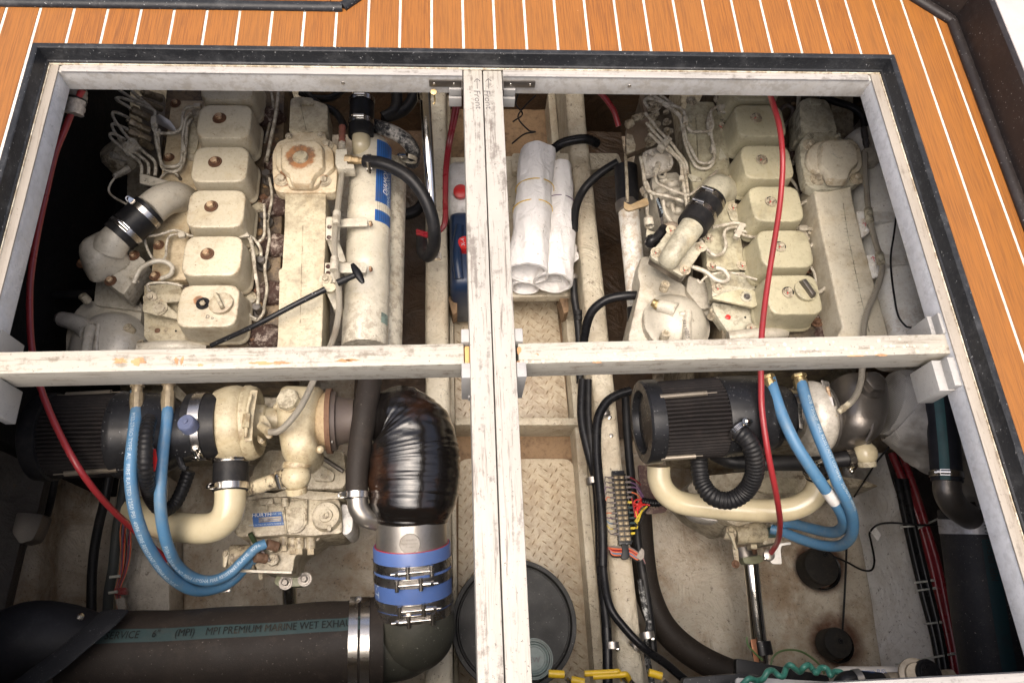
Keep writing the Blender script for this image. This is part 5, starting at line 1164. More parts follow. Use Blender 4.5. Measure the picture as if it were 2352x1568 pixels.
fitting('hose_fitting', K('12', [(1650, 880, -.43)])[0], K('12', [(1720, 905, -.428)])[0], 5, silvc, E2)
# pump side of the right engine
plate('injection_pump', K('RI', [(240, 60), (640, 60), (820, 480), (860, 900), (900, 1568), (420, 1600), (260, 1000), (330, 560)]), -.545, .12, greasy, E2, rad=.008)
plate('pump_shield', K('RI', [(230, 60), (330, 400), (110, 480), (0, 640), (0, 1130), (330, 1000), (420, 600), (300, 60)]), -.53, .02, paint('brown_pump_shield', (.17, .125, .085), .55, dirt=(.08, .05, .03), damt=.6), E2, rad=.004)
for k, (x, y) in enumerate([(410, 190), (500, 300), (520, 430), (440, 500), (470, 620), (400, 700), (440, 830), (400, 920), (700, 400), (710, 570), (720, 740), (620, 250)]):
    u, v = K('RI', [(x, y)])[0]; bolt(u, v, -.535, 9 if k < 8 else 7.5, gearp, E2, ['hex', 'washer', 'hexhead'][k % 3], axis=(-.5, .4, 1), name='pump_bolt')
fitting('fuel_union', K('RI', [(110, 510, -.51)])[0], K('RI', [(330, 430, -.51)])[0], 9, gearp, E2); fitting('fuel_union', K('RI', [(0, 610, -.51)])[0], K('RI', [(110, 560, -.51)])[0], 10, gearp, E2)
for p in ([0, 760, 100, 780, 160, 960, 150, 1050, 0, 1120],): plate('throttle_plate', K('RI', [(p[i], p[i+1]) for i in range(0, len(p), 2)]), -.505, .006, gearp, E2, rad=.002)
for p in ((10, 860), (115, 910), (125, 1000), (10, 960)): bolt(*K('RI', [p])[0], -.505, 3.6, gearp, E2, 'screw', name='screw')
Z = -.436
L = [[(380, 300), (320, 210), (330, 160), (400, 140), (520, 170), (780, 250), (960, 320), (1020, 400), (1055, 500), (1060, 620), (1130, 710), (1250, 725), (1420, 715), (1500, 680), (1520, 600), (1495, 480), (1485, 380), (1540, 310), (1640, 285), (1860, 290)],
     [(640, 240), (820, 340), (930, 430), (1000, 560), (1020, 720), (1060, 880), (1140, 1040), (1220, 1190), (1300, 1270), (1420, 1280), (1520, 1230), (1550, 1120), (1540, 1000), (1500, 820), (1480, 600), (1450, 460)],
     [(640, 240), (800, 350), (940, 470), (990, 700), (1020, 900), (1080, 1080), (1160, 1240), (1250, 1350), (1400, 1375), (1510, 1300), (1520, 1180)],
     [(330, 400), (430, 520), (560, 690), (680, 820), (800, 940), (900, 1080), (1000, 1200), (1060, 1330), (1070, 1480)],
     [(350, 570), (460, 700), (600, 850), (740, 990), (850, 1120), (960, 1230), (1010, 1330), (1040, 1500), (1080, 1800), (1100, 2200)],
     [(400, 760), (560, 910), (680, 1020), (800, 1110), (910, 1210), (960, 1330), (975, 1500)],
     [(420, 70), (620, 180), (800, 290)], [(580, 70), (760, 200), (860, 290)],
     [(1640, 330), (1860, 350)], [(1640, 370), (1840, 400)], [(1450, 440), (1430, 600), (1460, 780)]]
for i, pl in enumerate(L): pipe('fuel_line', K('RI', pl, Z-.003*(i % 3)), 3.7, lines, E2)
cl = plate('line_clamp', K('RI', [(615, 890), (735, 790), (810, 850), (690, 970)]), -.422, .016, silvc, E2, rad=.002)
for p in ((665, 920), (720, 850)): bolt(*K('RI', [p])[0], -.4215, 4.4, silvc, cl, 'hexhead')
for pl in ([(545, 965), (600, 930), (690, 1010), (640, 1055)], [(1000, 450), (1080, 445), (1090, 530), (1010, 535)], [(1490, 955), (1560, 945), (1575, 1040), (1510, 1050)], [(1620, 250), (1750, 235), (1750, 290), (1640, 300)], [(930, 1500), (1010, 1490), (1020, 1560), (930, 1570)]): plate('line_clip', K('RI', pl), -.424, .014, silvc, E2, rad=.001)
for pl in ([(1000, 540), (1020, 580), (950, 710), (930, 650)], [(1080, 440), (1120, 410), (1160, 520), (1150, 570)], [(1090, 560), (1200, 660), (1220, 770), (1080, 750)], [(1620, 320), (1760, 320), (1700, 560), (1560, 740)], [(1570, 950), (1620, 880), (1640, 990), (1680, 1040), (1790, 1220), (1570, 1210)], [(1025, 1440), (1330, 1540), (1320, 1600), (1150, 1600)]): plate('line_bracket', K('RI', pl), -.452, .004, creamR, E2, rad=.002)
# square diaphragm cover
dc = plate('diaphragm_cover', K('RI', [(275, 1130), (330, 1060), (600, 970), (800, 1140), (830, 1260), (800, 1360), (370, 1520), (310, 1460)]), -.455, .012, silvg, E2, rad=.006, bevel=.002)
cc = W(*K('RI', [(560, 1240)])[0], -.455); M().lathe(cc, (0, 0, 1), [(0, .030), (.006, .026), (.011, .016), (.013, .012), (.013, .001)], 40).build('diaphragm_dome', silvg, dc)
for p in ((335, 1130), (740, 1320), (375, 1460), (760, 1150)): bolt(*K('RI', [p])[0], -.4545, 4.6, silvg, dc, 'hex')
fitting('stud', K('RI', [(410, 1080, -.43)])[0], K('RI', [(490, 1170, -.45)])[0], 5.5, silvg, E2)
fitting('hex_union', K('RI', [(560, 1300, -.445)])[0], K('RI', [(510, 1450, -.435)])[0], 8.5, silvc, E2)
pipe('fuel_line', K('RM', [(560, 230), (555, 330), (610, 420), (800, 510), (1000, 590), (1120, 620), (1220, 580), (1380, 440), (1540, 290), (1640, 190)], -.43), 3.6, lines, E2)
pipe('fuel_line', K('RM', [(290, -50), (340, 180), (370, 420), (420, 530), (520, 590), (800, 650), (1050, 730)], -.45), 4.6, lines, E2)
pipe('fuel_line', K('RM', [(400, 380), (450, 520), (490, 700)], -.455), 3, lines, E2)
pipe('fuel_line', K('RM', [(1070, 600), (1090, 700), (1110, 830)], -.43), 4, lines, E2); pipe('fuel_line', K('RM', [(1040, 330), (1060, 480), (1075, 600)], -.43), 4, lines, E2)
plate('pump_body', K('RM', [(480, 260), (960, 200), (1050, 500), (1080, 900), (960, 1150), (740, 1080), (560, 760), (500, 540)]), -.49, .10, silvc, E2, rad=.012, bevel=.004)
for k, (x, y, s_) in enumerate([(860, 420, .02), (640, 560, .016), (900, 560, .018), (820, 780, .014), (960, 900, .013), (700, 350, .012)]): blobm = M(); blob(blobm, W(*K('RM', [(x, y)])[0], -.485), s_, (1, .8, .7), k, .15); blobm.build('casting_boss', silvc, E2)
M().lathe(W(*K('RM', [(670, 265)])[0], -.475), (0, 0, 1), [(0, .0125), (.003, .012), (.003, .005), (0, .004), (0, .001)], 30).build('ear', silvc, E2)
fitting('stop_lever', K('RM', [(840, 770, -.47)])[0], K('RM', [(880, 930, -.46)])[0], 5, silvc, E2)
pipe('wire_loop', K('RM', [(700, 700), (760, 630), (860, 600)], -.46), 1.6, silvc, E2)
eo = thing('oil_dipstick', W(1520, 470, -.5), 'flat black dipstick handle reading ENGINE OIL', 'dipstick')
pl = K('RM', [(580, 690), (600, 650), (635, 680), (695, 930), (685, 990), (640, 990)]); plate('handle', pl, -.435, .008, blackg, eo, rad=.004)
text_plane('handle_lettering', 'ENGINE OIL', W(*K('RM', [(632, 815)])[0], -.4345), (.25, -1, 0), (1, .25, 0), .0075, print_w, eo, squeeze=1.05)
fitting('stem', K('RM', [(660, 980, -.44)])[0], K('RM', [(680, 1170, -.46)])[0], 4, greym, eo)
corrugated('flexible_sleeve', K('RM', [(690, 720), (705, 850), (760, 990), (860, 1110), (940, 1180)], -.46), 4.5, silvc, E2, pitch=.004, amp=.25)
m_ = M(); a_, b_ = W(*K('RM', [(345, 500)])[0], -.47), W(*K('RM', [(395, 600)])[0], -.47); spring(m_, a_, b_, .0095, 5, .0022); m_.build('spring', lines, E2)
m_ = M(); a_, b_ = W(*K('RM', [(385, 590)])[0], -.47), W(*K('RM', [(420, 1010)])[0], -.47); spring(m_, a_, b_, .0035, 20, .0013); m_.build('spring', lines, E2)
m_ = M(); a_, b_ = W(*K('RM', [(430, 1030)])[0], -.47), W(*K('RM', [(450, 1170)])[0], -.47); spring(m_, a_, b_, .0100, 6, .0022); m_.build('spring', lines, E2)
plate('spring_hook', K('RM', [(400, 1210), (440, 1240), (570, 1280), (480, 1370), (390, 1350)]), -.47, .004, creamR, E2, rad=.002)
plate('cable_bracket', K('RM', [(0, 720), (40, 760), (110, 790), (390, 660), (430, 720), (440, 790), (360, 810), (90, 900), (0, 850)]), -.455, .006, paint('tan_bracket', (.36, .26, .14), .5, damt=.6), E2, rad=.004)
bl_ = tube('rubber_boot', K('RM', [(440, 1500, -.45), (480, 1420, -.44), (560, 1380, -.44), (640, 1290, -.44), (700, 1210, -.45)]), 11, blackg, E2)
pipe('hose_stub', K('RM', [(650, 1280), (740, 1190), (860, 1150), (960, 1200)], -.455), 9, paint('grey_tan_hose', (.24, .19, .14), .55, damt=.5), E2)
M().ball(W(*K('RM', [(500, 1440)])[0], -.46), .018, 24).build('rubber_boot', blackg, E2)
# lines across to the exhaust side
for pl, z in (([(1560, 1190), (1750, 1150), (1950, 1110), (2060, 1130), (2300, 1215), (2500, 1200)], -.425), ([(1990, 1180), (1850, 1200), (1770, 1270), (1780, 1400), (1800, 1500), (1740, 1640), (1600, 1680), (1450, 1560), (1340, 1400)], -.435), ([(1980, 1190), (2120, 1260), (2400, 1290)], -.435), ([(1950, 1240), (2150, 1340), (2350, 1360)], -.44)): pipe('fuel_line', K('RM', pl, z), 4, lines, E2)
plate('line_clamp', K('RM', [(2050, 1100), (2150, 1120), (2130, 1180), (2040, 1370), (1940, 1330), (1990, 1230)]), -.418, .012, silvc, E2, rad=.002)
plate('line_bracket', K('RM', [(1830, 890), (1990, 900), (2070, 1080), (2000, 1100), (1880, 1050)]), -.45, .004, creamR, E2, rad=.002)
pipe('fuel_line', K('13', [(0, 525), (200, 520), (320, 530), (420, 545), (450, 590), (500, 750), (555, 950), (555, 1030), (520, 1080), (455, 1125)], -.425), 4.4, lines, E2)
pipe('fuel_line', K('13', [(290, 320), (340, 285), (385, 290), (430, 380), (475, 490), (475, 545), (440, 600)], -.43), 4.2, lines, E2)
pipe('fuel_line', K('13', [(200, 70), (250, 130), (275, 210), (275, 290)], -.445), 3.4, lines, E2); pipe('fuel_line', K('13', [(375, 860), (420, 930), (440, 1020), (435, 1080)], -.445), 3.4, lines, E2)
pipe('fuel_line', K('13', [(360, 570), (420, 580), (440, 640), (370, 710)], -.435), 4.2, silvc, E2)
pipe('fuel_line', K('12', [(1705, 1000), (1720, 1030), (1790, 970), (1900, 940), (2030, 940), (2250, 1000)], -.43), 2.8, lines, E2)
plate('line_clamp', K('13', [(290, 500), (365, 500), (365, 545), (290, 545)]), -.415, .012, silvc, E2, rad=.002); plate('line_bracket', K('13', [(290, 550), (350, 555), (390, 630), (340, 640)]), -.425, .005, silvc, E2, rad=.002)
pipe('return_pipe', K('03', [(285, 870), (275, 1000), (270, 1400), (225, 1510)], -.45), 4.6, lines, E2); pipe('fuel_line', K('03', [(110, 1010), (170, 970), (225, 1000), (215, 1080), (150, 1160)], -.46), 4.4, greyw, E2)
for (u, v, s_) in ((1846, 452, 1), (1856, 560, 2), (1876, 655, 3), (1895, 745, 4), (1832, 345, 5), (1905, 765, 6)): m_ = M(); blob(m_, W(u, v, -.48), .029, (1.2, .95, .6), s_); m_.build('exhaust_port', ironp, E2, ang=80)
for p in ((450, 1400), (355, 910)): bolt(*K('13', [p])[0], -.468, 9, rustm, E2, 'hex', axis=(-.2, .4, 1), name='head_bolt')
rr = random.Random(21); m_ = M()
for i in range(36): v = rr.uniform(225, 765); u = rr.uniform(1828, 1862)+(v-300)*.13; blob(m_, W(u, v, -.478), rr.uniform(.004, .009), (1, 1, .6), i, .4, 8)
m_.build('grime_flakes', grm, E2, kind='stuff', ang=80)
# manifold
manR = paint('manifold_grey_cream', (.62, .565, .44), .42, dirt=(.22, .15, .07), damt=.6, speck=.2, bump=.3)
mf2 = plate('exhaust_manifold', K('13', [(400, 40), (760, 40), (770, 210), (805, 370), (860, 600), (1000, 1100), (1110, 1500), (1140, 1640), (640, 1640), (640, 1500), (690, 1440), (650, 1290), (570, 900), (500, 600), (460, 400)]), mtop, .095, manR, E2, rad=.02, bevel=.016, seg=4)
M().sweep(WL(K('13', [(690, 300), (735, 600), (850, 1150), (930, 1480)], mtop)), .001, 8).build('casting_seam', creamR, mf2)
m_ = M()
for k in range(36):
    x, y = 660+k*6.2, 340+k*32
    if (k*7) % 5: a, b = WL(K('13', [(x, y), (x+35+18*((k*13) % 3), y+2)], mtop)); m_.sweep([a, b], .0006, 6)
m_.build('casting_mark', creamR, mf2)
fl2 = plate('cover_flange', K('03', [(345, 1245), (370, 1215), (640, 1210), (670, 1270), (780, 1310), (880, 1568)])+K('13', [(880, 90), (800, 130), (560, 180), (450, 180), (350, 130), (330, 60)])+K('03', [(300, 1480), (290, 1310)]), -.378, .03, creamR, E2, rad=.008, bevel=.003)
plate('raised_step', [(1856, 345), (1870, 330), (1892, 322), (1958, 320), (1974, 334), (1982, 372), (1976, 392), (1955, 400), (1948, 420), (1904, 420), (1896, 402), (1862, 388), (1852, 368)], -.366, .012, manR, fl2, rad=.010, taper=1.03, bevel=.003)
plate('domed_plate', [(1888, 332), (1896, 324), (1950, 322), (1966, 335), (1972, 372), (1955, 388), (1946, 412), (1908, 412), (1900, 390), (1888, 378)], -.350, .018, manR, fl2, rad=.008, taper=1.12, bevel=.004)
M().lathe(W(1926, 354, -.352), (.1, .15, 1), [(-.004, .0152), (.0006, .0150), (.0012, .0135), (-.001, .012), (-.001, .001)], 30).build('round_plug', creamR, fl2)
text_plane('cast_date', '10-12-95', W(1929, 414, -.370), (1, 0, 0), (0, 1, 0), .012, creamR, fl2, lift=.001)
for u, v in ((1862, 312), (1924, 313)): bolt(u, v, -.374, 5.5, creamR, fl2, 'hex')
for u, v in ((1877, 412), (1967, 410), (1860, 334), (1960, 345)): bolt(u, v, -.3775, 8.5, creambolt, fl2, 'washer')
plate('manifold_front_box', K('03', [(290, 930), (380, 895), (540, 920), (580, 1000), (640, 1210), (350, 1220), (300, 1230)]), -.378, .07, creamR, E2, rad=.01, bevel=.005)
plate('raised_pad', K('03', [(385, 912), (485, 910), (495, 960), (395, 960)]), -.374, .01, creamR, E2, rad=.004)
plate('bracket_side', K('03', [(720, 1260), (830, 1300), (860, 1440), (800, 1400)]), -.42, .03, creamR, E2, rad=.008)
# fittings beside the cover
plate('fitting_block', K('03', [(870, 1370), (950, 1350), (1020, 1430), (1030, 1480), (900, 1490)]), -.37, .03, silvc, E2, rad=.002)
fitting('fuel_union', K('03', [(880, 1180, -.39)])[0], K('03', [(910, 1370, -.375)])[0], 7.5, greym, E2)
tube('black_hose', K('03', [(480, 890), (600, 930), (760, 980), (850, 1040), (885, 1110), (885, 1190)], -.42), 8.5, black, E2)
# heat exchanger of the right engine
hx2 = thing('heat_exchanger', W(2040, 600, -.6), 'long stained off-white cylinder half under the right hatch ledge', 'heat exchanger')
stm = paint('streaky_white_tube', (.80, .78, .71), .3, dirt=(.30, .20, .10), damt=.5, dscale=6, speck=.2)
a, b = W(1990, 340, -.455), W(2078, 830, -.455); r = 62*MP(W(2040, 600, -.45)); ax = (b-a).normalized(); Ls = (b-a).length
M().lathe(a, ax, [(-.05, .001), (-.045, r*.5), (-.02, r*.9), (.0, r), (Ls*.325, r), (Ls*.33, r*1.02), (Ls*.37, r*1.02), (Ls*.375, r), (Ls*.60, r), (Ls*.605, r*1.02), (Ls*.65, r*1.02), (Ls*.655, r), (Ls, r)], 56).build('tube_body', stm, hx2)
for pl, arr in (([(815, 375), (1140, 378), (1170, 410), (1160, 460), (975, 470), (900, 480), (935, 565), (870, 610)], 0), ([(905, 775), (1005, 768), (1255, 775), (1283, 860), (1070, 868), (1020, 880), (1030, 965), (960, 990)], 1)):
    br = plate('mounting_bracket', K('13', pl), -.385, .014, stm, hx2, rad=.003, bevel=.002)
    for p in ([(883, 460), (905, 550)] if arr == 0 else [(975, 860), (997, 950)]): bolt(*K('13', [p])[0], -.3845, 4.5, stm, br, 'hex', name='rivet')
    o = W(*K('13', [(890, 492) if arr == 0 else (968, 810)])[0], -.3843); m_ = M(); m_.sweep([o+Vector((.001, -.006, 0)), o+Vector((0, .006, 0))], .0008, 5); m_.sweep([o+Vector((-.005, .001, 0)), o+Vector((0, .006, 0)), o+Vector((.005, .001, 0))], .0008, 5); m_.build('red_arrow', redm, br)
bh2 = thing('braided_hose', W(2000, 600, -.4), 'braided steel oil hose curving over the right engine manifold', 'hose', 'braided oil hoses')
P, r = hose(K('13', [(890, -160), (893, 0), (908, 200), (925, 380), (960, 550), (1000, 700), (1040, 800), (1048, 900), (1020, 1030), (960, 1180), (900, 1330), (878, 1480)], -.362)+[(1982, 800, -.355), (1979, 865, -.345), (1972, 895, -.34), (1958, 920, -.34), (1944, 932, -.345)], 6.6, None, 8); M().sweep(P, r, 18).build('braid', braid, bh2)
for p, q in (((905, 355), (950, 465)), ((1015, 765), (1045, 845))): M().cyl(W(*K('13', [((p[0]+q[0])/2-8, p[1])])[0], -.358), W(*K('13', [((p[0]+q[0])/2+8, q[1])])[0], -.352), r*1.45, 18).build('hose_sleeve', creamR, bh2)
fitting('end_fitting', (1951, 926, -.342), (1926, 946, -.35), 8, cream, bh2, parts=((0, .5, .95), (.5, .7, 1.1), (.7, 1, .85)))
tube('sensor_wire', K('13', [(1180, 400), (1155, 600), (1130, 760), (1130, 900), (1160, 1150), (1200, 1340), (1270, 1430), (1320, 1445), (1345, 1490)], -.36)+[(2113, 800, -.40), (2114, 860, -.42), (2109, 898, -.43), (2089, 940, -.45), (2058, 1005, -.5), (2016, 1057, -.55), (1989, 1098, -.6), (1962, 1140, -.7)], 2.2, blackg, None, label='thin black wire looping over the right heat exchanger tube', cat='wire')
# turbocharger right
t2 = thing('turbocharger', W(1900, 960, -.6), 'bare grey metal turbocharger of the right engine, hex plug on top', 'turbocharger', 'turbochargers')
ax_ = (W(1960, 960, -.42)-W(1840, 965, -.42)).normalized(); cc = W(1868, 960, -.43); r = 84*MP(cc)
M().lathe(cc, ax_, [(-.036, r*.62), (-.034, r*.80), (-.028, r*.93), (-.014, r*1.0), (.0, r*1.02), (.010, r*.99), (.020, r*.90), (.022, r*.84)], 60).build('compressor_volute', silvg, t2)
M().lathe(cc, ax_, [(.020, r*.90), (.026, r*.9), (.030, r*.80), (.034, r*.72), (.030, r*.55), (.034, r*.5), (.05, r*.45), (.075, r*.4)], 60).build('backplate', greym, t2)
P, r_o = hose([(1880, 950, -.50), (1866, 1000, -.46), (1866, 1045, -.45)], 36, None, 8); M().sweep(P, r_o, 32).build('outlet', silvg, t2)
M().cyl(W(1790, 950, -.43), W(1840, 950, -.43), r*.66, 40).build('inlet_sleeve', black, t2)
m_ = M(); m_.lathe(W(1822, 950, -.43), ax_, [(-.012, r*.68), (-.012, r*.70), (.012, r*.70), (.012, r*.68)], 48, False); m_.build('inlet_clamp', steel, t2)
pl = K('23', [(640, 290), (1040, 270), (1085, 480), (1080, 700), (1030, 850), (960, 930), (860, 955), (750, 935), (640, 860), (590, 750), (600, 500)]); P_ = rpoly(WL(pl, -.43), .025, 5); cen = sum(P_, Vector())/len(P_)
rings = [[cen+(p-cen)*k+Vector((0, 0, dz)) for p in P_] for k, dz in ((.35, .052), (.62, .045), (.82, .03), (.95, .01), (1.0, -.015), (.97, -.07))]; m_ = M(); loft(m_, rings); m_.build('turbine_casting', greym, t2, ang=70)
M().sweep(spline(WL(K('23', [(880, 420), (960, 520), (980, 650), (950, 830), (900, 920)], -.385)), 6), .0035, 10).build('casting_rib', greym, t2)
M().lathe(W(*K('23', [(960, 410)])[0], -.375), (.15, .15, 1), [(-.01, .026), (.003, .0255)], 34).build('plug_boss', greym, t2); M().lathe(W(*K('23', [(965, 385)])[0], -.372), (.15, .15, 1), [(0, .0235), (.011, .023), (.013, .020)], 6).build('hex_plug', greym, t2)
M().sweep(WL(K('23', [(545, 420), (575, 540), (618, 690)], -.36)), .0036, 12).build('vband_bolt', rustbolt, t2); a_, b_ = WL(K('23', [(570, 520), (590, 600)], -.36)); M().cyl(a_, b_, .008, 6).build('vband_nut', dullsteel, t2)
plate('vband_strap', K('23', [(490, 350), (560, 370), (590, 480), (600, 700), (545, 705), (520, 480)]), -.375, .004, dullsteel, t2, rad=.002)
plate('data_tag', K('23', [(275, 570), (310, 570), (322, 800), (290, 790)]), -.352, .002, dullsteel, t2, rad=.001); text_plane('tag_lettering', 'HOLSET', W(*K('23', [(300, 680)])[0], -.3515), (.1, 1, 0), (-1, .1, 0), .009, print_k, t2)
cc = W(1988, 1040, -.45); M().ball(cc, .0245, 26, (1, 1, .9)).build('ball_joint', glossc, t2); M().lathe(cc+Vector((0, -.017, -.004)), (.05, -1, -.3), [(0, .019), (.011, .018)], 24).build('joint_plug', cream, t2)
M().cyl(cc, W(1984, 1005, -.44), .013, 20).build('neck', greym, t2)
# coolant hose T and charge pipe right
ch = thing('coolant_hose', W(1800, 1065, -.5), 'black rubber hose running under the blue hoses to the cream ball joint', 'hose')
P, r = hose([(1640, 1040, -.52), (1680, 1058, -.50), (1750, 1062, -.49), (1850, 1062, -.485), (1900, 1058, -.475), (1965, 1050, -.455)], 18, None, 8); M().sweep(P, r, 24).build('hose', black, ch)
clamp(ch, W(1950, 1052, -.458), (1, .1, 0), r*1.05, (0, -1, .3), .014); 
cp2 = thing('charge_pipe', W(1700, 1170, -.7), 'glossy cream U-shaped charge-air pipe under the right air filter', 'pipe', 'charge-air pipes')
P, r = hose([(1513, 1070, -.53), (1514, 1100, -.54), (1528, 1130, -.55), (1560, 1152, -.56), (1620, 1162, -.56), (1700, 1170, -.555), (1780, 1172, -.55), (1830, 1164, -.54), (1865, 1143, -.525), (1880, 1115, -.51), (1882, 1080, -.50)], 26.5, None, 8); M().sweep(P, r, 40).build('pipe', glossc, cp2)
a_, b_ = W(1868, 1040, -.46), W(1880, 1090, -.495); ax_ = (b_-a_).normalized(); M().cyl(a_, b_, r*1.12, 40).build('coupling_hose', black, cp2); clamp(cp2, a_.lerp(b_, .75), ax_, r*1.14, (-.6, 0, 1), .012, screw=False); clamp(cp2, a_.lerp(b_, .1), ax_, r*1.14, (-.2, .2, 1), .012)
# right air filter
c0, c1 = W(1490, 968, -.40), W(1652, 957, -.40); r = 92*MP(c0)
af2, axf, upf, sdf, cap2 = air_filter('black pleated air filter with a glossy lettered end cap, under the right crossbeam', c0, c1, r, True, None)
M().lathe(c1, axf, [(-.004, r*1.0), (0, r*1.02), (.05, r*1.0), (.085, r*.98), (.11, r*.88), (.12, r*.72), (.14, r*.66)], 64).build('housing', plast, af2)
filter_spring(af2, K('RF', [(460, 520)])[0], K('RF', [(1640, 425)])[0], -.322); filter_spring(af2, K('RF', [(520, 1600)])[0], K('RF', [(1390, 1540)])[0], -.385)
ce = c0-axf*.0062
sideV = Vector((0, 1, 0)); sideV = (sideV-axf*sideV.dot(axf)).normalized(); upV = Vector((0, 0, 1)); upV = (upV-axf*upV.dot(axf)).normalized()
def cap_text(s, off, size, sq=1.):
    vs, fs = text_mesh(s, 0, 0.); w = max(v.x for v in vs); P = [ce+upV*((v.x-w/2)*size*sq)+sideV*(off+v.y*size) for v in vs]
    M().add(P, fs).build('cap_lettering', greym, cap2, fix=False)
cap_text('AIRSEP', .028, .022); cap_text('EWE', -.004, .024); cap_text('MADE IN U.S.A.', -.038, .006); cap_text('PATENTED', -.048, .006)
corrugated('breather_hose', [(1694, 990, -.335), (1716, 1008, -.33), (1732, 1045, -.345), (1732, 1090, -.38), (1712, 1128, -.42), (1678, 1148, -.44), (1640, 1142, -.45), (1614, 1112, -.46), (1606, 1075, -.46), (1605, 1040, -.46)], 20.5, black, af2, pitch=.0078, amp=.10)
clamp(af2, W(1698, 989, -.335), (W(1716, 1008, -.33)-W(1694, 985, -.338)), .0205, (.3, .8, .5), .010)
plate('warning_label', K('22', [(2000, 1010), (2025, 980), (2105, 970), (2110, 1000), (2040, 1025)]), -.385, .0015, redb, af2, rad=.001, bevel=0)
# gearbox right
g2 = thing('gearbox', W(1740, 1230, -.95), 'small grimy cream gearbox valve block and lever above the right shaft', 'gearbox', 'marine gearboxes')
GZ2 = -.72
plate('housing', K('RR', [(-350, 420), (500, 330), (1230, 330), (2100, 460), (2350, 560), (1700, 600), (1150, 900), (240, 1150), (-200, 900), (-500, 600)]), GZ2, .2, gearp, g2, rad=.01, bevel=.005)
plate('housing_lid', K('RR', [(640, 430), (820, 420), (1140, 450), (1150, 660), (640, 660), (540, 620), (560, 480)]), GZ2+.008, .02, cream, g2, rad=.005)
plate('housing_lip', K('RR', [(-520, 700), (-250, 560), (190, 960), (190, 1060), (-120, 1080), (-400, 1000)]), GZ2-.03, .06, hullg, g2, rad=.02, bevel=.006)
a_, b_ = WL(K('RR', [(210, 1270), (650, 1230)], GZ2-.04)); M().cyl(a_, b_, 148*.15625*MP(a_), 36).build('valve_body', cream, g2)
M().cyl(W(*K('RR', [(60, 1230)])[0], GZ2-.04), a_, 100*.15625*MP(a_), 30).build('solenoid', gearp, g2)
for x in (440, 630): M().cyl(W(*K('RR', [(x, 1245)])[0], GZ2-.04), W(*K('RR', [(x+8, 1244)])[0], GZ2-.04), 152*.15625*MP(a_), 36).build('body_ring', cream, g2)
plate('valve_port', K('RR', [(360, 1105), (440, 1110), (440, 1170), (360, 1160)]), GZ2-.02, .03, cream, g2, rad=.002)
plate('valve_port', K('RR', [(455, 1410), (550, 1410), (545, 1480), (460, 1470)]), GZ2-.03, .03, cream, g2, rad=.002); fitting('drain_cock', K('RR', [(500, 1470, -.76)])[0], K('RR', [(510, 1540, -.77)])[0], 6, rustm, g2)
plate('end_block', K('RR', [(640, 1140), (740, 1130), (860, 1200), (880, 1380), (640, 1420)]), GZ2-.03, .06, gearp, g2, rad=.004)
bolt(*K('RR', [(150, 1200)])[0], GZ2-.02, 7, cream, g2, 'hex')
plate('shift_lever', K('RR', [(120, 1240), (150, 1230), (200, 1250), (235, 1420), (250, 1480), (225, 1490), (160, 1300)]), GZ2-.01, .006, cream, g2, rad=.002)
plate('lever_arm', K('RG', [(690, 560), (740, 700), (790, 740), (810, 1020), (740, 1020), (700, 760)]), GZ2-.06, .006, gearp, g2, rad=.003)
bolt(*K('RG', [(745, 1005)])[0], GZ2-.06, 6.5, rustm, g2, 'hex')
plate('cable_bracket', K('RG', [(1370, 690), (1530, 640), (1720, 615), (1730, 660), (1560, 680), (1540, 760), (1565, 1005), (1480, 1005), (1400, 1000), (1340, 930)]), -.70, .006, white, g2, rad=.003)
M().lathe(W(*K('RG', [(1320, 850)])[0], -.69), (0, 0, 1), [(0, .0135), (.008, .0125), (.010, .008)], 26).build('cable_swivel', dullsteel, g2)
for p in ((1390, 885), (1262, 915)): M().ball(W(*K('RG', [p])[0], -.685), .0042, 14).build('ball_stud', chrome, g2)
for (p, q) in (((700, 1240), (880, 1230)), ((860, 1080), (1000, 1110))): fitting('hose_union', K('RR', [(*p, GZ2-.02)])[0], K('RR', [(*q, GZ2-.02)])[0], 13, paint('dark_green_fitting', (.05, .09, .08), .45, damt=.5) if 'dark_green_fitting' not in bpy.data.materials else bpy.data.materials['dark_green_fitting'], g2)
plate('output_coupling', K('RG', [(860, 860), (960, 830), (1230, 850), (1250, 950), (1140, 1000), (900, 1000)]), -.82, .03, bpy.data.materials['olive_drab_coupling'], g2, rad=.012)
M().cyl(W(*K('RG', [(880, 720)])[0], -.84), W(*K('RG', [(920, 900)])[0], -.84), .030, 30).build('coupling_body', greym, g2)
ps2 = thing('propeller_shaft', W(1735, 1400, -.95), 'long polished propeller shaft running aft across the right bilge', 'shaft', 'propeller shafts')
M().cyl(W(1722, 1270, -.90), W(1748, 1520, -.94), 17.5*MP(W(1735, 1400, -.92)), 36).build('shaft', chrome, ps2)
M().cyl(W(1749, 1500, -.938), W(1756, 1640, -.95), 13*MP(W(1735, 1400, -.92)), 30).build('shaft_sleeve', dullsteel, ps2)
m_ = M(); m_.lathe(W(1748, 1486, -.935), (.05, -1, 0), [(-.014, .026), (.018, .026)], 30); m_.build('shaft_collar', plast, ps2)
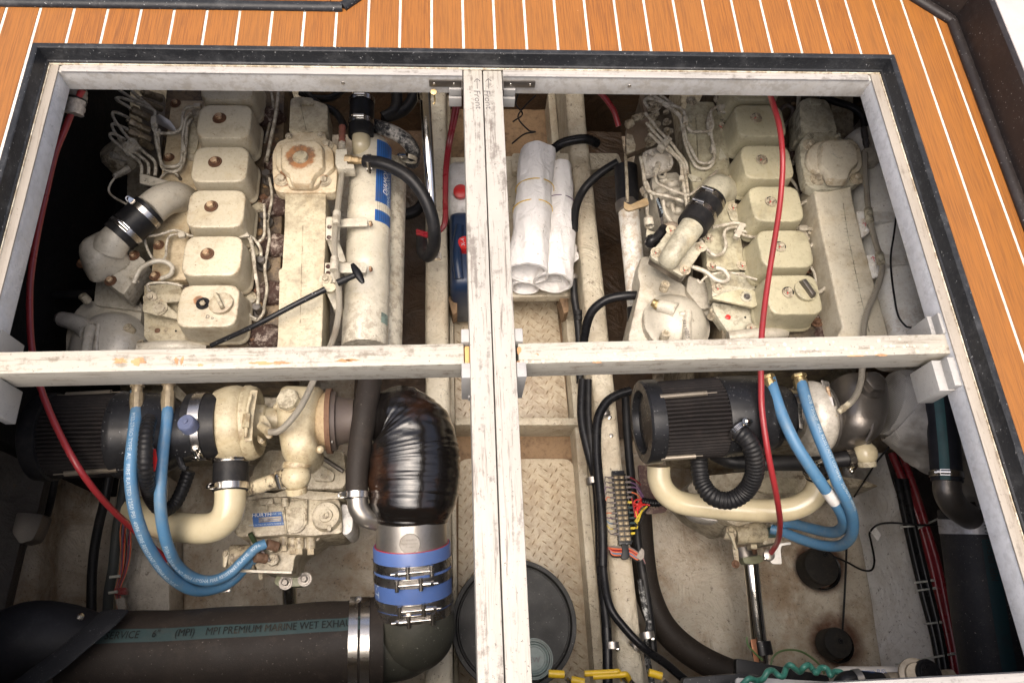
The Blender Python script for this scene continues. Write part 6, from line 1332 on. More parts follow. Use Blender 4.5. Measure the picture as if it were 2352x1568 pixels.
# ------------------------------------------------------------------ hoses and loose things, left half
def hosething(name, label, cat, pts, rpx, mt, group=None, z=None, n=18, sub=8, **k):
    P, r = hose(pts, rpx, z, sub); o = M().sweep(P, r, n).build(name, mt); setp(o, label, cat, group); return o, P, r
rc, P, r = hosething('control_cable', 'red control cable hanging from the grey foam sleeve, crossing the left air filter', 'cable',
    [(190, 205, -.10), (166, 255, -.13), (150, 295, -.15), (128, 350, -.17), (104, 450, -.20), (84, 545, -.22), (70, 640, -.24), (68, 720, -.26), (72, 790, -.27), (82, 850, -.28), (100, 910, -.29), (132, 985, -.30), (175, 1065, -.31), (215, 1122, -.35), (260, 1172, -.42), (310, 1218, -.50), (350, 1255, -.55), (385, 1285, -.60)], 7.2, red, 'red control cables')
rc2, P, r = hosething('control_cable', 'red control cable running down over the valve covers of the right engine to its gearbox', 'cable',
    [(1765, 205, -.12), (1776, 240, -.16), (1790, 290, -.20), (1797, 350, -.24), (1797, 400, -.26), (1790, 480, -.28), (1776, 570, -.29), (1762, 660, -.30), (1752, 740, -.30), (1748, 800, -.30), (1748, 870, -.30), (1750, 940, -.31), (1764, 1040, -.34), (1782, 1130, -.40), (1791, 1190, -.48), (1790, 1225, -.56), (1783, 1250, -.64), (1770, 1270, -.685)], 6.6, red, 'red control cables')
fo = thing('foam_sleeve', W(172, 235, -.11), 'tattered grey foam sleeve around the red cable at the upper left corner', 'foam')
for (p, q, rr_) in (((178, 205), (176, 232), 21), ((176, 230), (170, 262), 20)):
    a, b = W(*p, -.115), W(*q, -.125); m_ = M(); PP = [a.lerp(b, k/6) for k in range(7)]; rads = [rr_*MP(a)*(1+.06*math.sin(k*2.3)) for k in range(7)]; m_.sweep(PP, rads, 22)
    for i in range(len(m_.v)): m_.v[i] += Vector((mnoise.noise(m_.v[i]*160), mnoise.noise(m_.v[i]*160+Vector((9, 0, 0))), 0))*.0022
    m_.build('foam_piece', greyfoam, fo, ang=80)
M().lathe(W(176, 231, -.120), (-.2, -1, -.3), [(-.003, 21.5*MP(W(176, 231, -.12))), (.003, 21.5*MP(W(176, 231, -.12)))], 26).build('tie_band', black, fo)
# blue hydraulic hoses, left engine
def print_on(o, s, P, r, s0, size, flip, ang0, sq=1.): return text_tube('hose_print', s, P, r, s0, Vector((0, -.15, 1)), size*.85, print_w, o, flip=flip, ang0=ang0, squeeze=sq, lift=.0005)
b1, P, r = hosething('hydraulic_hose', 'blue printed hydraulic hose of the left engine, the outer one of the pair', 'hose',
    [(314, 900, -.36), (313, 950, -.33), (304, 1030, -.31), (300, 1080, -.315), (303, 1130, -.33), (312, 1180, -.35), (328, 1228, -.38), (348, 1268, -.42), (376, 1308, -.47), (410, 1338, -.53), (448, 1355, -.58), (490, 1352, -.62), (530, 1335, -.64), (565, 1300, -.64), (590, 1275, -.63)], 13.3, blueh, 'blue hydraulic hoses', n=24, sub=10)
print_on(b1, 'P/32-27/ISO TYPE AL  FIRE RATED 1250 PSI  4096  FIRE RESISTANT USMSHA NO. 2G-9C', P, r, .07, .0115, 1, 0, 1.05)
b2, P, r = hosething('hydraulic_hose', 'blue printed hydraulic hose of the left engine, the inner one of the pair', 'hose',
    [(386, 900, -.36), (384, 955, -.34), (375, 1030, -.345), (370, 1090, -.355), (368, 1150, -.37), (374, 1210, -.40), (388, 1260, -.44), (410, 1300, -.50), (445, 1326, -.55), (485, 1333, -.58), (525, 1318, -.60), (560, 1285, -.60), (588, 1258, -.60), (610, 1248, -.605)], 12.6, blueh, 'blue hydraulic hoses', n=24, sub=10)
print_on(b2, 'P/30-18  2G-90-94  NO. MSHA USMSHA FIRE RESISTANT FLAME  4096', P, r, .30, .0110, 1, .1, 1.05)
def hose_end(o, pts, z, rr_, mt):
    a, b = WL(pts, z); m_ = M(); R1 = rr_*MP(a)
    m_.cyl(a, a.lerp(b, .22), R1*1.0, 6); m_.cyl(a.lerp(b, .20), a.lerp(b, .42), R1*.78, 18); m_.cyl(a.lerp(b, .40), b, R1*.98, 10)
    return m_.build('end_fitting', mt, o, bevel=.0006)
hose_end(b1, [(316, 872), (313, 952)], -.335, 15.5, plated); hose_end(b2, [(388, 868), (384, 950)], -.345, 15.5, plated)
b3, P, r = hosething('hydraulic_hose', 'blue hydraulic hose of the right engine, outer one of the looping pair', 'hose',
    [(1836, 868, -.34), (1842, 885, -.33), (1858, 940, -.32), (1880, 1000, -.325), (1905, 1060, -.335), (1925, 1110, -.35), (1945, 1150, -.38), (1958, 1190, -.43), (1955, 1230, -.49), (1930, 1252, -.55), (1890, 1252, -.60), (1840, 1238, -.65), (1800, 1222, -.68), (1770, 1214, -.69)], 12.6, blueh, 'blue hydraulic hoses', n=24, sub=10)
print_on(b3, '4078 YSCUP  FIRE RESISTANT USMSHA  2G-90-94  4096 PSI', P, r, .05, .0110, 1, .2, 1.05)
b4, P, r = hosething('hydraulic_hose', 'blue hydraulic hose with a white paper band, inner one of the right looping pair', 'hose',
    [(1768, 868, -.34), (1776, 895, -.33), (1795, 950, -.325), (1825, 1015, -.33), (1858, 1068, -.345), (1890, 1115, -.37), (1922, 1160, -.41), (1937, 1190, -.45), (1934, 1212, -.50), (1910, 1222, -.55), (1860, 1212, -.62), (1820, 1202, -.66), (1790, 1200, -.68)], 12.8, blueh, 'blue hydraulic hoses', n=24, sub=10)
def band_on(o, P, r, f0, f1, mt, name='paper_band', k=1.03):
    n = len(P); seg = P[int(f0*n):int(f1*n)+1]; return M().sweep(seg, r*k, 24, caps=True).build(name, mt, o)
band_on(b4, P, r, .43, .485, white)
hose_end(b3, [(1834, 860), (1842, 893)], -.335, 17, brass); hose_end(b4, [(1762, 862), (1774, 896)], -.335, 16, brass)
# black coolant hose with clamps, cream stub (left engine top)
ct = thing('coolant_coupling', W(832, 260, -.45), 'upright black coolant coupling with two bright clamps, at the top of the left white cylinder', 'hose')
a, b = W(832, 225, -.375), W(829, 316, -.39); ax = (b-a).normalized(); r = 28*MP(a); Lh = (b-a).length
M().lathe(a, ax, [(0, r*.93), (.002, r*.98), (Lh*.5, r), (Lh-.002, r*1.02), (Lh, r*.94)], 40).build('rubber_sleeve', black, ct)
clamp(ct, a+ax*.010, ax, r, (0, .1, 1), .012); clamp(ct, a+ax*.068, ax, r, (0, .1, 1), .012)
P, r_ = hose([(829, 310, -.39), (830, 330, -.39), (832, 352, -.41), (836, 368, -.44)], 21, None, 6); M().sweep(P, r_, 32).build('cream_elbow', glossc, ct)
bhz, P, r = hosething('coolant_hose', 'black hose curving from the left cylinder top down beside the dark gap', 'hose',
    [(838, 370, -.36), (870, 374, -.35), (905, 386, -.35), (940, 408, -.355), (970, 445, -.37), (990, 490, -.39), (998, 535, -.42), (996, 570, -.46), (985, 588, -.50), (972, 580, -.54), (968, 550, -.57)], 14.5, black)
clamp(bhz, W(848, 371, -.36), (1, .05, 0), r*1.03, (0, -1, .5), .011)
plate('cable_tray', [(955, 214), (1030, 214), (1030, 226), (955, 222)], -.3, .01, black, bhz) if False else None
cr = thing('chrome_strut', W(985, 420, -.7), 'polished chrome tube between the left engine and the centre stringer', 'tube')
M().cyl(W(975, 200, -.32), W(998, 592, -.52), .0125, 32).build('tube', chrome, cr); M().lathe(W(974, 222, -.335), (-.1, -1, -.3), [(-.04, .017), (0, .0165), (.014, .0135)], 32).build('top_socket', chrome, cr); M().lathe(W(997, 590, -.53), (-.03, -1, -.3), [(-.01, .017), (.006, .0175), (.008, .012)], 32).build('bottom_ring', chrome, cr)
for dx, lab in ((0, 'left'), (9, 'right')):
    hosething('red_wire', 'thin red wire beside the blue jug, '+lab+' one of the two', 'wire', [(1046+dx, 232, -.40), (1038+dx*.8, 280, -.44), (1029+dx*.6, 330, -.48), (1022+dx*.5, 392, -.50), (1021+dx*.4, 460, -.52), (1019+dx*.4, 515, -.53), (1004, 532+dx*.5, -.54), (985, 537+dx*.6, -.55), (958, 530+dx*.7, -.56)], 4.6, maroon, 'red wires beside the blue jug')
fk, P, r = hosething('flaking_hose', 'black hose with peeling white paint above the striped label', 'hose', [(845, 285, -.43), (870, 292, -.42), (905, 305, -.42), (935, 325, -.43), (950, 350, -.45), (946, 375, -.49)], 16, paint('peeling_white_on_black', (.02, .021, .024), .5, dirt=(.45, .42, .37), damt=1.0, dscale=9, dlo=.56, dhi=.585, bump=.3))
clamp(fk, W(940, 365, -.445), (-.2, -1, -.3), r*1.05, (-.6, -.1, 1), .010, silvc)
tube('black_hose', [(700, 205, -.42), (728, 238, -.42), (765, 254, -.41), (783, 275, -.40), (790, 292, -.385)], 8.5, black, E1); tube('black_hose', [(690, 212, -.45), (720, 225, -.45), (760, 225, -.45), (790, 205, -.46)], 8.5, black, E1)
# wheel-like dark loop and darker things behind
hosething('dark_loop_hose', 'thick black hose looping behind the top of the left white cylinder', 'hose', [(905, 196, -.62), (912, 225, -.62), (905, 255, -.62), (880, 270, -.62), (925, 255, -.63), (948, 225, -.63), (950, 190, -.63)], 13, black)
hosething('corrugated_duct', 'dim black corrugated duct in the shadow right of the left engine', 'hose', [(905, 488, -.78), (930, 492, -.78), (955, 484, -.78), (975, 462, -.78)], 13, black)
slg = thing('gearbox_oil_hose', W(830, 1000, -.6), 'thick dull black hose running aft beside the glossy black exhaust wrap', 'hose')
P, r = hose([(852, 860, -.42), (846, 900, -.405), (836, 960, -.40), (826, 1030, -.41), (820, 1085, -.42), (819, 1130, -.43)], 27.5, None, 8); M().sweep(P, [r*(.96+.06*math.cos(i/len(P)*3)) for i in range(len(P))], 30).build('rubber_hose', browng, slg)
clamp(slg, W(819, 1136, -.432), (0, -1, -.1), r*.985, (-.95, 0, .45), .012)
P, r = hose([(820, 1142, -.435), (823, 1165, -.44), (840, 1187, -.45), (868, 1195, -.47), (900, 1196, -.49)], 23, None, 8); M().sweep(P, r, 30).build('steel_elbow', dullsteel, slg)
# wrapped exhaust riser
wr = thing('exhaust_riser', W(950, 1060, -.6), 'bulging exhaust riser wrapped in glossy black resin tape', 'exhaust')
P = spline(WL([(845, 975, -.47), (880, 968, -.46), (915, 972, -.455), (938, 1000, -.455), (948, 1045, -.46), (950, 1095, -.465), (948, 1150, -.47), (946, 1198, -.48)]), 14)
prof = [52, 70, 88, 102, 108, 107, 101, 84]; rads = []
for i in range(len(P)):
    f = i/(len(P)-1)*(len(prof)-1); k = min(int(f), len(prof)-2); t = f-k; t = t*t*(3-2*t); px = prof[k]*(1-t)+prof[k+1]*t
    rads.append(px*MP(P[i])*(1+.006*math.sin(i*1.9)+.004*math.sin(i*4.1)))
m_ = M(); m_.sweep(P, rads, 96)
n_ = 96
for i in range(len(P)):
    for k in range(n_):
        q = m_.v[i*n_+k]; d = (q-P[i]); m_.v[i*n_+k] = q+d.normalized()*(.0022*mnoise.noise(Vector((q.x*7, q.y*48+q.x*12, q.z*14)))+.003*mnoise.noise(q*9))
m_.build('resin_wrap', resin, wr, ang=60)
# wet exhaust: steel collar, blue silicone, elbow, big hose
wx = thing('exhaust_coupling', W(950, 1300, -.6), 'bright blue silicone exhaust coupling with four steel T-bolt clamps under the steel collar', 'hose coupling')
a, b = W(944, 1190, -.475), W(952, 1405, -.545); ax = (b-a).normalized(); r = 86*MP(a.lerp(b, .5)); Lh = (b-a).length
M().lathe(a, ax, [(0, r*.93), (Lh*.36, r*.955)], 64).build('steel_collar', dullsteel, wx)
s0 = Lh*.27
M().lathe(a, ax, [(s0, r*.965), (s0, r*1.015), (s0+.003, r*1.03), (Lh*.62, r*1.02), (Lh*.97, r*1.02), (Lh, r*1.0)], 64).build('silicone_sleeve', bluesil, wx)
M().lathe(a, ax, [(s0-.0008, r*.965), (s0-.0008, r*.99), (s0+.001, r*.99)], 64, False).build('red_inner_edge', redb, wx)
for f, fl_, off in ((.45, 1, -.12), (.575, -1, .06), (.835, -1, .10), (.94, 1, -.10)): tbolt(wx, a+ax*(Lh*f), ax, r*1.028, Vector((0, -.25, 1)), .0175, fl_, off)
vv = Vector((0, 0, 1)); vv = (vv-ax*vv.dot(ax)).normalized(); hd = ax.cross(vv)
if hd.x < 0: hd = -hd
mc = a+ax*(Lh*.175)+vv*(r*.945); M().lathe(mc, vv, [(0, .0195), (.0018, .0192), (.0018, .0180), (.0010, .0175), (.0010, .0001)], 40).build('maker_medallion', paint('matt_steel_medallion', (.30, .28, .25), .6, .5, damt=.5, bump=.3), wx)
for s_, o_, z_ in (('DeANGELO', .0075, .0052), ('MARINE EXHAUST INC', .0005, .0030), ('FT LAUD FL', -.006, .0030)): text_plane('medallion_lettering', s_, mc+vv*.0012-ax*o_, hd, -ax, z_, greym, wx, lift=.0005)
pathc = [a+ax*(Lh*k/20) for k in range(21)]
def ring_text(s, f, an, size):
    vs, fs = text_mesh(s, 1, 0.); P_ = []
    for v_ in vs:
        A_ = an-(v_.y)*size/r; x = Lh*f-v_.x*size
        P_.append(a+ax*x+(vv*math.cos(A_)-hd*math.sin(-A_)*-1*-1)*(r*1.033) if False else a+ax*x+(vv*math.cos(A_)+hd*math.sin(-A_))*(r*1.036))
    M().add(P_, fs).build('sleeve_lettering', print_w, wx, fix=False)
ring_text('T-SIL', .76, 1.18, .022)
eb = thing('exhaust_elbow', W(930, 1450, -.8), 'fat dark rubber exhaust elbow turning left below the blue coupling', 'hose')
c0_ = b-ax*.015; P = spline([c0_, b+ax*.03, W(945, 1445, -.575), W(915, 1470, -.58), W(862, 1478, -.58)], 10)
rads = [r*(.985+.10*math.sin(math.pi*min(1, i/(len(P)-1)*1.25))) for i in range(len(P))]
M().sweep(P, rads, 64).build('rubber_elbow', paint('greenish_black_rubber', (.040, .040, .032), .5, dirt=(.07, .065, .05), damt=.6, dscale=8, speck=.2, speck_col=(.2, .2, .17), bump=.35, bscale=300), eb)
bx = thing('exhaust_hose', W(400, 1490, -.8), 'very large dark exhaust hose lying across the lower left, with a faded printed stripe', 'hose')
P = spline(WL([(880, 1478, -.575), (820, 1482, -.57), (700, 1490, -.565), (540, 1500, -.56), (380, 1508, -.56), (240, 1514, -.56), (140, 1520, -.565), (60, 1528, -.57), (-60, 1545, -.58), (-240, 1560, -.6)]), 10)
R1 = 99*MP(P[0]); n_ = len(P); rads = [R1*(1+.012*math.sin(i*.45)+(.035 if i < 12 else 0)) for i in range(n_)]
m_ = M(); m_.sweep(P, rads, 72); m_.build('hose_wall', browng, bx, ang=60)
for (u0, u1) in ((804, 822), (830, 848)):
    c = W((u0+u1)/2, 1480, -.57); axx = (P[3]-P[8]).normalized(); M().lathe(c, axx, [(-.0085, R1*1.045), (-.0085, R1*1.062), (.0085, R1*1.062), (.0085, R1*1.045)], 72, False).build('hose_clamp', steel, bx)
fitting('clamp_bolt', (820, 1378, -.475), (826, 1372, -.470), 7, steel, bx)
# stripe patch and lettering on the big hose
def stripe(P, rads, f0, f1, a0, a1, view, mt, name, par, lift=.0008):
    i0, i1 = int(f0*(len(P)-1)), int(f1*(len(P)-1)); vs = []; fs = []; nn = 8; rows = 0
    for i in range(i0, i1+1):
        T = (P[min(i+1, len(P)-1)]-P[max(i-1, 0)]).normalized(); N = (view-T*view.dot(T)).normalized(); B = N.cross(T)
        for k in range(nn+1):
            an = a0+(a1-a0)*k/nn; vs.append(P[i]+(N*math.cos(an)+B*math.sin(an))*(rads[i]+lift))
        rows += 1
    fs = [(j*(nn+1)+k, j*(nn+1)+k+1, (j+1)*(nn+1)+k+1, (j+1)*(nn+1)+k) for j in range(rows-1) for k in range(nn)]
    return M().add(vs, fs).build(name, mt, par)
vw = Vector((0, .05, 1))
st = stripe(P, rads, .07, .75, -.55, -.25, vw, teal, 'printed_stripe', bx)
cum = 0
text_tube('stripe_lettering', 'ARINE WET EXHAUST SERVICE     6"      (MPI)    MPI PREMIUM MARINE WET EXHAUST', [p.copy() for p in P[::-1]], R1*1.012, .26, vw, .0205, paint('stripe_lettering', (.008, .009, .009), .7), bx, flip=1, ang0=.41, squeeze=.80, lift=.0022)
# fabric strap and second clamp on the big hose
def wrapband(c, axx, R_, w, mt, name, par, th=.002): return M().lathe(c, axx, [(-w/2, R_), (-w/2, R_+th), (w/2, R_+th), (w/2, R_)], 72, False).build(name, mt, par)
axx = (P[40]-P[50]).normalized()
wrapband(W(150, 1520, -.565), (axx+Vector((0, .10, 0))).normalized(), R1*1.02, .016, greym, 'hose_clamp', bx); wrapband(W(168, 1518, -.565), (axx+Vector((0, .10, 0))).normalized(), R1*1.02, .010, greym, 'hose_clamp', bx)
fitting('clamp_bolt', (182, 1418, -.465), (188, 1412, -.46), 8, steel, bx)
P2 = spline(WL([(262, 1404, -.485), (236, 1432, -.448), (190, 1470, -.428), (130, 1520, -.415), (60, 1570, -.41), (0, 1620, -.42)]), 8); m_ = M(); vs = []
m_.sweep(P2, .021, 24, flat=(.22, 1.25)); m_.build('fabric_strap', paint('black_fabric_strap', (.012, .0125, .015), .8, dirt=(.03, .03, .032), damt=.5, speck=.05, speck_col=(.2, .2, .2), bump=.8, bscale=600), bx, ang=70)
P2 = spline(WL([(-90, 1540, -.50), (0, 1490, -.49), (60, 1466, -.495), (130, 1470, -.515), (190, 1485, -.53), (250, 1500, -.55)]), 8); M().sweep(P2, [.056+.010*math.sin(i/len(P2)*3.0) for i in range(len(P2))], 40, flat=(.9, 1.0)).build('rubber_cuff', paint('blue_black_rubber', (.010, .010, .012), .6, dirt=(.03, .03, .032), damt=.5, bump=.4), bx)
# vertical hoses and wires at lower left
hosething('bilge_hose', 'black hose going down past the left end of the blue hoses, nearest the hull', 'hose', [(126, 1095, -.74), (118, 1140, -.76), (108, 1180, -.80), (96, 1200, -.86)], 9, black, 'black hoses at lower left')
hosething('bilge_hose', 'long black hose running straight down to the big exhaust hose at lower left', 'hose', [(252, 1085, -.80), (240, 1150, -.82), (228, 1200, -.84), (217, 1260, -.86), (211, 1330, -.88), (210, 1430, -.90)], 10.5, black, 'black hoses at lower left')
hosething('bilge_hose', 'dark grey hose tied next to the coloured wires at lower left', 'hose', [(290, 1085, -.82), (280, 1150, -.84), (268, 1220, -.86), (260, 1300, -.88), (250, 1360, -.90), (246, 1430, -.92)], 11, paint('dark_grey_hose', (.045, .05, .05), .5, damt=.4), 'black hoses at lower left')
wb = thing('wire_bundle', W(280, 1300, -.9), 'bundle of red, orange and grey wires bound with a tag at lower left', 'wires')
rr = random.Random(3); cols = [orange, greyw, purple, maroon, orange, black, greyw, maroon, purple, orange]
for k in range(10):
    o_ = (k-4.5)*2.0; w_ = rr.uniform(-3, 3)
    P_, r_ = hose([(296+o_*.7, 1160, -.80), (290+o_*1.3+w_, 1215, -.82), (287+o_*1.2-w_, 1270, -.85), (282+o_*.8, 1315, -.87), (271+o_*.55, 1352, -.88), (273+o_*.5, 1385, -.88), (279+o_*.5, 1430, -.9)], 1.5, None, 6); M().sweep(P_, r_, 6).build('wire', cols[k], wb)
plate('red_tape', [(262, 1350), (288, 1348), (290, 1364), (262, 1366)], -.855, .015, maroon, wb, rad=.002); plate('grey_tag', [(264, 1376), (284, 1370), (290, 1396), (272, 1402)], -.862, .012, greyfoam, wb, rad=.002)
for (x0, x1, y) in ((252, 276, 1325), (250, 270, 1361)): M().cyl(W(x0, y, -.845), W(x1, y-3, -.845), .0035, 10).build('cable_tie', ziptie, wb)
tube('black_pipe', [(30, 690, -.60), (80, 682, -.58), (150, 678, -.57), (215, 676, -.57)], 11, black, None, label='dim black pipe crossing the dark space left of the left engine', cat='pipe')
plate('hull_bracket', [(38, 1176), (100, 1180), (88, 1215), (75, 1240), (45, 1248), (27, 1222)], -.66, .04, greym, None, rad=.006, label='dark grey bracket on the hull panel at the left edge', cat='bracket')
# ------------------------------------------------------------------ centre well things
jg = thing('oil_jug', W(1052, 520, -.85), 'dark blue plastic jug with a red cap, half hidden by the centre beams', 'jug')
def jug_ring(u, v, z, sx, sy, rd=.018): return rrect(W(u, v, z), sx, sy, rd)
m_ = M(); a = W(1060, 580, -.70); rings = [rrect(Vector((a.x+.006, a.y+.02, z)), .075*k, .24*k2, .022) for z, k, k2 in ((-.93, .9, .95), (-.92, 1, 1), (-.74, 1.0, 1), (-.715, .94, .96), (-.705, .80, .9), (-.70, .6, .8))]; loft(m_, rings[::-1]); m_.build('bottle', bluejug, jg, ang=50)
m_ = M(); m_.sweep(spline(WL([(1056, 520, -.70), (1050, 560, -.685), (1050, 600, -.685), (1055, 640, -.70)]), 6), .012, 16); m_.build('jug_handle', bluejug, jg)
for (u, v, z) in ((1068, 557, -.675),): c = W(u, v, z); M().lathe(c, (0, 0, 1), [(-.03, .020), (-.012, .020), (0, .0195), (.002, .018), (.002, .001)], 36).build('red_cap', redb, jg); text_plane('cap_lettering', 'X-4', c+Vector((-.006, 0, .0024)), (-.1, 1, 0), (-1, -.1, 0), .015, print_w, jg)
wj = thing('white_jug', W(1045, 440, -.85), 'white plastic jug with a red cap, above the dark blue one', 'jug')
m_ = M(); a = W(1056, 455, -.68); rings = [rrect(Vector((a.x+.008, a.y+.05, z)), .08*k, .17*k2, .025) for z, k, k2 in ((-.93, .9, .95), (-.92, 1, 1), (-.72, 1.0, 1), (-.69, .9, .9), (-.68, .7, .7))]; loft(m_, rings[::-1]); m_.build('bottle', white, wj, ang=50)
c = W(1058, 440, -.66); M().lathe(c, (0, -.3, 1), [(-.035, .024), (-.02, .022), (-.012, .019)], 30).build('neck', white, wj); M().lathe(c, (0, -.3, 1), [(-.014, .0195), (.002, .0195), (.004, .017), (.004, .001)], 36).build('red_cap', redb, wj)
sh = thing('shelf', W(1250, 520, -.85), 'cream shelf with folded edge carrying the white cloth rolls', 'shelf')
plate('shelf_board', [(1036, 362), (1305, 356), (1309, 672), (1036, 676)], -.79, .015, stringp, sh, rad=.003)
plate('shelf_lip', [(1036, 676), (1309, 671), (1310, 680), (1036, 684)], -.787, .03, stringp, sh, rad=.001)
for (u, v) in ((1298, 690), (1042, 692)): plate('shelf_bracket', [(u-14, v-10), (u+8, v-12), (u+8, v+25), (u-2, v+30)], -.80, .06, jointdirt, sh, rad=.002)
plate('cross_bearer', [(1176, 352), (1420, 352), (1430, 378), (1300, 400), (1176, 392)], -.76, .05, stringp, None, rad=.01, label='grimy cream cross bearer behind the white cloth rolls', cat='beam')
hosething('thick_black_cable', 'thick black cable arching over the top end of the right stringer', 'cable', [(1268, 345, -.68), (1290, 330, -.66), (1318, 322, -.65), (1348, 320, -.65), (1372, 330, -.67)], 11, blackg)
def cloth_roll(label, pts, rpx, z, seed, ends=True, taper=(1, 1)):
    t = thing('cloth_roll', W(*pts[0], z), label, 'cloth roll', 'rolled white absorbent cloths')
    P = spline(WL(pts, z), 10); r = rpx*MP(P[0]); n = len(P); m_ = M(); nn = 48
    rads = [r*(taper[0]+(taper[1]-taper[0])*i/(n-1)) for i in range(n)]
    m_.sweep(P, rads, nn, caps=False)
    inner = M(); 
    for i in range(len(m_.v)):
        q = m_.v[i]; c = P[i//nn]; d = (q-c); m_.v[i] = q+d.normalized()*(.0045*mnoise.noise(Vector((q.x*55, q.y*13+q.x*15, seed)))+.0085*mnoise.noise(Vector((q.x*20, q.y*7, seed+5)))+.0012*mnoise.noise(q*140))
    k = len(m_.v)
    ax = (P[-1]-P[-3]).normalized()
    # rolled end: concentric lips going inwards
    last = m_.v[(n-1)*nn:n*nn]; c = P[-1]; rings = [last]
    for kk, dd in ((.90, .001), (.86, -.008), (.80, -.010), (.76, -.002), (.70, -.012), (.60, -.03), (.3, -.05)): rings.append([c+(p-c)*kk+ax*dd for p in last])
    loft(m_, rings, False); m_.f.append(tuple(range(len(m_.v)-nn, len(m_.v)))); m_.sm.append(0)
    m_.f.append(tuple(range(nn-1, -1, -1))); m_.sm.append(0)
    m_.build('cloth', towel, t, ang=80); return t, P, rads
tA, PA, rA = cloth_roll('dotted white cloth roll held by two yellow rubber bands, the nearest to the centre beams', [(1236, 350), (1230, 420), (1222, 500), (1216, 570), (1211, 628)], 42, -.665, 1, taper=(.95, 1.08))
for f in (.30, .45): i = int(f*len(PA)); axp = (PA[i+1]-PA[i-1]).normalized(); M().lathe(PA[i], axp+Vector((.12, 0, 0)), [(-.0012, rA[i]*1.02), (-.0012, rA[i]*1.05), (.0012, rA[i]*1.05), (.0012, rA[i]*1.02)], 40, False).build('rubber_band', yellow, tA)
tB, PB, rB = cloth_roll('white cloth roll with a purple rubber band, right of the yellow-banded one', [(1284, 385), (1284, 460), (1282, 540), (1274, 600), (1270, 650)], 33, -.70, 4, taper=(.9, 1.3))
i = int(.28*len(PB)); axp = (PB[i+1]-PB[i-1]).normalized(); M().lathe(PB[i], axp, [(-.001, rB[i]*1.02), (-.001, rB[i]*1.05), (.001, rB[i]*1.05), (.001, rB[i]*1.02)], 40, False).build('rubber_band', purple, tB)
cloth_roll('flattened white cloth roll at the bottom left of the pile', [(1212, 560), (1209, 610), (1206, 662)], 30, -.745, 7); cloth_roll('flattened white cloth roll at the bottom right of the pile', [(1275, 560), (1274, 610), (1272, 658)], 28, -.75, 9)
fl_ = M(); vs = []
for j in range(15):
    for i in range(9):
        s, t = i/8, j/14; p = W(1296+22*s*(.4+.6*t)+(12*s if t > .75 else 0), 372+248*t-26*s*(t > .9), -.70-.035*s+.006*math.sin(t*9+s*4)); vs.append(p)
for jj in range(14):
    for ii in range(8): fl_.f.append((jj*9+ii, jj*9+ii+1, (jj+1)*9+ii+1, (jj+1)*9+ii)); fl_.sm.append(0)
fl_.v = vs; fo_ = fl_.build('cloth_flap', towel, tB, ang=80); sm_ = fo_.modifiers.new('thick', 'SOLIDIFY'); sm_.thickness = .002
# bucket with lid
bk = thing('bucket', W(1181, 1432, -.95), 'black round bucket with its lid, mostly behind the centre beams', 'bucket')
bk.location.z = -.95
c = W(1181, 1432, -.745); r = 145*MP(c)
M().lathe(c, (0, 0, 1), [(-.20, r*.82), (-.03, r*.92), (-.03, r*.97), (-.012, r*.99), (-.004, r), (0, r*.99), (0, r*.93), (-.002, r*.915), (-.012, r*.905), (-.012, r*.89), (-.006, r*.875), (-.006, .001)], 96).build('lid', paint('matt_black_lid', (.010, .010, .0095), .45, dirt=(.04, .037, .03), damt=.6, dscale=5, speck=.1, speck_col=(.2, .2, .18), bump=.08), bk, ang=30)
c2 = W(1226, 1512, -.744); M().lathe(c2, (0, 0, 1), [(-.005, r*.30), (.002, r*.30), (.002, r*.285), (-.006, r*.28), (-.006, r*.26), (-.002, r*.25), (.004, r*.235), (.004, r*.22), (.001, r*.20), (.001, r*.18), (.003, r*.17), (.003, .001)], 64).build('spout_cap', paint('grey_spout_cap', (.10, .14, .13), .4, dirt=(.05, .05, .04), damt=.7), bk, ang=30)
text_plane('cap_marking', 'MEW', c2+Vector((-.005, -.002, .0036)), (1, 0, 0), (0, 1, 0), .016, ink, bk, lift=.001)
# ------------------------------------------------------------------ right half
hr = 'black cables along the right stringer'
for i, (pts, rp, lab) in enumerate([([(1338, 872), (1336, 960), (1352, 1040), (1368, 1100), (1376, 1200), (1380, 1300), (1390, 1400), (1395, 1480), (1396, 1600)], 11, 'leftmost thick black cable in the bundle along the right stringer'),
     ([(1352, 872), (1352, 960), (1362, 1050), (1374, 1130), (1382, 1250), (1388, 1380), (1394, 1440)], 8, 'second black cable in the bundle along the right stringer'),
     ([(1448, 897), (1415, 908), (1392, 925), (1374, 960), (1370, 1020), (1374, 1090), (1380, 1160), (1384, 1240), (1384, 1300)], 11, 'black hose curving out from behind the filter cap into the cable bundle')]):
    hosething('black_cable', lab, 'cable', pts, rp, [blackg, black, blackg][i], hr, z=-.70+.008*i)
hosething('black_hose', 'glossy black hose crossing the right stringer toward the lower right', 'hose', [(1384, 1150, -.70), (1384, 1250, -.695), (1388, 1330, -.69), (1402, 1395, -.68), (1432, 1438, -.68), (1478, 1486, -.68), (1530, 1524, -.70), (1590, 1575, -.72)], 9.5, blackg)
hosething('black_hose', 'large dull black hose sweeping down right of the right stringer', 'hose', [(1468, 1180, -.92), (1476, 1290, -.92), (1490, 1365, -.92), (1525, 1440, -.92), (1590, 1500, -.92), (1680, 1545, -.92), (1800, 1580, -.92)], 30, browng)
hosething('black_hose', 'black hose bending in front of the right engine at its left foot', 'hose', [(1338, 800, -.66), (1346, 752, -.62), (1360, 715, -.59), (1390, 690, -.57), (1430, 680, -.56), (1475, 678, -.56)], 10.5, blackg)
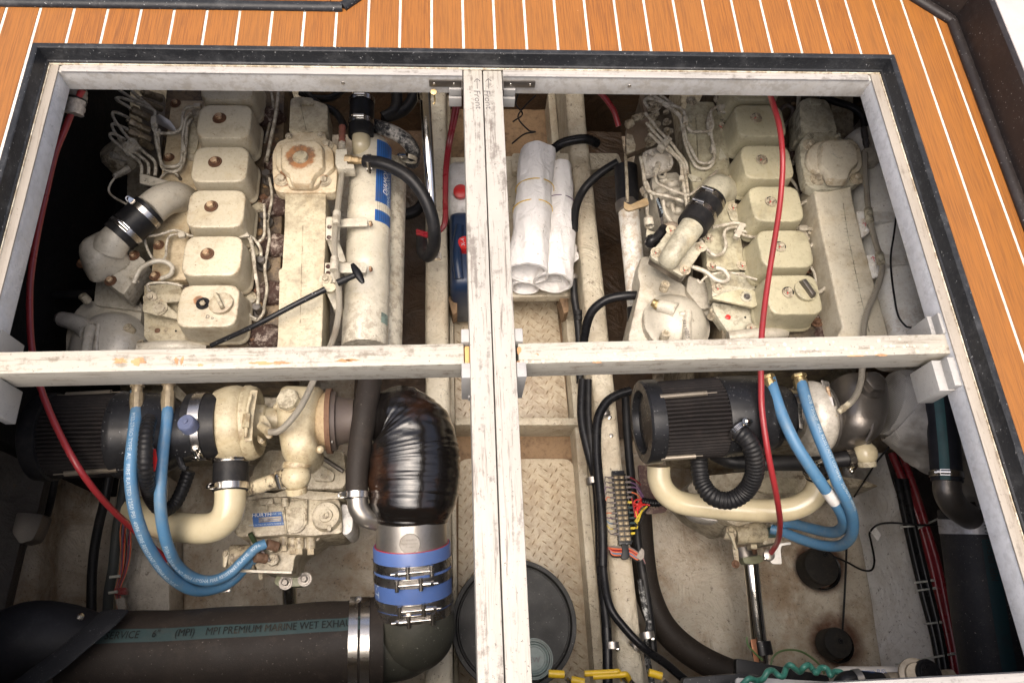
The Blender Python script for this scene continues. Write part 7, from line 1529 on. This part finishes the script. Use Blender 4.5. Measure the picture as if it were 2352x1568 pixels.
hosething('black_hose', 'black ribbed hose bowing left beside the cloth rolls', 'hose', [(1420, 372, -.60), (1390, 390, -.62), (1362, 412, -.64), (1338, 440, -.66), (1322, 480, -.67), (1318, 530, -.68)], 9.5, black)
o, P, r = hosething('drain_pipe', 'thin dark pipe with couplings hanging below the cloth rolls', 'pipe', [(1316, 630, -.74), (1319, 680, -.76), (1326, 730, -.78), (1331, 800, -.80), (1332, 880, -.82)], 8.5, black)
for (u, v, z) in ((1317, 638, -.742), (1328, 720, -.775), (1329, 732, -.78)): M().lathe(W(u, v, z), (.1, -1, -.1), [(-.006, .0135), (.006, .0135)], 20).build('coupling_ring', dullsteel if v == 638 else black, o)
for (u, v, rot) in ((1386, 950, .3), (1361, 1104, .05), (1405, 1481, 0), (1462, 1480, -.7), (1486, 1458, .1)):
    t = thing('cable_clamp', W(u, v, -.69), 'grey cushioned cable clamp '+{950: 'at the top of the right stringer', 1104: 'on the bundle left of the terminal strip', 1481: 'on the thick cable at lower centre', 1480: 'where the glossy hose crosses the stringer edge', 1458: 'at the right side of the stringer near the yellow valves'}[v], 'clamp', 'grey cable clamps')
    M().lathe(W(u, v, -.70), (math.sin(rot), -math.cos(rot), 0), [(-.007, .0150), (-.007, .0165), (.007, .0165), (.007, .0150)], 26, False).build('band', dullsteel, t)
    bolt(u+14, v+8, -.715, 5.5, chrome, t, 'screw', name='screw')
bolt(1404, 1000, -.718, 5, dullsteel, None, 'screw', name='screw'); o = bpy.context.scene.objects[-1] if False else None
for ob in list(scn.objects):
    if ob.name.startswith('screw') and ob.parent is None: setp(ob, 'small round screw head on the right stringer below the filter cap', 'screw')
# terminal strip
ts = thing('terminal_strip', W(1430, 1180, -.72), 'black terminal strip with a double row of brass screws on the right stringer', 'terminal block')
A0, A1 = W(*K('TB', [(308, 90)])[0], -.700), W(*K('TB', [(420, 1175)])[0], -.700); d = (A1-A0).normalized(); s_ = Vector((-d.y, d.x, 0)); s_ = -s_ if s_.x < 0 else s_; Lt = (A1-A0).length; Mx = Matrix((d, s_, Vector((0, 0, 1)))).transposed()
M().box((A0+A1)/2-Vector((0, 0, .009)), (Lt, .030, .014), M3=Mx).build('base', plast, ts, bevel=.001)
for k in range(14):
    f = (k+.9)/14.4; c = A0.lerp(A1, f)
    M().box(c+Vector((0, 0, -.0005)), (.0026, .033, .010), M3=Mx).build('divider', plast, ts, bevel=.0005)
    if k < 13:
        for sg in (-1, 1):
            q = A0.lerp(A1, f+.5/14.4)+s_*(sg*.0068); o = place(bolt_mesh('screw', plated), 'terminal_screw', ts, q-Vector((0, 0, .0015)), scale=.0034)
m_ = M()
for k in range(13):
    for sg in (-1, 1): q = A0.lerp(A1, (k+1.4)/14.4)+s_*(sg*.0065); m_.box(q-Vector((0, 0, .0018)), (.0085, .011, .001), M3=Mx)
m_.build('brass_links', paint('tarnished_link', (.13, .10, .06), .45, .5, damt=.5), ts, kind='stuff')
rr = random.Random(8)
tw = thing('terminal_wires', W(1400, 1180, -.72), 'tangle of grey, orange, blue and yellow wires at the left of the terminal strip', 'wires')
for k in range(12):
    f = (k+1.4)/14.4; p = A0.lerp(A1, f)-s_*.014; mt = [greyw, greyw, purple, greyw, orange, greyw, greyw, orange, purple, blueh, yelw, greyw][k]
    e = [W(1388-rr.uniform(0, 7), 1140+k*4+rr.uniform(0, 20), -.70), W(1387-rr.uniform(0, 8), 1175+rr.uniform(0, 40), -.695), W(1390, 1240, -.70)]
    M().sweep([p, p-s_*.012], .0026, 8).build('crimp_terminal', greyw, tw); M().sweep(spline([p-s_*.011, p-s_*.020+Vector((0, 0, .006))]+e, 6), .0013, 6).build('wire', mt, tw)
tw2 = thing('terminal_wires', W(1470, 1180, -.72), 'pink, purple and black wires curving right from the terminal strip into a ribbed loom', 'wires')
ends = K('TB', [(640, 300), (680, 480), (660, 500), (640, 500), (560, 770), (650, 510), (640, 550), (760, 590), (770, 590), (740, 610), (600, 880), (560, 930)])
for k in range(12):
    f = (k+1.4)/14.4; p = A0.lerp(A1, f)+s_*.014; mt = [maroon, purple, purple, orange, red, redb, redb, redb, redb, yelw, yelw, black][k]
    e = W(*ends[k], -.70); mid = p.lerp(e, .5)+Vector((.004, .010*math.sin(k), .008)); M().sweep([p, p+s_*.012], .003, 8).build('crimp_terminal', [greyw, greyw, greyw, greyw, greyw, yelw, teal, teal, teal, teal, yelw, yelw][k], tw2)
    M().sweep(spline([p+s_*.011, mid, e], 8), .0018, 6).build('wire', mt, tw2)
for pts, mt in (([(640, 510), (560, 530), (535, 600), (550, 700), (580, 790)], redb), ([(660, 560), (600, 590), (585, 680), (610, 760)], redb), ([(770, 600), (680, 570), (600, 610), (590, 720)], redb), ([(560, 690), (580, 790), (585, 870)], yelw), ([(730, 620), (660, 680), (620, 780), (600, 840)], yelw), ([(760, 620), (700, 700), (650, 800), (570, 960)], black)):
    P_, r_ = hose(K('TB', pts), 2.0, -.695, 8); M().sweep(P_, r_, 7).build('wire', mt, tw2)
corrugated('ribbed_loom', K('TB', [(650, 540), (760, 560), (880, 570), (1000, 540), (1080, 560)], -.70), 9, blackg, tw2, pitch=.006, amp=.12)
tl = thing('ribbon_loom', W(1440, 1262, -.72), 'flat bundle of orange, blue and brown wires taped across the right stringer', 'wires')
for k in range(7):
    y = 1190+k*22; mt = [greyw, orange, maroon, orange, blueh, orange, black][k]
    P_, r_ = hose(K('TB', [(150+4*k, 1215+6*k), (220, y+25), (380, y+35), (470, y+30), (590, y+100), (650, 1340+k*6), (700, 1450+k*3)]), 1.9, -.695, 8); M().sweep(P_, r_, 7).build('wire', mt, tl)
plate('black_tape', K('TB', [(365, 1170), (455, 1170), (470, 1290), (480, 1350), (440, 1395), (380, 1400), (345, 1350), (368, 1300)]), -.688, .012, black, tl, rad=.003)
plate('grey_tape', K('TB', [(650, 1225), (690, 1260), (690, 1360), (640, 1415), (570, 1360), (610, 1290)]), -.690, .01, greyfoam, tl, rad=.002)
hosething('black_cable', 'black cable along the right side of the stringer, behind the terminal strip', 'cable', [(1436, 900), (1440, 980), (1448, 1080), (1458, 1180), (1468, 1270), (1480, 1340), (1492, 1420), (1500, 1500)], 10, black, hr, z=-.76)
tube('peeling_pipe', [(1470, 1330), (1480, 1390), (1490, 1430), (1484, 1480), (1492, 1540), (1505, 1600)], 7, paint('peeling_black', (.02, .02, .02), .4, dirt=(.5, .5, .48), damt=1, dscale=30, dlo=.56, dhi=.6), None, z=-.74, label='thin black pipe with white peeling paint right of the stringer', cat='pipe')
# brown plate behind cap
plate('brown_plate', K('TB', [(600, 10), (800, 10), (900, 330), (1100, 470), (1010, 700), (720, 735), (640, 440)]), -.80, .01, paint('maroon_brown_paint', (.07, .03, .025), .5, dirt=(.4, .33, .22), damt=.8, dscale=12, dlo=.60, dhi=.63), None, rad=.004, label='maroon painted plate behind the cream charge pipe at its left bend', cat='plate')
# white pipe left of right engine
wp = thing('exhaust_pipe', W(1440, 520, -.7), 'upright white pipe with black sleeve between right stringer and right engine', 'pipe')
M().cyl(W(1441, 455, -.56), W(1467, 720, -.62), 24*MP(W(1450, 600, -.6)), 32).build('white_tube', stm, wp)
M().cyl(W(1437, 385, -.55), W(1442, 470, -.56), 27*MP(W(1450, 600, -.6)), 32).build('black_sleeve', black, wp); M().cyl(W(1440, 465, -.56), W(1443, 485, -.562), 28*MP(W(1450, 600, -.6)), 32).build('hose_clamp', greym, wp)
M().cyl(W(1464, 705, -.60), W(1470, 830, -.64), 24*MP(W(1450, 600, -.6)), 32).build('black_sleeve', black, wp); fitting('clamp_screw', (1452, 712, -.57), (1475, 710, -.57), 4, dullsteel, wp)
tube('linkage_rod', [(1437, 360, -.52), (1440, 420, -.51), (1441, 462, -.505)], 4, gearp, wp)
tube('red_cable_end', [(1378, 212, -.45), (1395, 232, -.46), (1410, 255, -.47), (1421, 290, -.49)], 6.5, red, None, label='short red cable end entering the pump side of the right engine', cat='cable')
hosething('black_wires', 'thin black wires tangled behind the centre beam top', 'wire', [(1230, 220, -.6), (1205, 245, -.6), (1190, 270, -.6), (1215, 300, -.62), (1230, 303, -.62), (1205, 308, -.62), (1176, 330, -.62)], 1.8, black); hosething('black_wires', 'single thin black wire looping under the right steel bracket', 'wire', [(1190, 215, -.6), (1185, 240, -.6), (1200, 262, -.61), (1178, 280, -.61)], 1.8, black)
# foil-wrapped riser, hose and elbow at right
fr = thing('lagged_riser', W(2130, 960, -.7), 'crumpled silver-grey lagging cloth around the right exhaust riser', 'exhaust')
P = spline(WL([(2040, 920, -.46), (2075, 930, -.46), (2115, 960, -.46), (2160, 1000, -.49), (2205, 1060, -.55), (2235, 1110, -.58)]), 12); m_ = M(); nn = 64; px = [72, 84, 92, 84, 70, 60]; rads = []
for i in range(len(P)):
    f = i/(len(P)-1)*5; k = min(int(f), 4); rads.append((px[k]*(1-(f-k))+px[k+1]*(f-k))*MP(P[i]))
m_.sweep(P, rads, nn)
for i in range(len(P)):
    for k in range(nn): q = m_.v[i*nn+k]; d_ = (q-P[i]).normalized(); m_.v[i*nn+k] = q+d_*(.018*mnoise.noise(Vector((q.x*22+q.y*14, q.y*9-q.x*5, 3)))+.004*mnoise.noise(q*60))
m_.build('woven_lagging', foil, fr, ang=70)
wh = thing('raw_water_hose', W(2170, 1000, -.6), 'black hose with a teal stripe and clamp beside the silver lagging', 'hose')
P, r = hose([(2152, 880, -.37), (2160, 930, -.375), (2167, 1000, -.385), (2172, 1060, -.395), (2175, 1106, -.40)], 33, None, 8); M().sweep(P, r, 36).build('rubber_hose', paint('blue_black_hose', (.014, .015, .019), .4, dirt=(.04, .04, .045), damt=.4, bump=.3), wh)
stripe(P, [r]*len(P), .0, 1, -.95, -.35, Vector((0, 0, 1)), paint('teal_hose_stripe', (.022, .085, .085), .5, dirt=(.02, .03, .03), damt=.5), 'teal_stripe', wh)
clamp(wh, W(2174, 1090, -.398), (P[-1]-P[-3]), r*1.02, (-.7, -.1, .9), .012)
P, r = hose([(2175, 1104, -.40), (2176, 1128, -.405), (2186, 1152, -.42), (2205, 1172, -.45), (2228, 1188, -.49), (2240, 1200, -.52)], 29, None, 8); M().sweep(P, r, 32).build('grey_elbow', greym, wh)
bh_ = thing('exhaust_hose', W(2260, 1350, -.8), 'very large black exhaust hose at the right edge, under the ledge beam', 'hose')
P = spline(WL([(2236, 1170, -.53), (2244, 1230, -.54), (2258, 1330, -.55), (2275, 1440, -.56), (2295, 1560, -.57), (2315, 1700, -.58)]), 10); r = 74*MP(P[5]); blb = paint('blue_black_exhaust_hose', (.020, .020, .023), .5, dirt=(.06, .055, .05), damt=.5, dscale=6, speck=.15, speck_col=(.25, .22, .2), bump=.4, bscale=400)
M().sweep(P, r, 64).build('hose_wall', blb, bh_); 
for f in (.10, .16): i = int(f*len(P)); M().lathe(P[i], (P[i+1]-P[i]), [(-.0075, r*1.0), (-.0075, r*1.02), (.0075, r*1.02), (.0075, r*1.0)], 64, False).build('hose_clamp', paint('grey_steel_band', (.42, .42, .44), .35, .3, damt=.3) if 'grey_steel_band' not in bpy.data.materials else bpy.data.materials['grey_steel_band'], bh_)
stripe(P, [r]*len(P), .22, 1, -.50, -.12, Vector((0, 0, 1)), paint('dark_teal_stripe', (.012, .035, .040), .55, dirt=(.02, .02, .02), damt=.6, dscale=14), 'printed_stripe', bh_)
text_tube('stripe_lettering', 'MPI  PREMIUM MARINE WET', P[::-1], r, .30, Vector((0, 0, 1)), .019, print_k, bh_, flip=1, ang0=.31, squeeze=.85, lift=.0016)
# cables down the right hull
gr = 'battery cables down the right hull side'
for i, (pts, rp, mt, lab) in enumerate([([(2048, 1040), (2085, 1130), (2115, 1210), (2140, 1300), (2160, 1390), (2182, 1490), (2200, 1600)], 9, maroon, 'dark red battery cable, the left one of the pair down the right hull side'),
      ([(2070, 1040), (2100, 1120), (2128, 1210), (2155, 1300), (2176, 1400), (2196, 1500), (2214, 1600)], 8, maroon, 'dark red battery cable, the right one of the pair down the right hull side'),
      ([(2062, 1100), (2078, 1180), (2098, 1270), (2122, 1370), (2148, 1470), (2170, 1600)], 9, blackg, 'black battery cable nearest the grey hull ledge'),
      ([(2078, 1100), (2094, 1180), (2114, 1270), (2136, 1360), (2160, 1460), (2184, 1600)], 8, blackg, 'black battery cable between the hull ledge and the red cables')]): hosething('battery_cable', lab, 'cable', pts, rp, mt, gr, z=-.86+.008*(i % 2))
for i, (p, q, lab) in enumerate([((2066, 1210), (2130, 1205), 'topmost'), ((2098, 1338), (2142, 1332), 'second'), ((2102, 1356), (2146, 1350), 'third'), ((2122, 1432), (2160, 1428), 'fourth'), ((2058, 1525), (2190, 1500), 'lowest and longest'), ((2104, 1215), (2180, 1178), 'slanting')]):
    a_, b_ = W(*p, -.845), W(*q, -.845); o = M().box((a_+b_)/2, ((b_-a_).length, .0045, .0018), M3=frame_of((0, 0, 1), b_-a_)).build('zip_tie', ziptie, None, bevel=.0004); setp(o, lab+' pale zip tie around the battery cables at lower right', 'zip tie', 'zip ties on the battery cables'); M().box(b_, (.006, .006, .005)).build('tie_head', ziptie, o)
tube('thin_wire', [(1938, 1262, -1.02), (1944, 1240, -1.0), (1942, 1320, -1.03), (1938, 1400, -1.05), (1934, 1468, -1.04)], 2.4, black, None, label='thin black wire running down between the two bilge pumps', cat='wire')
o, P, r = hosething('thin_wire', 'thin black wire with a white tag looping above the upper bilge pump', 'wire', [(1915, 1277, -1.02), (1945, 1290, -1.0), (1980, 1308, -.97), (2002, 1308, -.95), (2008, 1285, -.93), (2000, 1240, -.90), (1998, 1222, -.88), (2015, 1205, -.86), (2050, 1200, -.85), (2110, 1205, -.83), (2150, 1203, -.83), (2182, 1190, -.83)], 2.3, black)
plate('white_tag', [(1996, 1216), (2008, 1204), (2024, 1228), (2016, 1242)], -.875, .001, white, o, rad=.001, bevel=0)
# bilge pumps
for (u, v, rp, lab) in ((1888, 1300, 42, 'upper round black bilge pump float on the stained floor'), (1926, 1475, 34, 'lower round black bilge pump float in a rusty recess')):
    t = thing('bilge_pump', W(u, v, -1.08), lab, 'bilge pump', 'round black bilge pumps'); c = W(u, v, -1.02); r = rp*MP(c)
    M().lathe(c, (.05, .05, 1), [(-.05, r*1.0), (-.012, r*1.0), (-.004, r*.98), (0, r*.94), (.001, r*.5), (.0015, .001)], 48).build('float', paint('matt_black_float', (.02, .019, .018), .55, dirt=(.055, .045, .035), damt=.6, dscale=20, bump=.3) if 'matt_black_float' not in bpy.data.materials else bpy.data.materials['matt_black_float'], t)
    M().lathe(W(u-4, v+6, -1.075), (0, 0, 1), [(-.02, r*1.12), (.003, r*1.16), (.008, r*1.12), (.006, r*1.05), (-.02, r*1.03)], 48, False).build('recess_rim', blackg, t)
    bolt(u+8 if v < 1400 else u+5, v-28 if v < 1400 else v-4, -1.018, 4.5, black, t, 'hex', name='cable_gland')
# bottom: valves, ground coil, filter canister, brass pieces
for i, (p, q, lab) in enumerate([((1342, 1546), (1420, 1542), 'upper of the two long yellow valve handles near the bottom centre'), ((1362, 1553), (1438, 1548), 'lower of the two long yellow valve handles near the bottom centre'), ((1490, 1543), (1520, 1552), 'short yellow valve handle right of the stringer'), ((1260, 1546), (1296, 1548), 'short yellow valve handle over the bucket edge'), ((1312, 1560), (1342, 1566), 'lowest short yellow valve handle at the bottom edge')]):
    t = thing('valve_handle', W(*p, -.45), lab, 'valve handle', 'yellow valve handles'); a_, b_ = W(*p, -.42), W(*q, -.42)
    P = [a_, a_.lerp(b_, .2), a_.lerp(b_, .85), b_, b_+Vector((.010, -.012, -.018))] if i < 2 else [a_, a_.lerp(b_, .3), b_]
    M().sweep(spline(P, 6), .0048 if i < 2 else .0062, 16, flat=(.9, 1.1)).build('vinyl_sleeve', yellow, t); M().sweep([b_+Vector((.004, -.006, -.010)), b_+Vector((.03, -.03, -.022))], .004, 10).build('steel_lever', chrome, t)
    M().cyl(b_+Vector((.028, -.03, -.05)), b_+Vector((.028, -.03, -.012)), .011, 6).build('valve_nut', dullsteel, t)
gc_ = thing('coiled_tube', W(1850, 1545, -.5), 'green coiled tube at the bottom edge beside the white canister', 'tube'); pts = K('BR', [(-60, 560), (20, 480), (100, 495), (160, 480), (205, 410), (260, 400), (310, 445), (355, 455), (390, 370), (430, 345), (480, 385), (520, 410), (560, 365), (610, 345), (650, 390), (680, 420), (730, 370), (790, 385), (820, 445), (860, 410), (920, 415), (970, 470), (1010, 560)])
P = spline(WL([(u, v, -.40+.008*math.sin(i*2.2)) for i, (u, v) in enumerate(pts)]), 8); M().sweep(P, .0052, 14).build('tube_wall', green, gc_)
hosething('ground_wire', 'thin green wire arching over the stained floor at the bottom', 'wire', K('BR', [(235, 350), (260, 270), (320, 215), (430, 195), (540, 215), (640, 275), (720, 350), (760, 430)], -.80), 2.2, greenw)
hosething('ground_wire', 'thin green wire clipped to the right propeller shaft', 'wire', [(1715, 1462, -.9), (1718, 1480, -.9), (1735, 1500, -.9), (1752, 1515, -.9)], 2.2, greenw)
plate('copper_strip', [(1724, 1468), (1736, 1466), (1744, 1522), (1734, 1524)], -.905, .004, copper, None, rad=.001, label='copper strip standing beside the right propeller shaft', cat='strip')
plate('dark_shelf', [(1570, 1556), (1700, 1545), (1900, 1572), (2060, 1580), (2060, 1640), (1560, 1640)], -.47, .02, plast, None, rad=.004, label='dark panel edge along the bottom of the view', cat='board')
plate('white_board', [(1690, 1556), (1760, 1556), (1960, 1568), (1990, 1600), (1690, 1600)], -.465, .01, white, None, rad=.006, label='white panel lying at the bottom edge under the green coil', cat='board')
plate('edge_strip', K('BR', [(-100, 280), (0, 295), (800, 450), (830, 560), (-100, 460)]), -.60, .02, black, None, rad=.004, label='slanting black strip below the right bilge, behind the green coil', cat='board')
cn = thing('filter_canister', W(2010, 1560, -.5), 'white filter canister with small blue print at the bottom right', 'canister'); a_, b_ = W(*K('BR', [(920, 520)])[0], -.42), W(*K('BR', [(1560, 520)])[0], -.42); axc = (b_-a_).normalized(); rcn = 150*.2344*MP(a_); Lc = (b_-a_).length
M().lathe(a_, axc, [(-.012, rcn*.55), (-.006, rcn*.9), (.004, rcn), (Lc*.86, rcn), (Lc*.9, rcn*.97), (Lc, rcn*.8)], 56).build('canister_body', paint('canister_white', (.68, .63, .56), .35, damt=.2), cn)
text_plane('canister_print', '10 micron  FUEL', W(2000, 1540, -.36), (1, -.05, 0), (.05, 1, 0), .008, bluelab, cn, lift=.002)
M().lathe(b_+axc*.004, axc, [(0, rcn*.75), (.004, rcn*.78), (.012, rcn*.5), (.03, rcn*.45)], 40).build('metal_collar', dullsteel, cn)
M().lathe(W(*K('BR', [(1660, 445)])[0], -.36), (-.25, .2, 1), [(0, .029), (.004, .028), (.006, .020), (.012, .018)], 44).build('brass_flange', paint('tan_casting', (.38, .32, .24), .45, .3, damt=.6), cn)
M().lathe(W(*K('BR', [(1800, 425)])[0], -.345), (.1, .15, 1), [(-.02, .0235), (-.002, .0235), (.001, .021), (.001, .018), (.0025, .017), (.0025, .012), (.001, .011), (.001, .001)], 40).build('black_knob', blackg, cn)
M().cyl(W(*K('BR', [(1380, 500)])[0], -.38), W(*K('BR', [(2020, 470)])[0], -.38), .014, 24).build('cross_pipe', bpy.data.materials['tan_casting'], cn)
P = spline(WL(K('BR', [(900, 600, -.37), (960, 500, -.36), (1060, 480, -.36), (1200, 490, -.365), (1320, 500, -.37)])), 8); M().sweep(P, .014, 20).build('black_elbow', black, cn); M().lathe(W(*K('BR', [(1085, 480)])[0], -.36), (1, .1, 0), [(-.006, .0145), (-.006, .0160), (.006, .0160), (.006, .0145)], 30, False).build('hose_clamp', dullsteel, cn)
# shelf bits behind filters, small sensor by the right turbo
fitting('sensor_body', (1782, 988, -.36), (1808, 1002, -.37), 11, plast, af2, parts=((0, .55, .8), (.55, 1, 1.0)))
